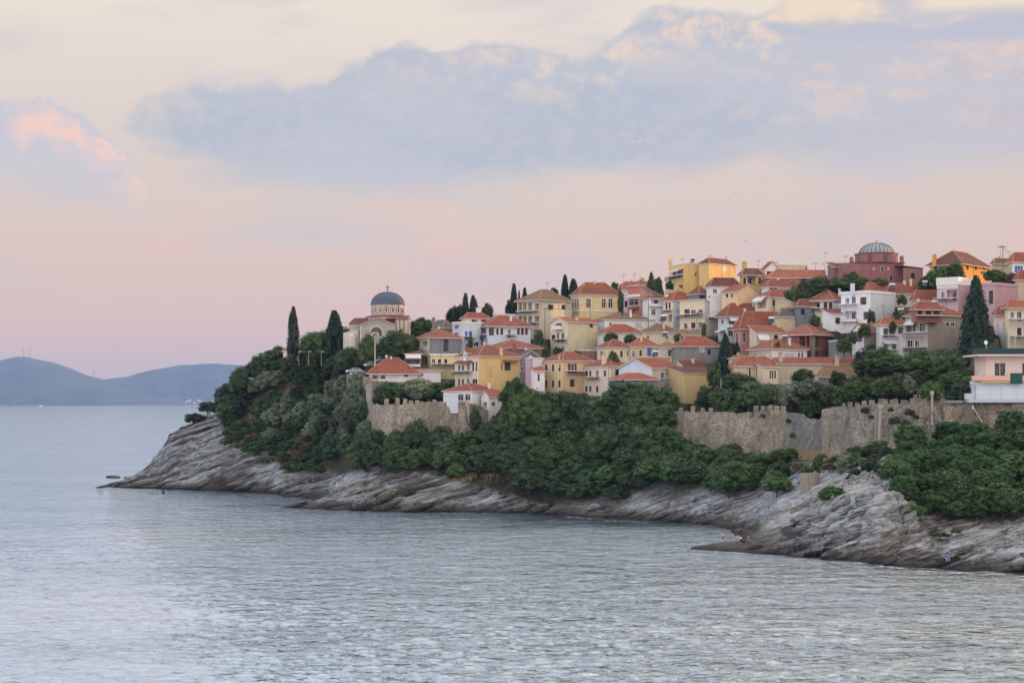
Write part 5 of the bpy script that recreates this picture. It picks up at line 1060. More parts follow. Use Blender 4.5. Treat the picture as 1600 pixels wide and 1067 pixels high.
# ---------------------------------------------------------------- hammam
def hammam():
    CARVE.append((1325, 1445, 450, 422, 16))
    D = 424; s = D/F; z = lambda y: zof(y, D)
    t = thing('bath_house', 'old crimson bath house with a ribbed lead dome on an octagonal drum', 'bath house', P(1370, 446, D))
    dk = plain('hammam_cornice', (112, 84, 84), .9)
    C = P(1338, 448, D); C = (C[0], C[1]); a = radians(10); u, n = (cos(a), sin(a)), (sin(a), -cos(a)); W = face_solve(C, u, 1412); v = (-n[0], -n[1])
    hs = []
    for x0, x1, y0, y1 in ((1376.5, 1380.5, 415.5, 424.5), (1390, 1394, 429, 438)): hs.append((face_solve(C, u, x0), face_solve(C, u, x1), z(y1), z(y0), .3))
    b = MB(); wall_face(b, C, u, n, W, z(452)-3, z(410.5), hs)
    C0 = (C[0]-3.5, C[1]+6)
    b.quad((*C, z(452)-3), (*C, z(410.5)), (*C0, z(410.5)), (*C0, z(452)-3)); c1 = (C[0]+u[0]*W, C[1]+u[1]*W); e1 = (c1[0]+v[0]*11, c1[1]+v[1]*11); e0 = (C0[0]+v[0]*6, C0[1]+v[1]*6)
    b.quad((*c1, z(452)-3), (*e1, z(452)-3), (*e1, z(410.5)), (*c1, z(410.5))); b.quad((*C, z(410.5)), (*c1, z(410.5)), (*e1, z(410.5)), (*e0, z(410.5)), (*C0, z(410.5)))
    b.build('wall', HAM, t)
    for h in hs:
        b = MB(); arch(b, C, u, n, h[0]-.15, h[1]+.15, h[2]-.1, h[3]+.25, .05); w = b.build('window', plaster((196, 160, 150), .2), t); b = MB(); arch(b, C, u, n, h[0], h[1], h[2], h[3]+.1, .08); b.build('pane', GLASS, w)
    for x, y in ((1365, 419.5), (1388, 419.5)):
        tt = face_solve(C, u, x); b = MB(); Qc = lambda r, an: (C[0]+u[0]*(tt+r*cos(an))+n[0]*.05, C[1]+u[1]*(tt+r*cos(an))+n[1]*.05, z(y)+r*sin(an)); b.quad(*[Qc(.33, k*pi/5) for k in range(10)]); b.build('round_plaque', plaster((214, 180, 172), .2), t)
    b = MB(); obox(b, C, u, n, -.3, W+.3, z(410.5), z(409), -11, .3); b.build('cornice', dk, t)
    cx = (xof(1370, D+5), D+5.5, 0); R = 33.5*s; zd = z(394.5)
    b = MB(); b.lathe(cx, [(R, z(409)), (R, zd)], 8, off=pi/8+radians(14)); dr = b.build('drum', HAM, t)
    for k in range(8):
        an = 2*pi*k/8+radians(14)+pi/4; nn = (cos(an), sin(an)); uu = (-sin(an), cos(an)); r = R*cos(pi/8); Cc = (cx[0]+nn[0]*r, cx[1]+nn[1]*r)
        if nn[1] > .3: continue
        b = MB(); arch(b, Cc, uu, nn, -.55, .55, z(407.5), z(397), .05); w = b.build('window', dk, dr); b = MB(); arch(b, Cc, uu, nn, -.36, .36, z(407), z(398), .08); b.build('pane', GLASS, w)
    b = MB(); b.lathe(cx, [(R*1.04, zd-.1), (R*1.04, zd+.12), (R*.8, zd+.14)], 8, off=pi/8+radians(14)); b.build('drum_cornice', dk, t)
    lead = plain('pale_lead', (150, 156, 160), .6); Rd = 27*s
    b = MB(); b.lathe(cx, [(Rd*cos(q), zd+.1+(z(377.3)-zd)*sin(q)) for q in np.linspace(0, pi/2-.02, 12)], 32); dm = b.build('dome', lead, t, smooth=True)
    for k in range(24):
        an = 2*pi*k/24; b = MB(); b.tube([(cx[0]+(Rd+.06)*cos(q)*cos(an), cx[1]+(Rd+.06)*cos(q)*sin(an), zd+.12+(z(377.3)-zd)*sin(q)) for q in np.linspace(0, pi/2-.08, 7)], .10, 4)
        b.build('dome_rib', plain('dark_lead', (92, 96, 104), .6), dm)
    b = MB(); b.tube([(cx[0], cx[1], z(377.6)), (cx[0], cx[1], z(376)), (cx[0], cx[1], z(371))], [.22, .12, .04], 8); b.build('finial', IRON, t)
    for x, y0, y1, lab in ((1330.5, 400, 409.5, ''), (1409, 398, 410, '')):
        b = MB(); c = (xof(x, D+2), D+2, 0); r = 3.2*s; b.lathe(c, [(r, z(y1)), (r, z(y0+2.5)), (r*.8, z(y0+1)), (.05, z(y0))], 12); b.build('chimney_turret', HAM, t, smooth=False)
    # right wing
    C2 = (xof(1411, D-2), D-2); a = radians(16); u, n = (cos(a), sin(a)), (sin(a), -cos(a)); W = face_solve(C2, u, 1442); v = (-n[0], -n[1])
    h = (face_solve(C2, u, 1424), face_solve(C2, u, 1428.5), zof(435, D-2), zof(427, D-2), .25)
    b = MB(); wall_face(b, C2, u, n, W, z(450)-3, z(419.5), [h]); c1 = (C2[0]+u[0]*W, C2[1]+u[1]*W); e1 = (c1[0]+v[0]*8, c1[1]+v[1]*8); b.quad((*c1, z(450)-3), (*e1, z(450)-3), (*e1, z(419.5)), (*c1, z(419.5))); b.build('wing_wall', HAM, t)
    window(t, C2, u, n, *h[:4], 't')
    Q = lambda tt, o, hh: (C2[0]+u[0]*tt+v[0]*o, C2[1]+u[1]*tt+v[1]*o, hh)
    b = MB(); b.hexa([Q(-.2, -.4, z(419.5)+.5), Q(W+.4, -.4, z(419.5)), Q(W+.4, 8, z(419.5)), Q(-.2, 8, z(419.5)+.5)], [Q(-.2, 3, z(413.5)), Q(W*.2, 3, z(414)), Q(W*.2, 5, z(414)), Q(-.2, 5, z(413.5))]); r = b.build('wing_roof', ROOF['d'], t); uvroof(r)
hammam()
# ---------------------------------------------------------------- city walls
def wall_run(root, pts, thick, mt, merl=None, name='wall', col=3.0):
    """pts: (x, ytop, yfoot, D) along the wall; front face finely cut and uneven"""
    b = MB(); xs = [p[0] for p in pts]; seq = []
    for p, q in zip(pts, pts[1:]): CARVE.append((p[0], q[0], (p[2]+q[2])/2, max(p[3], q[3])+1.5, 3.2))
    x = xs[0]
    while x < xs[-1]: seq.append(x); x += col
    seq.append(xs[-1]); n = 10; rings = []
    for i, x in enumerate(seq):
        yt, yf, D = [np.interp(x, xs, [p[k] for p in pts]) for k in (1, 2, 3)]
        zt, zf = zof(yt, D)+.35*float(fbm(np.array([x*.35]), np.array([1.]), np.array([2.]), 3, 4)[0]), zof(yf, D)-3
        cl = []
        for k in range(n+1):
            t = k/n; z = zf+(zt-zf)*t; nz = float(fbm(np.array([x*.12]), np.array([z*.5]), np.array([3.0]), 3, 8)[0])
            batter = (1-t)*1.0 if k else 1.2
            cl.append((xof(x, D)+.0, D-batter-nz*.75, z))
        cl.append((xof(x, D+thick), D+thick, zt)); cl.append((xof(x, D+thick), D+thick, zf)); rings.append(cl)
    base = 0
    for r in rings: b.v += r
    m = n+3
    for i in range(len(rings)-1):
        for k in range(m-1): b.f.append((i*m+k, (i+1)*m+k, (i+1)*m+k+1, i*m+k+1)); b.m.append(0)
    b.f.append(tuple(range(m))); b.m.append(0); b.f.append(tuple((len(rings)-1)*m+k for k in range(m))[::-1]); b.m.append(0)
    b.build(name, mt, root)
    rnd = random.Random(4)
    for (x0, x1, yt) in merl or []:
        xm = (x0+x1)/2; ytw, D = np.interp(xm, xs, [p[1] for p in pts]), np.interp(xm, xs, [p[3] for p in pts])
        D2 = D+.45; zb, zt = zof(ytw, D)-.5, zof(yt, D); xa, xb = xof(x0, D2), xof(x1, D2); j = lambda: rnd.uniform(-.08, .08)
        q = MB(); q.hexa([(xa+j(), D2-.42, zb), (xb+j(), D2-.42, zb), (xb, D2+.42, zb), (xa, D2+.42, zb)], [(xa+j(), D2-.38, zt+2*j()), (xb+j(), D2-.38, zt+3*j()), (xb+j(), D2+.38, zt+j()), (xa+j(), D2+.38, zt+j())])
        c = ((xa+xb)/2+j(), D2, zt+.12+2*j()); i = len(q.v); q.v.append(c)
        q.f += [(4, 5, i), (5, 6, i), (6, 7, i), (7, 4, i)]; q.m += [0]*4
        q.build('merlon', mt, root)
t = thing('city_wall', 'round stone bastion with battlements standing on the slope below the white cottage', 'wall', P(580, 690, 394))
mer = [(x-3.2, x+3.2, yt) for x, yt in ((604, 623), (621, 623), (633, 623), (642, 626), (652, 625.5))]+[(676, 682, 624.5)]
wall_run(t, [(580, 626, 690, 401), (584, 631, 690, 397), (600, 632, 695, 393), (625, 632, 702, 390.5), (650, 631, 705, 390), (660, 627, 705, 390), (694, 628, 700, 391), (716, 634, 696, 392), (738, 640, 690, 393)], 2.2, STONE, mer)
t = thing('city_wall', 'vertical corner of old wall climbing from the bastion to the cafe', 'wall', P(577, 640, 404))
wall_run(t, [(572, 600, 650, 406), (576, 598, 690, 404), (582, 600, 692, 402)], 2.0, STONE)
t = thing('city_wall', 'rough retaining wall under the parking place left of the cafe', 'wall', P(556, 600, 415))
wall_run(t, [(542, 583, 606, 421.5), (548, 584, 608, 420.5), (560, 586, 616, 418), (578, 588, 622, 414), (582, 590, 622, 413)], 2.0, STONE)
t = thing('city_wall', 'low ruined wall with a rounded hump below the red roofed cafe', 'wall', P(620, 600, 411))
wall_run(t, [(582, 594, 612, 411.5), (600, 595, 612, 411), (618, 597, 612, 410.5), (632, 598, 612, 410), (640, 594, 612, 410), (650, 591, 612, 410), (664, 591, 610, 410), (674, 596, 610, 410.5)], 1.6, STONEG)
t = thing('city_wall', 'short wall with a buttress under the white cottage', 'wall', P(726, 650, 394))
wall_run(t, [(716, 630, 690, 391.2), (728, 628, 690, 391), (738, 630, 690, 391.4), (750, 634, 690, 392), (762, 640, 680, 393)], 1.2, STONE)
t = thing('city_wall', 'buff rubble wall with five pointed merlons behind the fig thicket', 'wall', P(1160, 700, 346))
mer = [(1061, 1067, 637), (1080, 1086, 635), (1095, 1101, 637), (1108, 1114, 637)]+[(1178+i*10.6, 1185.5+i*10.6, 634) for i in range(5)]
wall_run(t, [(1040, 646, 700, 367), (1062, 642, 700, 364), (1085, 643, 704, 361), (1120, 643, 712, 356), (1160, 646, 716, 351), (1175, 643, 718, 349.5), (1200, 642, 718, 347), (1226, 642, 718, 344.5), (1232, 646, 718, 344)], 1.8, STONE, mer)
t = thing('city_wall', 'smooth grey patched wall section between rubble wall and battlements', 'wall', P(1258, 712, 340))
wall_run(t, [(1230, 645, 718, 343.5), (1252, 646, 718, 341), (1262, 652, 718, 340), (1282, 656, 718, 338), (1288, 644, 718, 337)], 1.8, STONEP)
t = thing('city_wall', 'long grey city wall with square battlements above the pale cliff', 'wall', P(1360, 700, 332))
mer = [(1316, 1321, 630), (1325, 1332, 629.5), (1336, 1343, 629), (1347, 1354, 626.5), (1358, 1366, 625), (1373, 1386, 623), (1391, 1402, 625), (1408, 1419, 625)]
wall_run(t, [(1284, 640, 716, 337), (1300, 636, 714, 335), (1320, 635, 712, 332.5), (1345, 633, 706, 330), (1380, 630, 702, 327), (1420, 631, 700, 323.5), (1424, 629, 700, 323)], 1.8, STONEG, mer)
t = thing('city_wall', 'higher tower like stretch of the city wall left of the green trellis', 'wall', P(1445, 690, 321))
mer = [(1428, 1433, 617), (1437, 1444, 616), (1449, 1456, 616), (1462, 1472, 614)]
wall_run(t, [(1422, 622, 700, 320.5), (1440, 621, 698, 319), (1460, 620, 694, 318), (1473, 619, 690, 317.5), (1477, 626, 690, 317.5)], 2.0, STONE, mer)
t = thing('city_wall', 'tall buff wall carrying the white house at the right edge', 'wall', P(1540, 670, 315))
wall_run(t, [(1474, 629, 690, 316), (1500, 630, 688, 315), (1540, 631, 686, 314.5), (1600, 631, 690, 313), (1680, 631, 690, 311)], 2.2, STONE, None)

TV, TPX = terrain(); town_hill()
def snap(x, D):
    i = int(np.argmin(np.abs(TPX-x))); r = TV[i]; k = np.argsort(np.abs(r[:, 1]-D))[:4]; return float(r[k, 2].max())

def hit(x, y):
    """where the finished, uneven shore is met at photo point (x, y)"""
    r = TV[int(np.argmin(np.abs(TPX-x)))]; yy = HY-(r[:, 2]-CH)*F/r[:, 1]; k = np.where((np.abs(yy-y) < 1.6) & (r[:, 2] > -.2))[0]
    return (xof(x, r[k[0], 1]), float(r[k[0], 1]), float(r[k[0], 2])) if len(k) else P(x, y, look(x, y))
# ---------------------------------------------------------------- vegetation
def leafmat(name, c1, c2):
    def fn(g):
        oi = g.new('ShaderNodeObjectInfo'); p = pos(g)
        at = g.new('ShaderNodeAttribute', attribute_name='tone').outputs['Fac']
        n = g.noise(p, .35, 3, .5)
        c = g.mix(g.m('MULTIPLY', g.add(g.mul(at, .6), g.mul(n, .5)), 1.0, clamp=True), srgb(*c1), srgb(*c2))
        r = oi.outputs['Random']
        c = g.mix(g.mul(g.step(r, .45, .0), .5), c, sc(srgb(*c1), .62))
        c = g.mix(g.mul(g.step(r, .55, 1.0), .40), c, srgb(min(c2[0]+12, 220), min(c2[1]+14, 220), c2[2]+6))
        n2 = g.noise(p, 1.1, 2, .5); c = g.mix(g.mul(g.step(n2, .45, .7), .35), c, sc(srgb(*c2), 1.2))
        d = g.new('ShaderNodeBsdfPrincipled'); g.l.new(c, d.inputs['Base Color']); d.inputs['Roughness'].default_value = .55; d.inputs['Specular IOR Level'].default_value = .25
        t = g.new('ShaderNodeBsdfTranslucent'); g.l.new(c, t.inputs[0])
        m = g.new('ShaderNodeMixShader'); m.inputs[0].default_value = .18; g.l.new(d.outputs[0], m.inputs[1]); g.l.new(t.outputs[0], m.inputs[2])
        return m.outputs[0]
    return mat(name, fn)
LEAF = {'dark': leafmat('leaf_dark_green', (36, 56, 38), (84, 106, 66)), 'mid': leafmat('leaf_green', (38, 62, 38), (88, 116, 64)), 'olive': leafmat('leaf_olive_grey', (66, 84, 68), (136, 150, 124)),
        'fig': leafmat('leaf_fig', (32, 56, 38), (84, 114, 72)), 'vine': leafmat('leaf_vine', (32, 60, 38), (80, 114, 60)), 'cyp': leafmat('leaf_cypress', (20, 36, 34), (50, 72, 60)),
        'yel': leafmat('leaf_yellow_green', (120, 136, 40), (186, 196, 80)), 'dry': leafmat('leaf_dry_brown', (88, 74, 60), (134, 116, 92)), 'pine': leafmat('leaf_pine', (30, 46, 38), (72, 92, 66))}
BARK = plain('bark', (82, 70, 60), .95)
def crown_mesh(name, seed, kind, leaf, nclump, perclump):
    """unit crown: x,y in -1..1, z 0..2; leaf cards gathered in clumps over a lumpy shell"""
    rng = np.random.default_rng(seed); cs = []
    if kind == 'cyp':
        for k in range(nclump):
            z = ((k+rng.random())/nclump)**.85; r = (1-z)**.62*(min(z/.12, 1)**.6)*.92; a = rng.random()*2*pi
            cs.append((r*.62*cos(a), r*.62*sin(a), z*2, .42*(.35+r*.75), 1.9))
    elif kind == 'flame':       # ragged fir like
        for k in range(nclump):
            z = ((k+rng.random())/nclump)**1.0; r = (1-z)**.8*(.78+.35*rng.random())*min(1, z/.08+.4); a = rng.random()*2*pi
            cs.append((r*.72*cos(a), r*.72*sin(a), z*2, .16+.16*r, 1.3))
    elif kind == 'pine':        # open layered
        for k in range(nclump):
            z = .45+1.45*rng.random(); r = .9*rng.random()**.6*(1.15-.35*abs(z-1.2)); a = rng.random()*2*pi
            cs.append((r*cos(a), r*sin(a), z, .20+.14*rng.random(), .5))
    else:
        for k in range(nclump):
            # fibonacci directions, upper 3/4 of an ellipsoid, random depth
            t = (k+.5)/nclump; zc = 1-1.65*t; a = k*2.39996+rng.random(); rr = math.sqrt(max(1-zc*zc, 0)); q = .70+.36*rng.random()-.2*(rng.random() < .2)
            s = (.24+.20*rng.random())*(1 if kind != 'open' else .8)
            cs.append((rr*cos(a)*q*.80, rr*sin(a)*q*.80, 1+zc*q*.78, s, .85))
    V, T = [], []
    for (cx, cy, cz, s, st) in cs:
        n = perclump; d = rng.normal(size=(n, 3)); d /= np.linalg.norm(d, axis=1)[:, None]
        d[:, 2] = np.where(rng.random(n) < .55, np.abs(d[:, 2]), d[:, 2])
        r = s*(.72+.36*rng.random(n))[:, None]; c = d*r*np.array([1, 1, st])+np.array([cx, cy, cz])
        # card orientation: mostly facing outward, tumbled
        nn = d+rng.normal(size=(n, 3))*.55; nn /= np.linalg.norm(nn, axis=1)[:, None]
        u = np.cross(nn, rng.normal(size=(n, 3))); u /= np.linalg.norm(u, axis=1)[:, None]; w = np.cross(nn, u)
        L = leaf*(.65+.7*rng.random(n))[:, None]; W = L*(.42+.25*rng.random(n))[:, None]
        asp = np.array([1, 1, .5 if kind not in ('cyp', 'flame') else .6])
        fold = nn*L*.25
        quad = np.stack([c-u*L*asp, c-w*W*asp-fold*.3, c+u*L*asp, c+w*W*asp-fold*.3], 1)
        V.append(quad.reshape(-1, 3)); T.append(np.repeat(np.clip(.45+.35*rng.random()-.25+.5*rng.random(n), 0, 1), 4))
    V = np.concatenate(V); T = np.concatenate(T); nq = len(V)//4
    # solid heart of each clump: a small faceted lump so the crown is not see-through
    Fc = np.arange(nq*4).reshape(-1, 4); LV, LF = [], []
    base = len(V)
    ico = [(0, 0, 1), (.89, 0, .45), (.28, .85, .45), (-.72, .53, .45), (-.72, -.53, .45), (.28, -.85, .45), (.72, .53, -.45), (-.28, .85, -.45), (-.89, 0, -.45), (-.28, -.85, -.45), (.72, -.53, -.45), (0, 0, -1)]
    tri = [(0, 1, 2), (0, 2, 3), (0, 3, 4), (0, 4, 5), (0, 5, 1), (1, 6, 2), (2, 7, 3), (3, 8, 4), (4, 9, 5), (5, 10, 1), (6, 7, 2), (7, 8, 3), (8, 9, 4), (9, 10, 5), (10, 6, 1), (11, 7, 6), (11, 8, 7), (11, 9, 8), (11, 10, 9), (11, 6, 10)]
    hs = cs if kind not in ('pine',) else cs[::2]
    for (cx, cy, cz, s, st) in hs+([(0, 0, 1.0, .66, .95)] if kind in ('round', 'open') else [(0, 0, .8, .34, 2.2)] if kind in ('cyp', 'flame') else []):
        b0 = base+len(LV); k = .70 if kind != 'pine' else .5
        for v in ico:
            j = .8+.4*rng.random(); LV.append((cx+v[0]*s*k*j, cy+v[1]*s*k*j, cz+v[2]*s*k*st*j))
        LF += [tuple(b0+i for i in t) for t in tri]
    AV = np.concatenate([V, np.array(LV)]); AV[:, 2] = np.clip(AV[:, 2], .01, 2.2)
    me = bpy.data.meshes.new(name); nv = len(AV); nl = nq*4+len(LF)*3
    me.vertices.add(nv); me.vertices.foreach_set('co', AV.ravel()); me.loops.add(nl)
    me.loops.foreach_set('vertex_index', np.concatenate([Fc.ravel(), np.array(LF).ravel()]))
    me.polygons.add(nq+len(LF)); me.polygons.foreach_set('loop_start', np.concatenate([np.arange(nq)*4, nq*4+np.arange(len(LF))*3])); me.update(calc_edges=True)
    at = me.attributes.new('tone', 'FLOAT', 'POINT'); at.data.foreach_set('value', np.concatenate([T, np.full(len(LV), .05)]).astype(np.float32))  # hearts get a dark tone: inner crown shade put into the colour
    return me
PROTO = {}
def proto(kind, size, var):
    key = (kind, size, var)
    if key not in PROTO:
        lf = {'s': .145, 'm': .10, 'l': .072}[size]*(1.0 if kind != 'fig' else 1.5)
        nc = {'s': 22, 'm': 34, 'l': 60}[size]; pc = {'s': 60, 'm': 75, 'l': 90}[size]
        k = {'fig': 'round'}.get(kind, kind)
        if kind == 'cyp': nc, pc, lf = 46, 70, .10
        if kind == 'flame': nc, pc, lf = 130, 42, .075
        if kind == 'pine': nc, pc, lf = 44, 60, .055
        if kind == 'fig': pc = int(pc*.8)
        PROTO[key] = crown_mesh('crown_%s' % kind, 100+hash_key(key), k, lf, nc, pc)
    return PROTO[key]
def hash_key(k): return sum(ord(c)*(i+3) for i, c in enumerate(repr(k))) % 9973
TRUNK = {}
def trunk_mesh(kind):
    if kind in TRUNK: return TRUNK[kind]
    b = MB(); rnd = random.Random(hash_key(kind))
    b.tube([(0, 0, -.35), (.02, .01, .25), (.05, 0, .6), (.02, .03, 1.2)], [.075, .055, .045, .02], 6)
    if kind not in ('cyp', 'flame'):
        for k in range(6):
            a = k*2*pi/6+rnd.random(); z0 = .25+.1*k; r = .5+.2*rnd.random()
            b.tube([(0.03, 0, z0), (r*.5*cos(a), r*.5*sin(a), z0+.35), (r*cos(a), r*sin(a), z0+.8)], [.035, .025, .01], 5)
    me = bpy.data.meshes.new('trunk'); me.from_pydata(b.v, [], b.f); TRUNK[kind] = me; return me
MESHMAT = {}
def leafed(me, col):       # one mesh copy per leaf colour, shared by all alike crowns
    k = (me.name, col)
    if k not in MESHMAT:
        m = me.copy(); m.materials.clear(); m.materials.append(LEAF[col] if col in LEAF else BARK); MESHMAT[k] = m
    return MESHMAT[k]
RV = random.Random(11)
def tree(x, yt, yb, w, kind, col, label, name=None, cat='tree', group=None, D=None, lift=0, squash=1.0, rz=None, ext=1.8):
    """crown spans photo rows yt..yb and w columns; stands on the slope"""
    D = D or look(x, yb); s = D/F; X = xof(x, D); gz = zof(yb, D); R = w*s/2; top = zof(yt, D)
    gg = ground(x, min(D+R*.35, D+2)); gz = max(min(gz, gg), gz-ext); H = top-gz
    H *= .93
    if kind == 'cyp': R *= 1.4
    if kind == 'flame': R *= 1.25
    D += min(R*.35, 2.0)
    if name is None: name = {'cyp': 'cypress_tree', 'flame': 'conifer_tree', 'pine': 'pine_tree', 'fig': 'fig_tree'}.get(kind, 'tree' if cat == 'tree' else 'shrub')
    size = 's' if R < 1.9 else 'm' if R < 3.8 else 'l'
    root = thing(name, label, cat, (X, D, gz), group)
    me = leafed(proto(kind, size, RV.randrange(3) if kind not in ('cyp', 'flame', 'pine') else 0), col)
    o = bpy.data.objects.new('crown', me); scene.collection.objects.link(o); o.parent = root
    stem = H*lift; o.location = (0, 0, stem); o.scale = (R, R*squash, (H-stem)/2); o.rotation_euler = (0, 0, RV.random()*6.28 if rz is None else rz)
    if R < 1.5 and cat == 'shrub' or w < 16 and yb > 600: return root
    t = bpy.data.objects.new('trunk', leafed(trunk_mesh(kind), 'bark')); scene.collection.objects.link(t); t.parent = root
    t.scale = (max(R*.7, .5), max(R*.7, .5), max(H*.55, 1.0)); t.rotation_euler = (0, 0, RV.random()*6.28)
    return root
def inside(p, poly):
    x, y = p; c = False
    for (x1, y1), (x2, y2) in zip(poly, poly[1:]+poly[:1]):
        if (y1 > y) != (y2 > y) and x < (x2-x1)*(y-y1)/(y2-y1)+x1: c = not c
    return c
NV = 0
COLN = {'dark': 'dark green', 'mid': 'fresh green', 'olive': 'silvery grey green', 'dry': 'brown dried up', 'pine': 'blackish green', 'fig': 'deep green', 'vine': 'bright green', 'cyp': 'near black'}
def fill(poly, size, kinds, label, group, jit=.35, hf=.95, cat='shrub', vs=.55, dens=1.0):
    """shrubs standing all over a patch of slope seen inside a polygon of the photo (rows = where they stand)"""
    xs = [p[0] for p in poly]; ys = [p[1] for p in poly]; y = max(ys); r = 0
    while y > min(ys):
        x = min(xs)+(r % 2)*size*.5
        while x < max(xs):
            px, py = x+RV.uniform(-1, 1)*jit*size, y+RV.uniform(-1, 1)*jit*size*vs
            if py < 662 and abs((px-385)*.607+(py-655)*.794) < 9 and 380 < px < 478: x += size; continue
            if inside((px, py), poly) and RV.random() < dens:
                k, c = RV.choice(kinds); q = RV.uniform(1.05, 1.85); s = size*q
                third = min(int((px-min(xs))/(max(xs)-min(xs))*5), 4)
                lb = '%s %s %s, %s part' % ('small' if q < 1.3 else 'medium sized' if q < 1.58 else 'large', COLN[c], label, ('leftmost', 'left', 'middle', 'right', 'rightmost')[third])
                tree(px, py-s*hf*RV.uniform(.75, 1.15), py+2, s*1.15, k, c, lb, cat=cat, group=group)
            x += size
        y -= size*vs; r += 1
RD, OP = 'round', 'open'
fill([(346, 652), (352, 632), (372, 612), (400, 590), (428, 572), (446, 566), (470, 562), (520, 566), (560, 592), (520, 606), (485, 615), (455, 640), (420, 660), (380, 668)], 25,
     [(RD, 'dark'), (OP, 'pine'), (OP, 'mid'), (RD, 'pine'), (OP, 'olive')], 'shrub on the upper headland', 'dark shrubs on the upper headland')
fill([(400, 672), (440, 652), (475, 630), (520, 615), (575, 612), (578, 685), (520, 700), (470, 690), (420, 690), (385, 684)], 21,
     [(RD, 'olive'), (RD, 'olive'), (OP, 'olive'), (OP, 'olive'), (RD, 'dark'), (OP, 'mid')], 'bush on the lower headland slope', 'grey green bushes on the headland', dens=.95)
fill([(375, 696), (420, 690), (500, 690), (525, 715), (515, 735), (470, 716), (420, 708), (385, 706)], 17,
     [(RD, 'mid'), (OP, 'dry'), (RD, 'vine'), (RD, 'dark')], 'scrub clump above the headland rocks', 'low scrub above the headland rocks', hf=.6, dens=.8)
fill([(505, 738), (520, 700), (580, 688), (660, 700), (720, 716), (745, 706), (790, 700), (800, 745), (770, 748), (700, 752), (680, 742), (600, 737), (560, 742), (530, 730)], 25,
     [(RD, 'dark'), (RD, 'mid'), (OP, 'dark'), (RD, 'fig')], 'bush under the round bastion', 'bushes under the bastion')
fill([(770, 700), (790, 665), (830, 650), (900, 650), (960, 660), (1050, 668), (1070, 700), (1060, 730), (960, 735), (860, 760), (830, 785), (810, 765), (790, 745)], 34,
     [(RD, 'dark'), (RD, 'dark'), (OP, 'dark')], 'tree in the wood below the houses', 'trees of the wood below the houses', hf=1.0, cat='tree', dens=.9)
fill([(832, 790), (845, 745), (880, 715), (960, 690), (1060, 705), (1140, 735), (1130, 755), (1080, 765), (1000, 778), (930, 790), (880, 797)], 31,
     [('fig', 'fig'), ('fig', 'fig'), ('fig', 'dark')], 'fig bush above the shore', 'fig bushes above the shore', hf=.9)
fill([(1098, 766), (1130, 745), (1185, 735), (1228, 752), (1222, 768), (1180, 776), (1130, 776)], 24,
     [(RD, 'mid'), (RD, 'dark')], 'rounded bush between fig thicket and tub', 'rounded bushes below the rubble wall')
fill([(1392, 775), (1396, 730), (1420, 706), (1470, 692), (1500, 686), (1560, 682), (1640, 680), (1640, 800), (1560, 812), (1500, 815), (1440, 820), (1410, 806)], 28,
     [(RD, 'vine'), (RD, 'vine'), ('fig', 'mid')], 'creeper mound on the right bank', 'creeper covered bushes on the right bank', hf=.95)
fill([(1310, 730), (1340, 712), (1390, 700), (1400, 735), (1370, 752), (1330, 745)], 20,
     [(OP, 'olive'), (RD, 'dark'), (OP, 'dark')], 'shrub at the long wall foot', 'shrubs at the foot of the wall', hf=.9)
fill([(1062, 638), (1120, 632), (1200, 636), (1290, 632), (1340, 626), (1480, 620), (1520, 616), (1520, 604), (1440, 602), (1340, 610), (1230, 618), (1120, 618), (1065, 632)], 24,
     [(RD, 'dark'), (RD, 'dark'), (OP, 'mid'), (RD, 'olive')], 'garden tree behind the battlements', 'garden trees behind the long wall', hf=.8, cat='tree', dens=.62)
fill([(590, 632), (600, 612), (640, 606), (700, 606), (694, 630)], 24, [(RD, 'dark'), (OP, 'mid'), (RD, 'olive')], 'shrub on the bastion terrace', 'shrubs on the bastion terrace', hf=.85)
fill([(488, 562), (510, 548), (560, 552), (660, 548), (662, 556), (600, 566), (572, 574), (530, 580)], 30, [(RD, 'dark'), (RD, 'mid'), (OP, 'dark')], 'tree in the church grove', 'trees in front of the church', hf=1.05, cat='tree')
fill([(1185, 478), (1232, 462), (1268, 446), (1300, 448), (1340, 452), (1300, 456), (1260, 472), (1240, 470)], 20, [(RD, 'dark'), (OP, 'mid')], 'bush below the bath house', 'bushes below the bath house', hf=.85)
fill([(1340, 600), (1350, 570), (1385, 560), (1420, 582), (1500, 580), (1525, 590), (1500, 606), (1400, 606)], 30, [(RD, 'dark'), (OP, 'dark'), (RD, 'mid')], 'tree below the balcony houses', 'trees below the taupe house', hf=.8, cat='tree')
def bush_label(x, y):
    best = min((o for o in scene.objects if o.get('category') in ('house', 'building') and 'far' not in o.name), key=lambda o: (800+F*o.location[0]/o.location[1]-x)**2+(HY-(o.location[2]-CH)*F/o.location[1]-y)**2)
    return 'small bush beside the '+' '.join(str(best['label']).split()[:11])
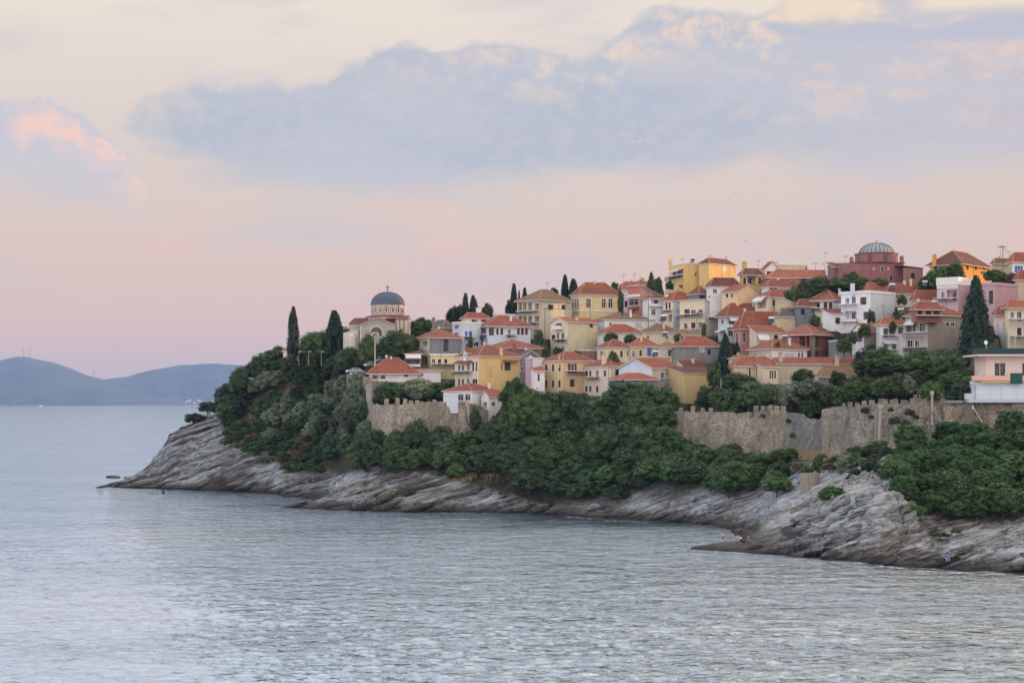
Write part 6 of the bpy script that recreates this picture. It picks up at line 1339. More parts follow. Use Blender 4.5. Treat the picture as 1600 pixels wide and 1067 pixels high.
# scattered garden greenery in the gaps of the town
for (x, yt, yb, w, c) in [(842, 512, 545, 16, 'dark'), (852, 538, 560, 12, 'mid'), (700, 596, 612, 22, 'dark'), (668, 592, 606, 20, 'dark'), (1118, 558, 600, 26, 'dark'), (1100, 598, 624, 22, 'mid'), (955, 517, 528, 24, 'mid'), (985, 519, 530, 20, 'mid'),
        (1060, 518, 528, 16, 'mid'), (958, 545, 562, 14, 'mid'), (1273, 488, 507, 16, 'dark'), (1330, 515, 530, 18, 'dark'), (1320, 525, 545, 26, 'dark'), (1362, 480, 505, 12, 'dark'), (1400, 480, 506, 14, 'dark'), (1410, 458, 476, 16, 'dark'),
        (1395, 498, 512, 12, 'dark'), (1100, 500, 522, 8, 'dark'), (1352, 502, 520, 20, 'mid'), (1430, 540, 560, 18, 'dark'), (1310, 576, 600, 24, 'dark'), (1255, 574, 602, 40, 'dark'), (735, 520, 540, 8, 'mid'), (970, 445, 492, 10, 'dark'),
        (1028, 430, 450, 14, 'dark'), (1046, 436, 446, 14, 'dark'), (1215, 530, 548, 10, 'mid'), (762, 470, 492, 20, 'dark'), (872, 540, 560, 16, 'dark'), (900, 546, 556, 12, 'dark')]:
    tree(x, yt, yb, w, RD, c, bush_label(x, yb), group='bushes between the houses', cat='shrub')

T = tree
T(457, 480, 547, 19, 'cyp', 'cyp', 'leftmost and most slender cypress, alone on the headland skyline', D=462)
T(522, 486, 545, 27, 'cyp', 'cyp', 'broad dark cypress just left of the church', D=452)
T(453, 551, 572, 30, RD, 'dark', 'bush just below the small cream hut', D=459)
T(492, 512, 552, 50, RD, 'mid', 'round leafy tree between the two headland cypresses', D=455)
T(470, 535, 556, 26, RD, 'dark', 'low bushy tree behind the small cream hut', D=474)
T(324, 624, 652, 34, OP, 'pine', 'small wind bent pine on the cliff shoulder, upper of two', lift=.15)
T(303, 642, 668, 36, OP, 'pine', 'small wind bent pine hanging over the cliff edge, lower of two', lift=.15)
T(372, 570, 612, 36, RD, 'dark', 'bushy tree at the seaward end of the headland wood', D=470)
T(410, 545, 590, 40, OP, 'dark', 'feathery tree on the headland skyline left of the hut', D=472)
T(432, 541, 566, 30, OP, 'pine', 'thin crowned tree on the headland skyline beside the hut', D=473)
T(640, 497, 540, 54, OP, 'dark', 'broad tree against the sky directly right of the church dome', D=448)
T(664, 492, 530, 44, OP, 'dark', 'wide olive brown tree between church and slate roofed house', D=452)
T(616, 512, 560, 56, RD, 'dark', 'large dark tree in front of the church arched window', D=426)
T(574, 517, 562, 32, RD, 'dark', 'small dark tree left of the floodlight pole before the church', D=424)
T(548, 540, 578, 52, RD, 'dark', 'large dark tree above the parking place', D=431)
T(708, 476, 505, 24, RD, 'cyp', 'round topped evergreen at the left of the cypress group', D=466)
T(716, 472, 505, 18, RD, 'cyp', 'second round evergreen in the cypress group above the white villa', D=464)
T(727, 459, 505, 14, 'cyp', 'cyp', 'tallest cypress in the group above the blue door house', D=466)
T(740, 462, 500, 16, 'cyp', 'cyp', 'stout cypress at the right of the group above the blue door house', D=465)
T(798, 465, 505, 18, RD, 'cyp', 'bushy evergreen left of the beige arcade block', D=466)
T(803, 444, 500, 13, 'cyp', 'cyp', 'tall cypress directly left of the beige arcade block', D=468)
T(811, 455, 500, 6, 'cyp', 'cyp', 'thin cypress touching the tall one by the arcade block', D=467)
T(820, 450, 480, 11, 'cyp', 'cyp', 'cypress rising behind the roof of the arcade block', D=472)
T(883, 430, 470, 13, 'cyp', 'cyp', 'taller of the two dark cypresses left of the yellow mansion', D=476)
T(896, 436, 470, 17, 'cyp', 'cyp', 'broader of the two dark cypresses left of the yellow mansion', D=475)
T(866, 444, 462, 14, OP, 'pine', 'faint bushy tree top over the arcade block roof', D=480)
T(961, 435, 455, 16, OP, 'dark', 'small tree top right of the yellow mansion roof', D=478)
T(1018, 425, 450, 16, 'flame', 'dark', 'spiky tree on the ridge left of the mustard building', D=466)
T(1030, 434, 456, 16, 'flame', 'dark', 'lower spiky bush on the ridge beside the mustard building', D=464)
T(1134, 520, 580, 26, 'flame', 'cyp', 'larger of the two dark conifers in the middle of the town', D=388)
T(1152, 534, 580, 18, 'flame', 'cyp', 'smaller of the two dark conifers in the middle of the town', D=389)
T(1130, 560, 612, 34, 'flame', 'cyp', 'dark conifer standing below the two pointed ones', D=376)
T(1155, 580, 622, 60, RD, 'dark', 'broad dark tree right of the ochre storehouse', D=366)
T(1185, 590, 650, 66, RD, 'dark', 'large dark tree spilling over the top of the rubble wall', D=356)
T(1140, 600, 660, 50, RD, 'dark', 'dense dark tree overhanging the wall right of the ochre storehouse', D=358)
T(1238, 590, 642, 64, OP, 'olive', 'grey olive tree behind the battlements', D=352)
T(1275, 614, 662, 50, RD, 'dark', 'round dark green bush hanging over the gap in the wall', D=343)
T(1358, 534, 600, 44, RD, 'cyp', 'very dark pointed evergreen left of the balcony house', D=372)
T(1345, 584, 626, 64, RD, 'mid', 'wide green tree with drooping boughs behind the wall', D=344)
T(1478, 538, 600, 84, RD, 'dark', 'big dark tree at the foot of the great cypress', D=346)
T(1440, 575, 622, 80, OP, 'dark', 'sprawling garden tree left of the green trellis', D=334)
T(1529, 432, 600, 60, 'flame', 'cyp', 'great dark cypress towering over the right side of the town', D=352, lift=.02)
T(1550, 545, 610, 60, RD, 'cyp', 'dark undergrowth tree right of the great cypress', D=348)
T(1505, 588, 622, 30, OP, 'yel', 'pale green shrub behind the green trellis', D=332)
T(1470, 412, 446, 40, RD, 'mid', 'leafy green tree in front of the orange house, left one', D=408)
T(1492, 408, 446, 40, RD, 'mid', 'leafy green tree in front of the orange house, middle one', D=409)
T(1450, 424, 446, 30, OP, 'dark', 'darker bushy tree between bath house and orange house', D=410)
T(1558, 416, 445, 44, OP, 'mid', 'light green tree right of the orange house', D=402)
T(1585, 424, 446, 30, OP, 'dry', 'brownish bush under the blue shuttered house', D=398)
T(1285, 430, 462, 60, RD, 'dark', 'dark spreading tree below the bath house, left part', D=419)
T(1335, 430, 452, 60, RD, 'dark', 'dark spreading tree directly below the bath house wall', D=417)
T(1375, 430, 450, 34, OP, 'dark', 'dark bush before the bath house side door', D=416)
T(985, 588, 650, 100, RD, 'dark', 'big round dark tree in front of the bright red roofs', D=374, squash=.8)
T(1042, 603, 650, 50, RD, 'dark', 'smaller round tree right of the big round dark tree', D=372)
T(1100, 612, 640, 30, OP, 'dark', 'palm like bush in front of the ochre storehouse', D=366)
T(803, 578, 660, 50, OP, 'mid', 'tall light green tree rising beside the bright yellow house', D=384, lift=.15)
T(820, 600, 660, 56, OP, 'mid', 'leafy green tree below the lilac house', D=380)
T(884, 608, 660, 60, RD, 'dark', 'dark tree below the peach coloured house', D=380)
T(925, 615, 665, 56, RD, 'dark', 'dark tree below the cream house with chimney', D=378)
T(855, 622, 680, 60, RD, 'dark', 'dark tree left of the one under the peach house', D=378)
T(960, 548, 568, 20, OP, 'mid', 'small leafy tree in front of the cream row house', D=400)
T(599, 596, 628, 32, RD, 'dark', 'compact dark tree at the inner corner of the bastion', D=402)
T(672, 598, 622, 46, RD, 'mid', 'flat topped green tree behind the bastion battlements', D=404)
T(640, 600, 624, 38, RD, 'olive', 'greyish bush between two green trees behind the battlements', D=405)
T(742, 632, 672, 22, RD, 'dark', 'dark bush in the shadowed notch right of the bastion', D=388)
T(650, 652, 712, 46, RD, 'dark', 'dark bush climbing the middle of the bastion foot', D=387)
T(690, 660, 712, 44, RD, 'dark', 'dark bush climbing the right part of the bastion foot', D=387)
T(618, 668, 714, 38, RD, 'mid', 'bush at the left part of the bastion foot', D=388)
T(556, 592, 622, 34, RD, 'olive', 'grey green tree hiding the retaining wall under the parking place', D=412)
T(732, 672, 700, 50, RD, 'vine', 'light green bush on the slope under the white cottage', D=384)
T(700, 680, 712, 44, RD, 'olive', 'pale feathery bush under the bastion', D=382)
T(1215, 742, 776, 50, RD, 'mid', 'round bush at the right end of the shore bushes')
T(1150, 715, 776, 74, RD, 'mid', 'large round bush overhanging the pale shore slabs')
T(1190, 700, 745, 40, OP, 'olive', 'small grey shrub growing at the rubble wall foot', D=334)
T(1278, 708, 742, 18, RD, 'dark', 'bush growing beside the round concrete tub', D=308)
T(1300, 757, 786, 46, RD, 'vine', 'low green bush on the ledge left of the pale cliff', D=277)
T(1450, 706, 745, 60, OP, 'olive', 'pale flowering bush on the bank below the drain pipe', D=290)
T(1405, 712, 726, 14, OP, 'yel', 'topmost yellow green sprig at the left edge of the creeper bank', D=290)
T(1396, 732, 745, 13, OP, 'yel', 'second yellow green sprig at the edge of the creeper bank', D=288)
T(1400, 744, 758, 14, OP, 'yel', 'third yellow green sprig at the edge of the creeper bank', D=286)
T(1380, 754, 766, 12, OP, 'yel', 'lowest yellow green sprig above the pale cliff', D=284)
T(1470, 831, 840, 36, RD, 'vine', 'low green plant patch growing on the bare rock slabs')
T(1495, 826, 834, 18, RD, 'vine', 'small green plant patch on the slabs, right one')
for i, (x, y, w) in enumerate(sorted([(1303, 640, 10), (1352, 642, 14), (1362, 652, 9), (1392, 640, 10), (1398, 658, 18), (1422, 645, 16), (1432, 652, 10), (1415, 662, 16), (1195, 650, 14), (1232, 658, 9), (1238, 680, 9), (1170, 655, 10)])):
    T(x, y-w*.5, y+w*.5, w, RD, 'dark', 'small dark plant rooted in the long wall, %s of twelve from the left' % ('first', 'second', 'third', 'fourth', 'fifth', 'sixth', 'seventh', 'eighth', 'ninth', 'tenth', 'eleventh', 'twelfth')[i], cat='shrub', group='plants growing on the wall', ext=0, D=look(x, 634)-2.2 if x < 1290 else look(x, 626)-1.8)

fill([(1232, 735), (1262, 715), (1300, 712), (1330, 725), (1345, 740), (1300, 742), (1262, 742)], 14, [(OP, 'dry'), (RD, 'olive'), (OP, 'dark')], 'scrub clump between concrete tub and wall', 'scrub by the concrete tub', hf=.6, dens=.5)
fill([(1060, 712), (1100, 704), (1200, 716), (1290, 716), (1230, 728), (1150, 735), (1080, 722)], 21, [(RD, 'dark'), (OP, 'olive'), (RD, 'mid')], 'shrub at the rubble wall foot', 'shrubs at the rubble wall foot', hf=.7, dens=.9)
fill([(1405, 700), (1440, 690), (1520, 684), (1640, 676), (1640, 690), (1480, 704)], 26, [(RD, 'vine'), (RD, 'olive'), (RD, 'vine')], 'bush along the foot of the tall buff wall', 'bushes along the tall wall foot', hf=.9)
fill([(352, 668), (360, 645), (384, 640), (392, 680), (372, 690)], 15, [(RD, 'dark'), (RD, 'olive'), (OP, 'dark')], 'bush at the edge of the left cliff', 'bushes at the left cliff edge', hf=.7)
fill([(418, 712), (440, 706), (500, 716), (505, 738), (470, 742), (430, 732)], 13, [(RD, 'mid'), (OP, 'dry'), (RD, 'dark')], 'low bush above the middle rocks', 'low bushes above the middle rocks', hf=.6, dens=.75)
fill([(336, 676), (350, 660), (385, 668), (400, 700), (440, 722), (510, 736), (440, 734), (372, 712), (345, 694)], 14, [(OP, 'olive'), (RD, 'mid'), (OP, 'dry'), (RD, 'dark')], 'low scrub bush rooted in the left headland rocks', 'scrub on the left headland rocks', hf=.55, dens=.62)
# dry grass tufts: many small blades over the open soil
def grass():
    rng = np.random.default_rng(5); V = []; 
    spots = [((350, 640), (300, 665), 12), ((474, 596), (430, 626), 7), ((430, 626), (388, 654), 9), ((478, 592), (400, 645), 8), ((395, 672), (350, 702), 14), ((400, 700), (360, 690), 10), ((1270, 722), (1330, 716), 12), ((740, 740), (690, 762), 10), ((800, 720), (760, 745), 12), ((1215, 705), (1290, 712), 8), ((455, 600), (480, 590), 8)]
    for (a, b, w) in spots:
        n = 380
        for k in range(n):
            t = rng.random(); x = a[0]+(b[0]-a[0])*t+rng.normal()*w*.5; y = a[1]+(b[1]-a[1])*t+rng.normal()*w*.4
            D = look(x, y); X, Y, Z = xof(x, D), D, zof(y, D); h = .35+.5*rng.random(); l = rng.normal()*.25; wd = .05+.05*rng.random()
            V += [(X-wd, Y, Z-.2), (X+wd, Y, Z-.2), (X+l, Y+rng.normal()*.15, Z+h)]
    b = MB(); b.v = V; b.f = [(i, i+1, i+2) for i in range(0, len(V), 3)]; b.m = [0]*len(b.f)
    o = b.build('dry_grass', plain('dry_grass_blades', (150, 134, 102), .9)); o['kind'] = 'stuff'; tag(o, 'dry straw coloured grass on the open patches between bushes and rocks', 'grass')
grass()
def pipe(x0, y0, x1, y1, D, r, lab, m=None, nm='drain_pipe', cat='pipe'):
    t = thing(nm, lab, cat, P(x1, y1, D)); b = MB(); p0, p1 = P(x0, y0, D), P(x1, y1, D)
    b.tube([p0, p1], r, 8); b.build('tube', m or plain('pale_pipe', (170, 160, 152), .7), t)
    b = MB(); b.tube([(p0[0], p0[1], p0[2]+.3), (p0[0], p0[1], p0[2]-.5)], r*1.8, 8); b.build('collar', m or plain('pale_pipe', (170, 160, 152), .7), t)
pipe(1377, 634, 1374, 690, 325, .35, 'fat pale drain pipe running down the battlemented grey wall')
pipe(1456.5, 613, 1456.5, 664, 316.3, .22, 'thin upright drain pipe on the tower like wall')
pipe(1458, 640, 1473, 662, 315.8, .26, 'slanting concrete chute beside the thin upright drain pipe', CONC)
pipe(730, 630, 738, 688, 388.5, .22, 'old drain pipe down the buttressed wall under the white cottage', nm='drain_pipe')
pipe(1520, 635, 1536, 662, 313, .10, 'thin leaning cable conduit on the wall under the white deck', WRAIL)

# ---------------------------------------------------------------- objects
def pole(x, yt, yb, D, lab, r=.11, arm=True, nm='utility_pole', m=None):
    t = thing(nm, lab, 'pole', P(x, yb, D)); b = MB(); p0, p1 = P(x, yb, D), P(x, yt, D); b.tube([(p0[0], p0[1], p0[2]-1.5), p1], [r, r*.7], 7); b.build('shaft', m or plain('weathered_pole', (104, 98, 94), .9), t)
    if arm:
        b = MB(); b.box((p1[0], p1[1], p1[2]-.5), (.8, .06, .07)); b.build('cross_arm', IRON, t)
        for k in (-.7, -.25, .25, .7):
            b = MB(); b.tube([(p1[0]+k, p1[1], p1[2]-.44), (p1[0]+k, p1[1], p1[2]-.2)], .05, 5); b.build('insulator', WHITE, t)
pole(851.5, 480, 536, 448, 'utility pole in front of the arcade block and cypress hedge')
pole(1013, 460, 515, 440, 'utility pole between the dark pavilion and the white houses')
pole(1567, 383, 422, 404, 'tall utility pole against the sky left of the blue shuttered house')
pole(1241, 438, 500, 417, 'utility pole in front of the low white roofs under the brick house')
pole(1089, 487, 525, 433, 'utility pole before the balcony house')
pole(922, 470, 500, 452, 'short service pole by the yellow mansion entrance', arm=False)
pole(1126.5, 592, 640, 362, 'thin pale pole right of the ochre storehouse', r=.07, arm=False, m=WRAIL)
pole(674, 520, 600, 425, 'thin pole in front of the yellow balcony floor', r=.07, arm=False)
pole(689, 552, 600, 420, 'thin pole right of the yellow balcony floor', r=.07, arm=False)
pole(1521, 403, 446, 405, 'thin pole in front of the glowing orange house', r=.07, arm=False)
pole(951, 562, 586, 395, 'thin pole by the chimney of the cream house', r=.06, arm=False)
pole(831, 540, 600, 402, 'thin pole at the corner of the lilac house', r=.06, arm=False)
pole(1062.5, 535, 566, 402, 'thin post on the roof edge of the concrete walled house', r=.05, arm=False)
pole(1116, 552, 566, 396, 'thin post by the hedge of the concrete walled house', r=.05, arm=False)
def lamp(x, yt, yb, D, lab, big=False):
    t = thing('street_lamp', lab, 'street lamp', P(x, yb, D)); b = MB(); p0, p1 = P(x, yb, D), P(x, yt, D); b.tube([(p0[0], p0[1], p0[2]-1), p1], [.22 if big else .07, .14 if big else .05], 8)
    b.build('post', plain('beige_post', (178, 170, 140), .7), t); b = MB()
    if big: b.tube([(p1[0], p1[1], p1[2]+.0), (p1[0], p1[1], p1[2]+.25)], .9, 10); b.box((p1[0]-.7, p1[1]-.5, p1[2]-.3), (.25, .15, .2)); b.box((p1[0]+.7, p1[1]-.5, p1[2]-.3), (.25, .15, .2))
    else: b.hexa([(p1[0]-.1, p1[1]-.12, p1[2]), (p1[0]+.9, p1[1]-.12, p1[2]+.05), (p1[0]+.9, p1[1]+.12, p1[2]+.05), (p1[0]-.1, p1[1]+.12, p1[2])], [(p1[0]-.1, p1[1]-.1, p1[2]+.16), (p1[0]+.8, p1[1]-.1, p1[2]+.2), (p1[0]+.8, p1[1]+.1, p1[2]+.2), (p1[0]-.1, p1[1]+.1, p1[2]+.16)])
    b.build('lamp_head', WRAIL, t)
lamp(586, 521, 577, 417, 'tall beige floodlight mast in front of the church', True)
lamp(467, 550, 566, 455, 'left of the three small street lamps on the headland road')
lamp(482, 550, 566, 452, 'middle of the three small street lamps on the headland road')
lamp(502, 550, 566, 449, 'right of the three small street lamps on the headland road')
lamp(572, 556, 570, 428, 'small lamp post among the trees behind the parked cars')
# wires from the tall pole
for k, (y0, y1) in enumerate(((388, 396), (391, 404))):
    b = MB(); a, c = np.array(P(1568, y0, 404)), np.array(P(1640, y1+8, 398)); b.tube([tuple(a+(c-a)*t-np.array([0, 0, 1.2*4*t*(1-t)])) for t in np.linspace(0, 1, 8)], .035, 4)
    o = b.build('overhead_wire', IRON); tag(o, ('upper' if k == 0 else 'lower')+' overhead wire running right from the tall pole by the blue shuttered house', 'wire')
# cars
def car(x, y, D, rz, col, lab, nm='parked_car', L=4.2, hh=1.45):
    X, Y, Z = P(x, y, D); t = thing(nm, lab, 'car', (X, Y, Z)); paint = plain('car_paint_%s' % col[0], col[1], .3)
    ca, sa = cos(rz), sin(rz); Q = lambda a, c, z: (X+a*ca-c*sa, Y+a*sa+c*ca, Z+z); w = .86
    prof = [(-L/2, .35), (-L/2, .75), (-L/2+.15, .92), (-L*.28, .95), (-L*.16, hh), (L*.24, hh), (L*.40, .98), (L/2-.05, .85), (L/2, .6), (L/2, .35)]
    b = MB(); n = len(prof)
    for sgn in (-1, 1):
        for a, z in prof: b.v.append(Q(a, sgn*w*(1 if z < 1 else .82), z))
    for k in range(n): k2 = (k+1) % n; b.f.append((k, k2, n+k2, n+k)); b.m.append(0)
    b.f.append(tuple(range(n))[::-1]); b.m.append(0); b.f.append(tuple(range(n, 2*n))); b.m.append(0)
    b.build('body', paint, t)
    for sgn in (-1, 1):
        b = MB(); b.quad(*[Q(a, sgn*(w*.92+.02), z) for a, z in ((-L*.24, .98), (L*.34, .98), (L*.22, hh-.1), (-L*.14, hh-.1))]); b.build('side_window', GLASS, t)
        for a in (-L*.31, L*.31):
            b = MB(); b.tube([Q(a, sgn*(w-.18), .32), Q(a, sgn*(w+.03), .32)], .32, 12); wl = b.build('wheel', plain('tyre_rubber', (28, 28, 30), .9), t)
            b = MB(); b.tube([Q(a, sgn*(w+.03), .32), Q(a, sgn*(w+.05), .32)], .19, 10); b.build('rim', WRAIL, wl)
    for a, nm2, cc in ((-L/2-.01, 'headlight', WHITE), (L/2+.01, 'tail_light', plain('red_lens', (150, 30, 26), .4))):
        for sgn in (-.6, .6):
            b = MB(); b.hexa([Q(a-.02, sgn-.15, .62), Q(a+.02, sgn-.15, .62), Q(a+.02, sgn+.15, .62), Q(a-.02, sgn+.15, .62)], [Q(a-.02, sgn-.15, .78), Q(a+.02, sgn-.15, .78), Q(a+.02, sgn+.15, .78), Q(a-.02, sgn+.15, .78)]); b.build(nm2, cc, t)
    b = MB(); b.quad(Q(-L*.28-.03, -w*.8, .97), Q(-L*.16-.04, -w*.72, hh-.04), Q(-L*.16-.04, w*.72, hh-.04), Q(-L*.28-.03, w*.8, .97)); b.build('windscreen', GLASS, t)
    return t
CARVE_NOTE = 0
car(554, 583.5, 425.5, .5, ('silver', (176, 184, 192)), 'silver car at the left end of the parking place')
car(570, 587, 424, .35, ('navy', (44, 52, 78)), 'dark blue car parked next to the silver car at the wall edge')
car(560, 588.5, 420.5, .3, ('white', (214, 218, 222)), 'white low car nearest to the retaining wall edge')
car(581, 574, 429, .9, ('pearl', (196, 204, 208)), 'pale car under the floodlight mast', L=4.4, hh=1.6)
car(590, 572, 430.5, 1.1, ('grey', (150, 164, 180)), 'grey blue car behind the cafe roof edge', L=4.0)
car(598, 567, 433, 1.2, ('lightblue', (160, 180, 204)), 'light blue van farthest up the parking lane', L=4.4, hh=1.9)
b = MB(); pz = [P(548, 585, 423), P(578, 591, 419), P(586, 578, 428), P(602, 570, 435), P(596, 566, 438), P(566, 576, 436), P(546, 580, 432)]
b.quad(*[(p[0], p[1], p[2]-.0) for p in pz]); b.build('parking_lot', plain('asphalt', (96, 98, 102), .9), kind='structure')
# solar water heaters, dishes, antennas
def heater(x, y, D, lab, k=1.0, r=.3):
    X, Y, Z = P(x, y, D); t = thing('solar_water_heater', lab, 'solar heater', (X, Y, Z-.3))
    b = MB(); b.tube([(X-.65*k, Y+.5, Z+.9*k), (X+.65*k, Y+.5, Z+.9*k)], .26*k, 10); b.build('tank', WHITE, t)
    b = MB(); b.hexa([(X-.6*k-.5, Y-.9, Z-.3), (X+.6*k-.5, Y-.9, Z-.3), (X+.6*k-.5, Y-.8, Z-.36), (X-.6*k-.5, Y-.8, Z-.36)], [(X-.6*k, Y+.3, Z+.8*k), (X+.6*k, Y+.3, Z+.8*k), (X+.6*k, Y+.4, Z+.74*k), (X-.6*k, Y+.4, Z+.74*k)]); b.build('collector_panel', plain('collector_glass', (54, 62, 72), .2), t)
    b = MB()
    for a in (-.5, .5): b.tube([(X+a*k, Y+.5, Z-.4), (X+a*k, Y+.5, Z+.75*k)], .04, 4); b.tube([(X+a*k, Y-.8, Z-.4), (X+a*k, Y+.5, Z-.4)], .03, 4)
    b.build('frame', IRON, t)
heater(1113, 463, 437, 'solar heater on the low red roof between balcony house and green gable')
heater(1038, 500, 440, 'big solar heater on the old roof behind the balcony house', 1.3)
heater(1025, 555, 402, 'solar heater above the orange hut in the cream rows')
heater(1206, 503, 408, 'solar heater on the big faded roof of the rose pink house', 1.1)
heater(1167, 499, 420, 'solar heater beside the awnings of the pale blue house')
heater(1227, 530, 388, 'small solar heater on the white house with twin windows', .9)
heater(1040, 524, 425, 'solar heater on the long grey slate roof', .9)
heater(1395, 450, 409, 'solar heater with two white boxes by the red roof near the bath house')
heater(1408, 489, 385, 'solar heater left of the taupe house loggia')
heater(1446, 445, 404, 'solar heater above the cream house near the bath house', .9)
heater(764, 482, 460, 'solar heater on the roof behind the white villa')
heater(1460, 477, 378, 'white tank lying on the loggia roof of the taupe house', .9)
heater(1083, 408, 453, 'rooftop water tank frame on top of the mustard building', .9)
def antenna(x, yt, yb, D, lab):
    t = thing('tv_antenna', lab, 'antenna', P(x, yb, D)); b = MB(); p0, p1 = P(x, yb, D), P(x, yt, D); b.tube([(p0[0], p0[1], p0[2]-.5), p1], .04, 4); b.build('mast', IRON, t)
    b = MB(); b.box((p1[0], p1[1], p1[2]-.1), (.7, .03, .03))
    for k in range(5): b.box((p1[0]-.6+.3*k, p1[1], p1[2]-.1), (.02, .03, .28))
    b.build('aerial', IRON, t)
antenna(763, 474, 492, 455, 'tv antenna on the roofs behind the white villa')
antenna(1274, 411, 432, 440, 'tv antenna beside the flat roofed penthouse')
antenna(1288, 412, 432, 440, 'tv antenna right of the penthouse')
antenna(1321, 400, 412, 436, 'tv antenna on the thin flat roof by the bath house')
antenna(1111, 400, 408, 450, 'tv antenna on the sunlit block of the mustard building')
antenna(1148, 414, 425, 448, 'tv antenna at the right edge of the mustard building')
antenna(1563, 385, 400, 403, 'tv antenna beside the tall utility pole')
HOUSES = [o for o in scene.objects if o.get('category') in ('house', 'building') and o.name.split('.')[0] in ('house', 'apartment_building')]
AR = random.Random(5); used = set()
for o in HOUSES:
    rf = [c for c in o.children if c.name.startswith('roof')]
    if not rf or AR.random() < .45: continue
    r = rf[0]; vs = [r.matrix_basis @ v.co for v in r.data.vertices]; zt = max(v.z for v in vs); tops = [v for v in vs if v.z > zt-.05]; v = AR.choice(tops)
    X, Y, Z = o.location[0]+v.x, o.location[1]+v.y, o.location[2]+v.z; sh = ' '.join(str(o['label']).split()[:10])
    if sh in used: continue
    used.add(sh)
    if AR.random() < .68:
        h = AR.uniform(1.4, 2.8); t = thing('tv_antenna', 'tv antenna on the '+sh, 'antenna', (X, Y, Z-.1)); b = MB(); b.tube([(X, Y, Z-.3), (X, Y, Z+h)], .035, 4); b.build('mast', IRON, t)
        b = MB(); w = AR.uniform(.4, .7); b.box((X, Y, Z+h-.08), (w, .025, .025), AR.uniform(-.5, .5))
        for k in range(5): b.box((X-w*.85+w*.42*k, Y, Z+h-.08), (.018, .018, .2))
        b.build('aerial', IRON, t)
    else:
        Y -= .4; Z += .35; t = thing('satellite_dish', 'satellite dish on the '+sh, 'satellite dish', (X, Y, Z)); b = MB(); b.tube([(X, Y+.1, Z-.8), (X, Y+.1, Z)], .04, 5); b.build('bracket', WRAIL, t)
        b = MB(); d = AR.choice((-.5, .5))
        for a in range(10):
            a0, a1 = a*pi/5, (a+1)*pi/5; q = lambda rr, dp, an: (X+rr*cos(an)*.9+dp*d, Y-dp, Z+rr*sin(an)+dp*.4)
            b.quad(q(.05, 0, a0), q(.42, .12, a0), q(.42, .12, a1), q(.05, 0, a1))
        b.build('dish', WRAIL, t)
def wire(p, q, sag, lab):
    b = MB(); a, c = np.array(p), np.array(q); b.tube([tuple(a+(c-a)*t-np.array([0, 0, sag*4*t*(1-t)])) for t in np.linspace(0, 1, 12)], .03, 4); tag(b.build('overhead_wire', IRON), lab, 'wire')
wire(P(851.5, 481, 448), P(922, 471, 452), 1.0, 'overhead wire from the arcade block pole to the mansion entrance pole')
wire(P(922, 471, 452), P(1013, 461, 440), 1.2, 'overhead wire from the mansion entrance pole to the pavilion pole')
wire(P(1013, 462, 440), P(1089, 488, 433), 1.2, 'overhead wire from the pavilion pole to the balcony house pole')
wire(P(1089, 489, 433), P(1241, 440, 417), 2.0, 'long overhead wire from the balcony house pole up to the brick house pole')
wire(P(674, 522, 425), P(720, 507, 440), .8, 'overhead wire by the grey walled house')
wire(P(1241, 439, 417), P(1330, 440, 400), 1.2, 'overhead wire from the brick house pole to the large white block')
# green trellis with a small platform left of the white deck
t = thing('trellis', 'green metal trellis frame on a concrete balcony over the wall', 'trellis', P(1490, 626, 316)); b = MB(); D = 316
for x in (1473, 1499, 1522): b.box((xof(x, D), D-.6, zof(614, D)), (.05, .05, (zof(602, D)-zof(625, D))/2))
b.box(((xof(1473, D)+xof(1522, D))/2, D-.6, zof(602, D)), ((xof(1522, D)-xof(1473, D))/2, .05, .05)); b.box(((xof(1473, D)+xof(1522, D))/2, D-.6, zof(620, D)), ((xof(1522, D)-xof(1473, D))/2, .02, .05)); b.build('frame', plain('green_paint', (48, 92, 72), .6), t)
b = MB(); b.box(((xof(1476, D)+xof(1502, D))/2, D-.6, zof(627.5, D)), ((xof(1502, D)-xof(1476, D))/2, .9, .25)); b.build('platform', CONC, t)
t = thing('water_tank', 'white box like tank at the left end of the white deck', 'tank', P(1514, 622, 314.5)); b = MB(); b.box(P(1514, 619.5, 314.5), (.8, .5, .5)); b.build('shell', WRAIL, t); b = MB(); b.box((*P(1514, 615.2, 314.5)[:2], P(1514, 615.2, 314.5)[2]), (.83, .53, .05)); b.build('lid', TRIM, t)
# round concrete tub on the rocks
D = 300; X, Y, Z = P(1268, 768, D); t = thing('concrete_tub', 'round ribbed concrete tub standing on the rocks with a bush growing from it', 'tub', (X, Y, Z))
b = MB(); r = 14.5*D/F; b.lathe((X, Y+r, 0), [(r, zof(775, D)), (r, zof(739.5, D)), (r*.88, zof(739.5, D)), (r*.88, zof(741, D)), (0.01, zof(741.2, D))], 24); b.build('shell', plaster((150, 146, 130), .5, 'tub_concrete'), t)
for k in range(16):
    an = 2*pi*k/16; q = MB(); q.box((X+cos(an)*(r+.01), Y+r+sin(an)*(r+.01), (zof(775, D)+zof(740, D))/2), (.07, .07, (zof(740, D)-zof(775, D))/2), an); q.build('rib', MATS['tub_concrete'], t)
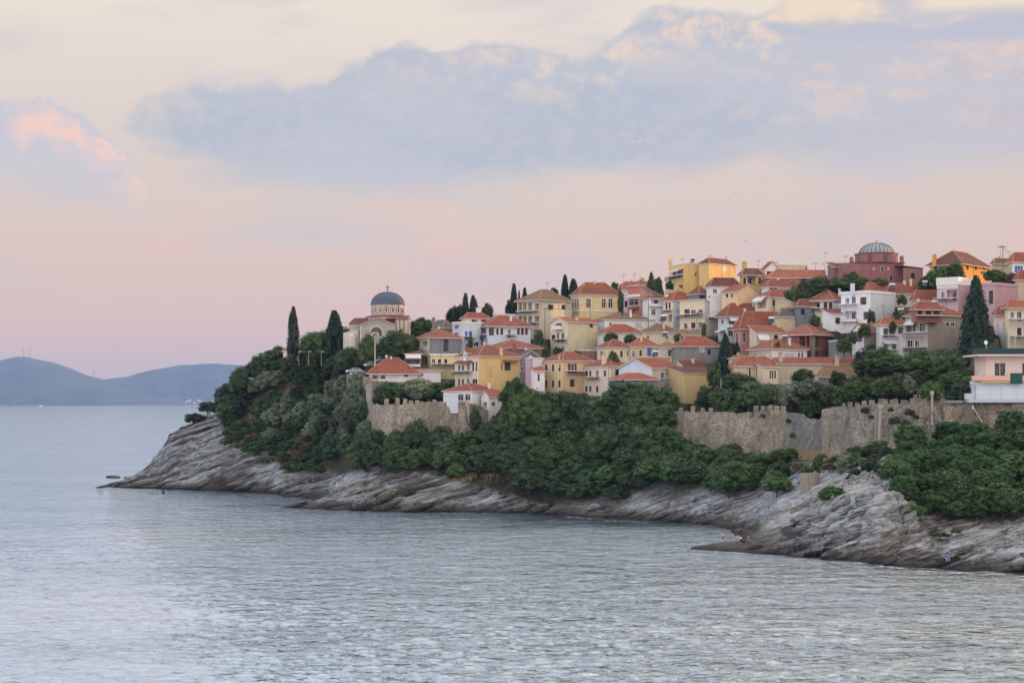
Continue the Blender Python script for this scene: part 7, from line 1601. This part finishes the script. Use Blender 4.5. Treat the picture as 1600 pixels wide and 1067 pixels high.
# ladder, buoy
D = look(565, 742); X, Y, Z = P(565, 746, D); t = thing('swim_ladder', 'pale blue metal ladder posts on the flat rocks of the middle point', 'ladder', (X, Y, Z))
for a in (-.38, .38):
    b = MB(); b.tube([(X+a, Y, Z-.4), (X+a, Y, Z+1.5), (X+a, Y+.35, Z+1.75), (X+a, Y+.6, Z+1.3)], .075, 6); b.build('rail', plain('pale_blue_metal', (140, 178, 206), .4), t)
for k in range(4): b = MB(); b.tube([(X-.38, Y, Z+.1+.35*k), (X+.38, Y, Z+.1+.35*k)], .04, 5); b.build('rung', MATS['pale_blue_metal'], t)
X, Y, Z = P(255, 770.5, 438); t = thing('buoy', 'small black marker buoy in the water off the left point', 'buoy', (X, Y, 0)); b = MB(); b.lathe((X, Y, 0), [(.01, -.4), (.42, -.1), (.40, .15), (.16, .5), (.14, 1.15), (.01, 1.2)], 12); b.build('float', plain('black_rubber', (22, 26, 32), .5), t, smooth=True)
b = MB(); b.lathe((X, Y, 0), [(.2, .86), (.22, .95), (.2, 1.02)], 10); b.build('ring', IRON, t)
# low rock awash left of the point, boulders and slabs on the shore
def rockmesh(seed, flat):
    rng = np.random.default_rng(seed); bm = []; n, m = 10, 7
    V = [(0, 0, 1)]
    for i in range(1, m):
        for j in range(n):
            a = 2*pi*j/n; p = pi*i/m; V.append((sin(p)*cos(a), sin(p)*sin(a), cos(p)))
    V.append((0, 0, -1)); V = np.array(V); F_ = []
    for j in range(n): F_.append((0, 1+j, 1+(j+1) % n))
    for i in range(m-2):
        for j in range(n): F_.append((1+i*n+j, 1+(i+1)*n+j, 1+(i+1)*n+(j+1) % n, 1+i*n+(j+1) % n))
    for j in range(n): F_.append((1+(m-2)*n+j, len(V)-1, 1+(m-2)*n+(j+1) % n))
    # cut by random planes for facets
    for k in range(14):
        d = rng.normal(size=3); d[2] *= 1.6; d /= np.linalg.norm(d); h = .55+.3*rng.random(); q = V@d; V = np.where((q > h)[:, None], V-(q-h)[:, None]*d, V)
    V = V+rng.normal(size=V.shape)*.02; V[:, 2] *= flat
    me = bpy.data.meshes.new('rock'); me.from_pydata(V.tolist(), [], F_)
    at = me.attributes.new('rock', 'FLOAT', 'POINT'); at.data.foreach_set('value', np.ones(len(V), np.float32)); me.materials.append(MATS['ground_rock_and_soil']); return me
RM = [rockmesh(s, f) for s, f in ((1, .35), (2, .45), (3, .3), (4, .6), (5, .4), (6, .28))]
def rock(x, y, w, k, lab, group=None, D=None, tilt=-.25, asp=.55, sink=.2):
    X, Y, Z = hit(x, y) if D is None else P(x, y, D); D = Y; L = w*D/F/2
    o = bpy.data.objects.new('rock', RM[k % 6]); scene.collection.objects.link(o); o.location = (X, Y+L*asp*.25, max(Z-sink*L*.3, -.3)); o.scale = (L, L*asp, L*1.0); o.rotation_euler = (RR.uniform(-.15, .15), tilt+RR.uniform(-.1, .1), RR.uniform(-.5, .5)); tag(o, lab, 'rock', group); return o
RR = random.Random(21)
rock(177, 744.5, 26, 2, 'flat dark rock awash left of the headland point', D=483, tilt=-.05, asp=.35)
rock(197, 746, 12, 0, 'tiny dark rock between the awash rock and the headland', D=482, tilt=-.05, asp=.4)
regs = [([(250, 755), (300, 735), (380, 735), (440, 745), (440, 762), (300, 762)], 22, 'tilted slab of grey rock at the foot of the left headland', 'rock slabs of the left headland'),
        ([(450, 790), (520, 765), (600, 755), (700, 765), (780, 780), (800, 796), (600, 795)], 26, 'tilted slab of layered grey rock on the middle point', 'rock slabs of the middle point'),
        ([(820, 800), (900, 792), (1000, 785), (1060, 775), (1130, 785), (1170, 800), (1160, 818), (1000, 808)], 30, 'pale tilted shore slab below the fig bushes', 'shore slabs below the fig bushes'),
        ([(1160, 858), (1250, 848), (1380, 850), (1480, 855), (1600, 850), (1600, 885), (1450, 882), (1300, 868)], 34, 'brown grey tilted slab on the near shore at the right', 'slabs of the near right shore'),
        ([(1215, 820), (1260, 800), (1320, 790), (1400, 800), (1400, 835), (1300, 838)], 24, 'blocky pale boulder under the cliff face', 'boulders under the pale cliff')]
for poly, n, lab, grp in regs:
    c = 0; xs = [p[0] for p in poly]; ys = [p[1] for p in poly]
    while c < n:
        p = (RR.uniform(min(xs), max(xs)), RR.uniform(min(ys), max(ys)))
        if inside(p, poly): rock(p[0], p[1], RR.uniform(14, 44)*(1.2 if p[0] > 1200 else 1), RR.randrange(6), lab, grp, tilt=-.33, asp=RR.uniform(.3, .55), sink=.1); c += 1

RMB = [rockmesh(s_, f_) for s_, f_ in ((31, .9), (32, 1.0), (33, .8), (34, 1.1))]
for k, (x, y, w) in enumerate([(1300, 815, 34), (1322, 806, 44), (1345, 800, 52), (1372, 806, 42), (1392, 812, 34), (1335, 828, 46), (1366, 832, 44), (1310, 836, 38), (1386, 836, 34), (1355, 782, 40), (1328, 784, 30), (1288, 828, 30), (1262, 822, 28), (1232, 826, 26)]):
    X, Y, Z = hit(x, y); D_ = Y; L = w*D_/F/2
    o = bpy.data.objects.new('rock', RMB[k % 4]); scene.collection.objects.link(o); o.location = (X, Y+L*.42, Z-.1*L); o.scale = (L, L*.6, L*.95); o.rotation_euler = (RR.uniform(-.2, .1), RR.uniform(-.3, .05), RR.uniform(-.4, .4))
    tag(o, 'big pale block of the near cliff below the wall', 'rock', 'pale blocks of the cliff face')
# ---------------------------------------------------------------- people
SKIN = plain('skin', (206, 158, 132), .6); HAIR = plain('dark_hair', (38, 30, 28), .8)
def person(x, y, D, pose, top, low, lab, rz=0, k=1.0):
    """one continuous skinned figure (skin modifier), clothes as slightly larger shells over it"""
    X, Y, Z = P(x, y, D); Z = snap(x, D)-.02; t = thing('person', lab, 'person', (X, Y, Z)); t.rotation_euler = (0, 0, rz)
    if pose == 'stand': J = dict(pel=(0, 0, .95), che=(.02, 0, 1.32), nec=(.02, 0, 1.50), hed=(.03, -.02, 1.62), top=(.03, -.02, 1.74), hl=(-.11, 0, .90), kl=(-.14, -.02, .50), al=(-.15, .03, .08), tl=(-.16, -.14, .03),
        hr=(.11, 0, .90), kr=(.13, -.05, .50), ar=(.12, 0, .08), tr=(.13, -.16, .03), sl=(-.19, 0, 1.43), el=(-.30, -.04, 1.18), wl=(-.26, -.18, 1.0), sr=(.21, 0, 1.43), er=(.30, .03, 1.18), wr=(.24, -.12, 1.0))
    elif pose == 'bend': J = dict(pel=(.1, 0, .85), che=(-.18, -.05, 1.08), nec=(-.33, -.06, 1.12), hed=(-.43, -.08, 1.08), top=(-.52, -.09, 1.03), hl=(.05, -.1, .82), kl=(0, -.12, .46), al=(.1, -.1, .08), tl=(-.05, -.12, .03),
        hr=(.12, .1, .82), kr=(.06, .1, .46), ar=(.16, .1, .08), tr=(0, .1, .03), sl=(-.24, -.2, 1.08), el=(-.28, -.26, .8), wl=(-.36, -.2, .58), sr=(-.24, .14, 1.08), er=(-.26, .2, .8), wr=(-.34, .14, .58))
    else: J = dict(pel=(.15, 0, .16), che=(.08, 0, .50), nec=(.05, 0, .68), hed=(.02, -.02, .80), top=(.02, -.02, .92), hl=(.12, -.1, .15), kl=(-.22, -.14, .46), al=(-.42, -.14, .08), tl=(-.55, -.14, .05),
        hr=(.12, .1, .15), kr=(-.2, .12, .44), ar=(-.38, .12, .08), tr=(-.5, .12, .05), sl=(.05, -.2, .60), el=(-.08, -.26, .40), wl=(-.24, -.18, .44), sr=(.05, .2, .60), er=(-.05, .26, .38), wr=(-.22, .18, .42))
    rad = dict(pel=.14, che=.15, nec=.06, hed=.095, top=.07, hl=.095, kl=.062, al=.042, tl=.035, hr=.095, kr=.062, ar=.042, tr=.035, sl=.06, el=.043, wl=.032, sr=.06, er=.043, wr=.032)
    E = [('pel', 'che'), ('che', 'nec'), ('nec', 'hed'), ('hed', 'top'), ('pel', 'hl'), ('hl', 'kl'), ('kl', 'al'), ('al', 'tl'), ('pel', 'hr'), ('hr', 'kr'), ('kr', 'ar'), ('ar', 'tr'), ('che', 'sl'), ('sl', 'el'), ('el', 'wl'), ('che', 'sr'), ('sr', 'er'), ('er', 'wr')]
    V = dict(J); 
    for s, o in (('l', -1), ('r', 1)):       # hand: palm, four fingers and thumb
        w = np.array(J['w'+s]); e = np.array(J['e'+s]); d = (w-e)/np.linalg.norm(w-e); sd = np.cross(d, (0, 0, 1)); sd = sd/(np.linalg.norm(sd)+1e-6)
        V['p'+s] = tuple(w+d*.08); rad['p'+s] = .032; E.append(('w'+s, 'p'+s))
        for f in range(4):
            a, c = 'f%s%da' % (s, f), 'f%s%db' % (s, f); off = sd*(f-1.5)*.022
            V[a] = tuple(w+d*.12+off); V[c] = tuple(w+d*(.165+.012*(1.5-abs(f-1.5)))+off+np.array([0, 0, -.02])); rad[a] = .010; rad[c] = .008; E += [('p'+s, a), (a, c)]
        V['t'+s+'h'] = tuple(w+d*.07+sd*o*-.05); rad['t'+s+'h'] = .011; E.append(('w'+s, 't'+s+'h'))
    def skin(names, edges, grow, mt, nm, root_v, kk=1.0):
        idx = {n: i for i, n in enumerate(names)}; me = bpy.data.meshes.new(nm); me.from_pydata([tuple(c*k for c in V[n]) for n in names], [(idx[a], idx[b]) for a, b in edges], [])
        o = bpy.data.objects.new(nm, me); scene.collection.objects.link(o); o.parent = t; me.materials.append(mt)
        md = o.modifiers.new('skin', 'SKIN'); md.use_smooth_shade = True
        for n, i in idx.items(): r = (rad[n]*1.0+grow)*k; me.skin_vertices[0].data[i].radius = (r, r); me.skin_vertices[0].data[i].use_root = (n == root_v)
        sb = o.modifiers.new('sub', 'SUBSURF'); sb.levels = 1; sb.render_levels = 1; return o
    skin(list(V), E, 0, SKIN, 'body', 'pel')
    if low: skin(['pel', 'hl', 'kl', 'hr', 'kr'], [('pel', 'hl'), ('hl', 'kl'), ('pel', 'hr'), ('hr', 'kr')], .018, low, 'shorts', 'pel')
    if top: skin(['pel', 'che', 'sl', 'el', 'sr', 'er'], [('pel', 'che'), ('che', 'sl'), ('sl', 'el'), ('che', 'sr'), ('sr', 'er')], .022, top, 'shirt', 'pel')
    h = MB(); c = np.array(V['hed'])*k; c[2] += .05*k
    for i in range(5):
        p0, p1 = i/5*pi*.62, (i+1)/5*pi*.62
        for j in range(10):
            a0, a1 = j*.2*pi, (j+1)*.2*pi; q = lambda p, a: (X+c[0]+.125*k*sin(p)*cos(a), Y+c[1]+.02+.125*k*sin(p)*sin(a), Z+c[2]+.12*k*cos(p)); h.quad(q(p0, a0), q(p1, a0), q(p1, a1), q(p0, a1))
    h.build('hair', HAIR, t)
    f = MB(); fx, fy, fz = X+c[0], Y+c[1]-.10*k, Z+c[2]-.03*k
    f.hexa([(fx-.015, fy-.03, fz-.05), (fx+.015, fy-.03, fz-.05), (fx+.015, fy, fz-.05), (fx-.015, fy, fz-.05)], [(fx-.008, fy-.01, fz), (fx+.008, fy-.01, fz), (fx+.008, fy, fz), (fx-.008, fy, fz)]); f.build('nose', SKIN, t)
    for a in (-.04, .04): f = MB(); f.box((fx+a, fy-.004, fz+.005), (.014, .008, .007)); f.build('eye', HAIR, t)
    f = MB(); f.box((fx, fy-.004, fz-.075), (.028, .008, .006)); f.build('mouth', plain('lips', (150, 90, 84)), t)
    return t
BLKC, GRYC, WHC, BLUC = plain('black_cloth', (26, 28, 34), .9), plain('grey_cloth', (96, 106, 118), .9), plain('white_cloth', (208, 212, 216), .9), plain('blue_cloth', (34, 112, 176), .9)
person(1129.5, 847, 274, 'stand', None, GRYC, 'bare chested person in grey shorts standing on the tip of the near ledge', rz=.3)
person(1151, 846.5, 274.5, 'bend', BLKC, WHC, 'person in a black top bending over behind the standing one on the near ledge', rz=.2, k=.95)
person(1157, 848, 272.5, 'sit', WHC, BLKC, 'person in a white shirt sitting in the middle of the near ledge', rz=.6)
person(1171, 845, 276, 'sit', BLKC, GRYC, 'person in dark clothes sitting rightmost on the near ledge', rz=.9)
person(1480, 881.5, 240.3, 'sit', BLUC, BLUC, 'person in bright blue crouching low on the dark near shore rocks', rz=1.5, k=1.25)
t = thing('bag', 'small dark bag lying on the ledge beside the sitting people', 'bag', P(1162, 848.5, 272)); b = MB(); X, Y, Z = P(1162, 848.5, 272); b.hexa([(X-.35, Y-.2, Z-.1), (X+.35, Y-.2, Z-.1), (X+.35, Y+.2, Z-.1), (X-.35, Y+.2, Z-.1)], [(X-.2, Y-.08, Z+.38), (X+.22, Y-.08, Z+.36), (X+.22, Y+.1, Z+.36), (X-.2, Y+.1, Z+.38)]); b.build('sack', BLKC, t)
b = MB(); b.tube([(X-.15, Y, Z+.36), (X, Y, Z+.52), (X+.15, Y, Z+.36)], .02, 5); b.build('strap', BLKC, t)
# ---------------------------------------------------------------- birds
def bird(x, y, D, s, rz, flap):
    b = MB(); X, Y, Z = P(x, y, D); ca, sa = cos(rz), sin(rz); Q = lambda a, c, z: (X+(a*ca-c*sa)*s, Y+(a*sa+c*ca)*s, Z+z*s)
    b.tube([Q(0, -.28, 0), Q(0, -.1, .02), Q(0, .15, .0), Q(0, .38, -.01)], [.02*s, .07*s, .06*s, .01*s], 6)
    for sg in (-1, 1): b.hexa([Q(sg*.04, -.12, 0), Q(sg*.45, -.16, .3*flap), Q(sg*.45, .02, .3*flap), Q(sg*.04, .12, 0)], [Q(sg*.04, -.10, .03), Q(sg*.45, -.15, .3*flap+.02), Q(sg*.45, .01, .3*flap+.02), Q(sg*.04, .10, .03)]); b.hexa([Q(sg*.45, -.16, .3*flap), Q(sg*.9, 0, .12*flap), Q(sg*.88, .06, .12*flap), Q(sg*.45, .02, .3*flap)], [Q(sg*.45, -.15, .3*flap+.02), Q(sg*.9, .01, .12*flap+.01), Q(sg*.88, .07, .12*flap+.01), Q(sg*.45, .01, .3*flap+.02)])
    o = b.build('bird', plain('dark_plumage', (52, 52, 60), .9)); tag(o, 'small dark bird flying in the sky above the town', 'bird', 'birds over the town')
for k, (x, y) in enumerate([(993, 217), (996, 201), (982, 229), (1005, 225), (1036, 213), (1042, 203), (1037, 218), (1010, 186), (1047, 317), (1060, 293), (1081, 325), (1149, 302), (1162, 278), (1165, 314), (1190, 273), (1194, 286), (1199, 307), (1227, 300), (1238, 242), (1273, 305),
        (1322, 317), (1352, 302), (1365, 160), (1588, 123), (1552, 254), (1557, 167), (1433, 249), (1139, 69), (1165, 377), (315, 168), (1093, 196), (1006, 292)]):
    bird(x, y, 330+RR.uniform(-30, 60), RR.uniform(.28, .5), RR.uniform(-1.2, 1.2), RR.choice((-.5, .6, 1)))
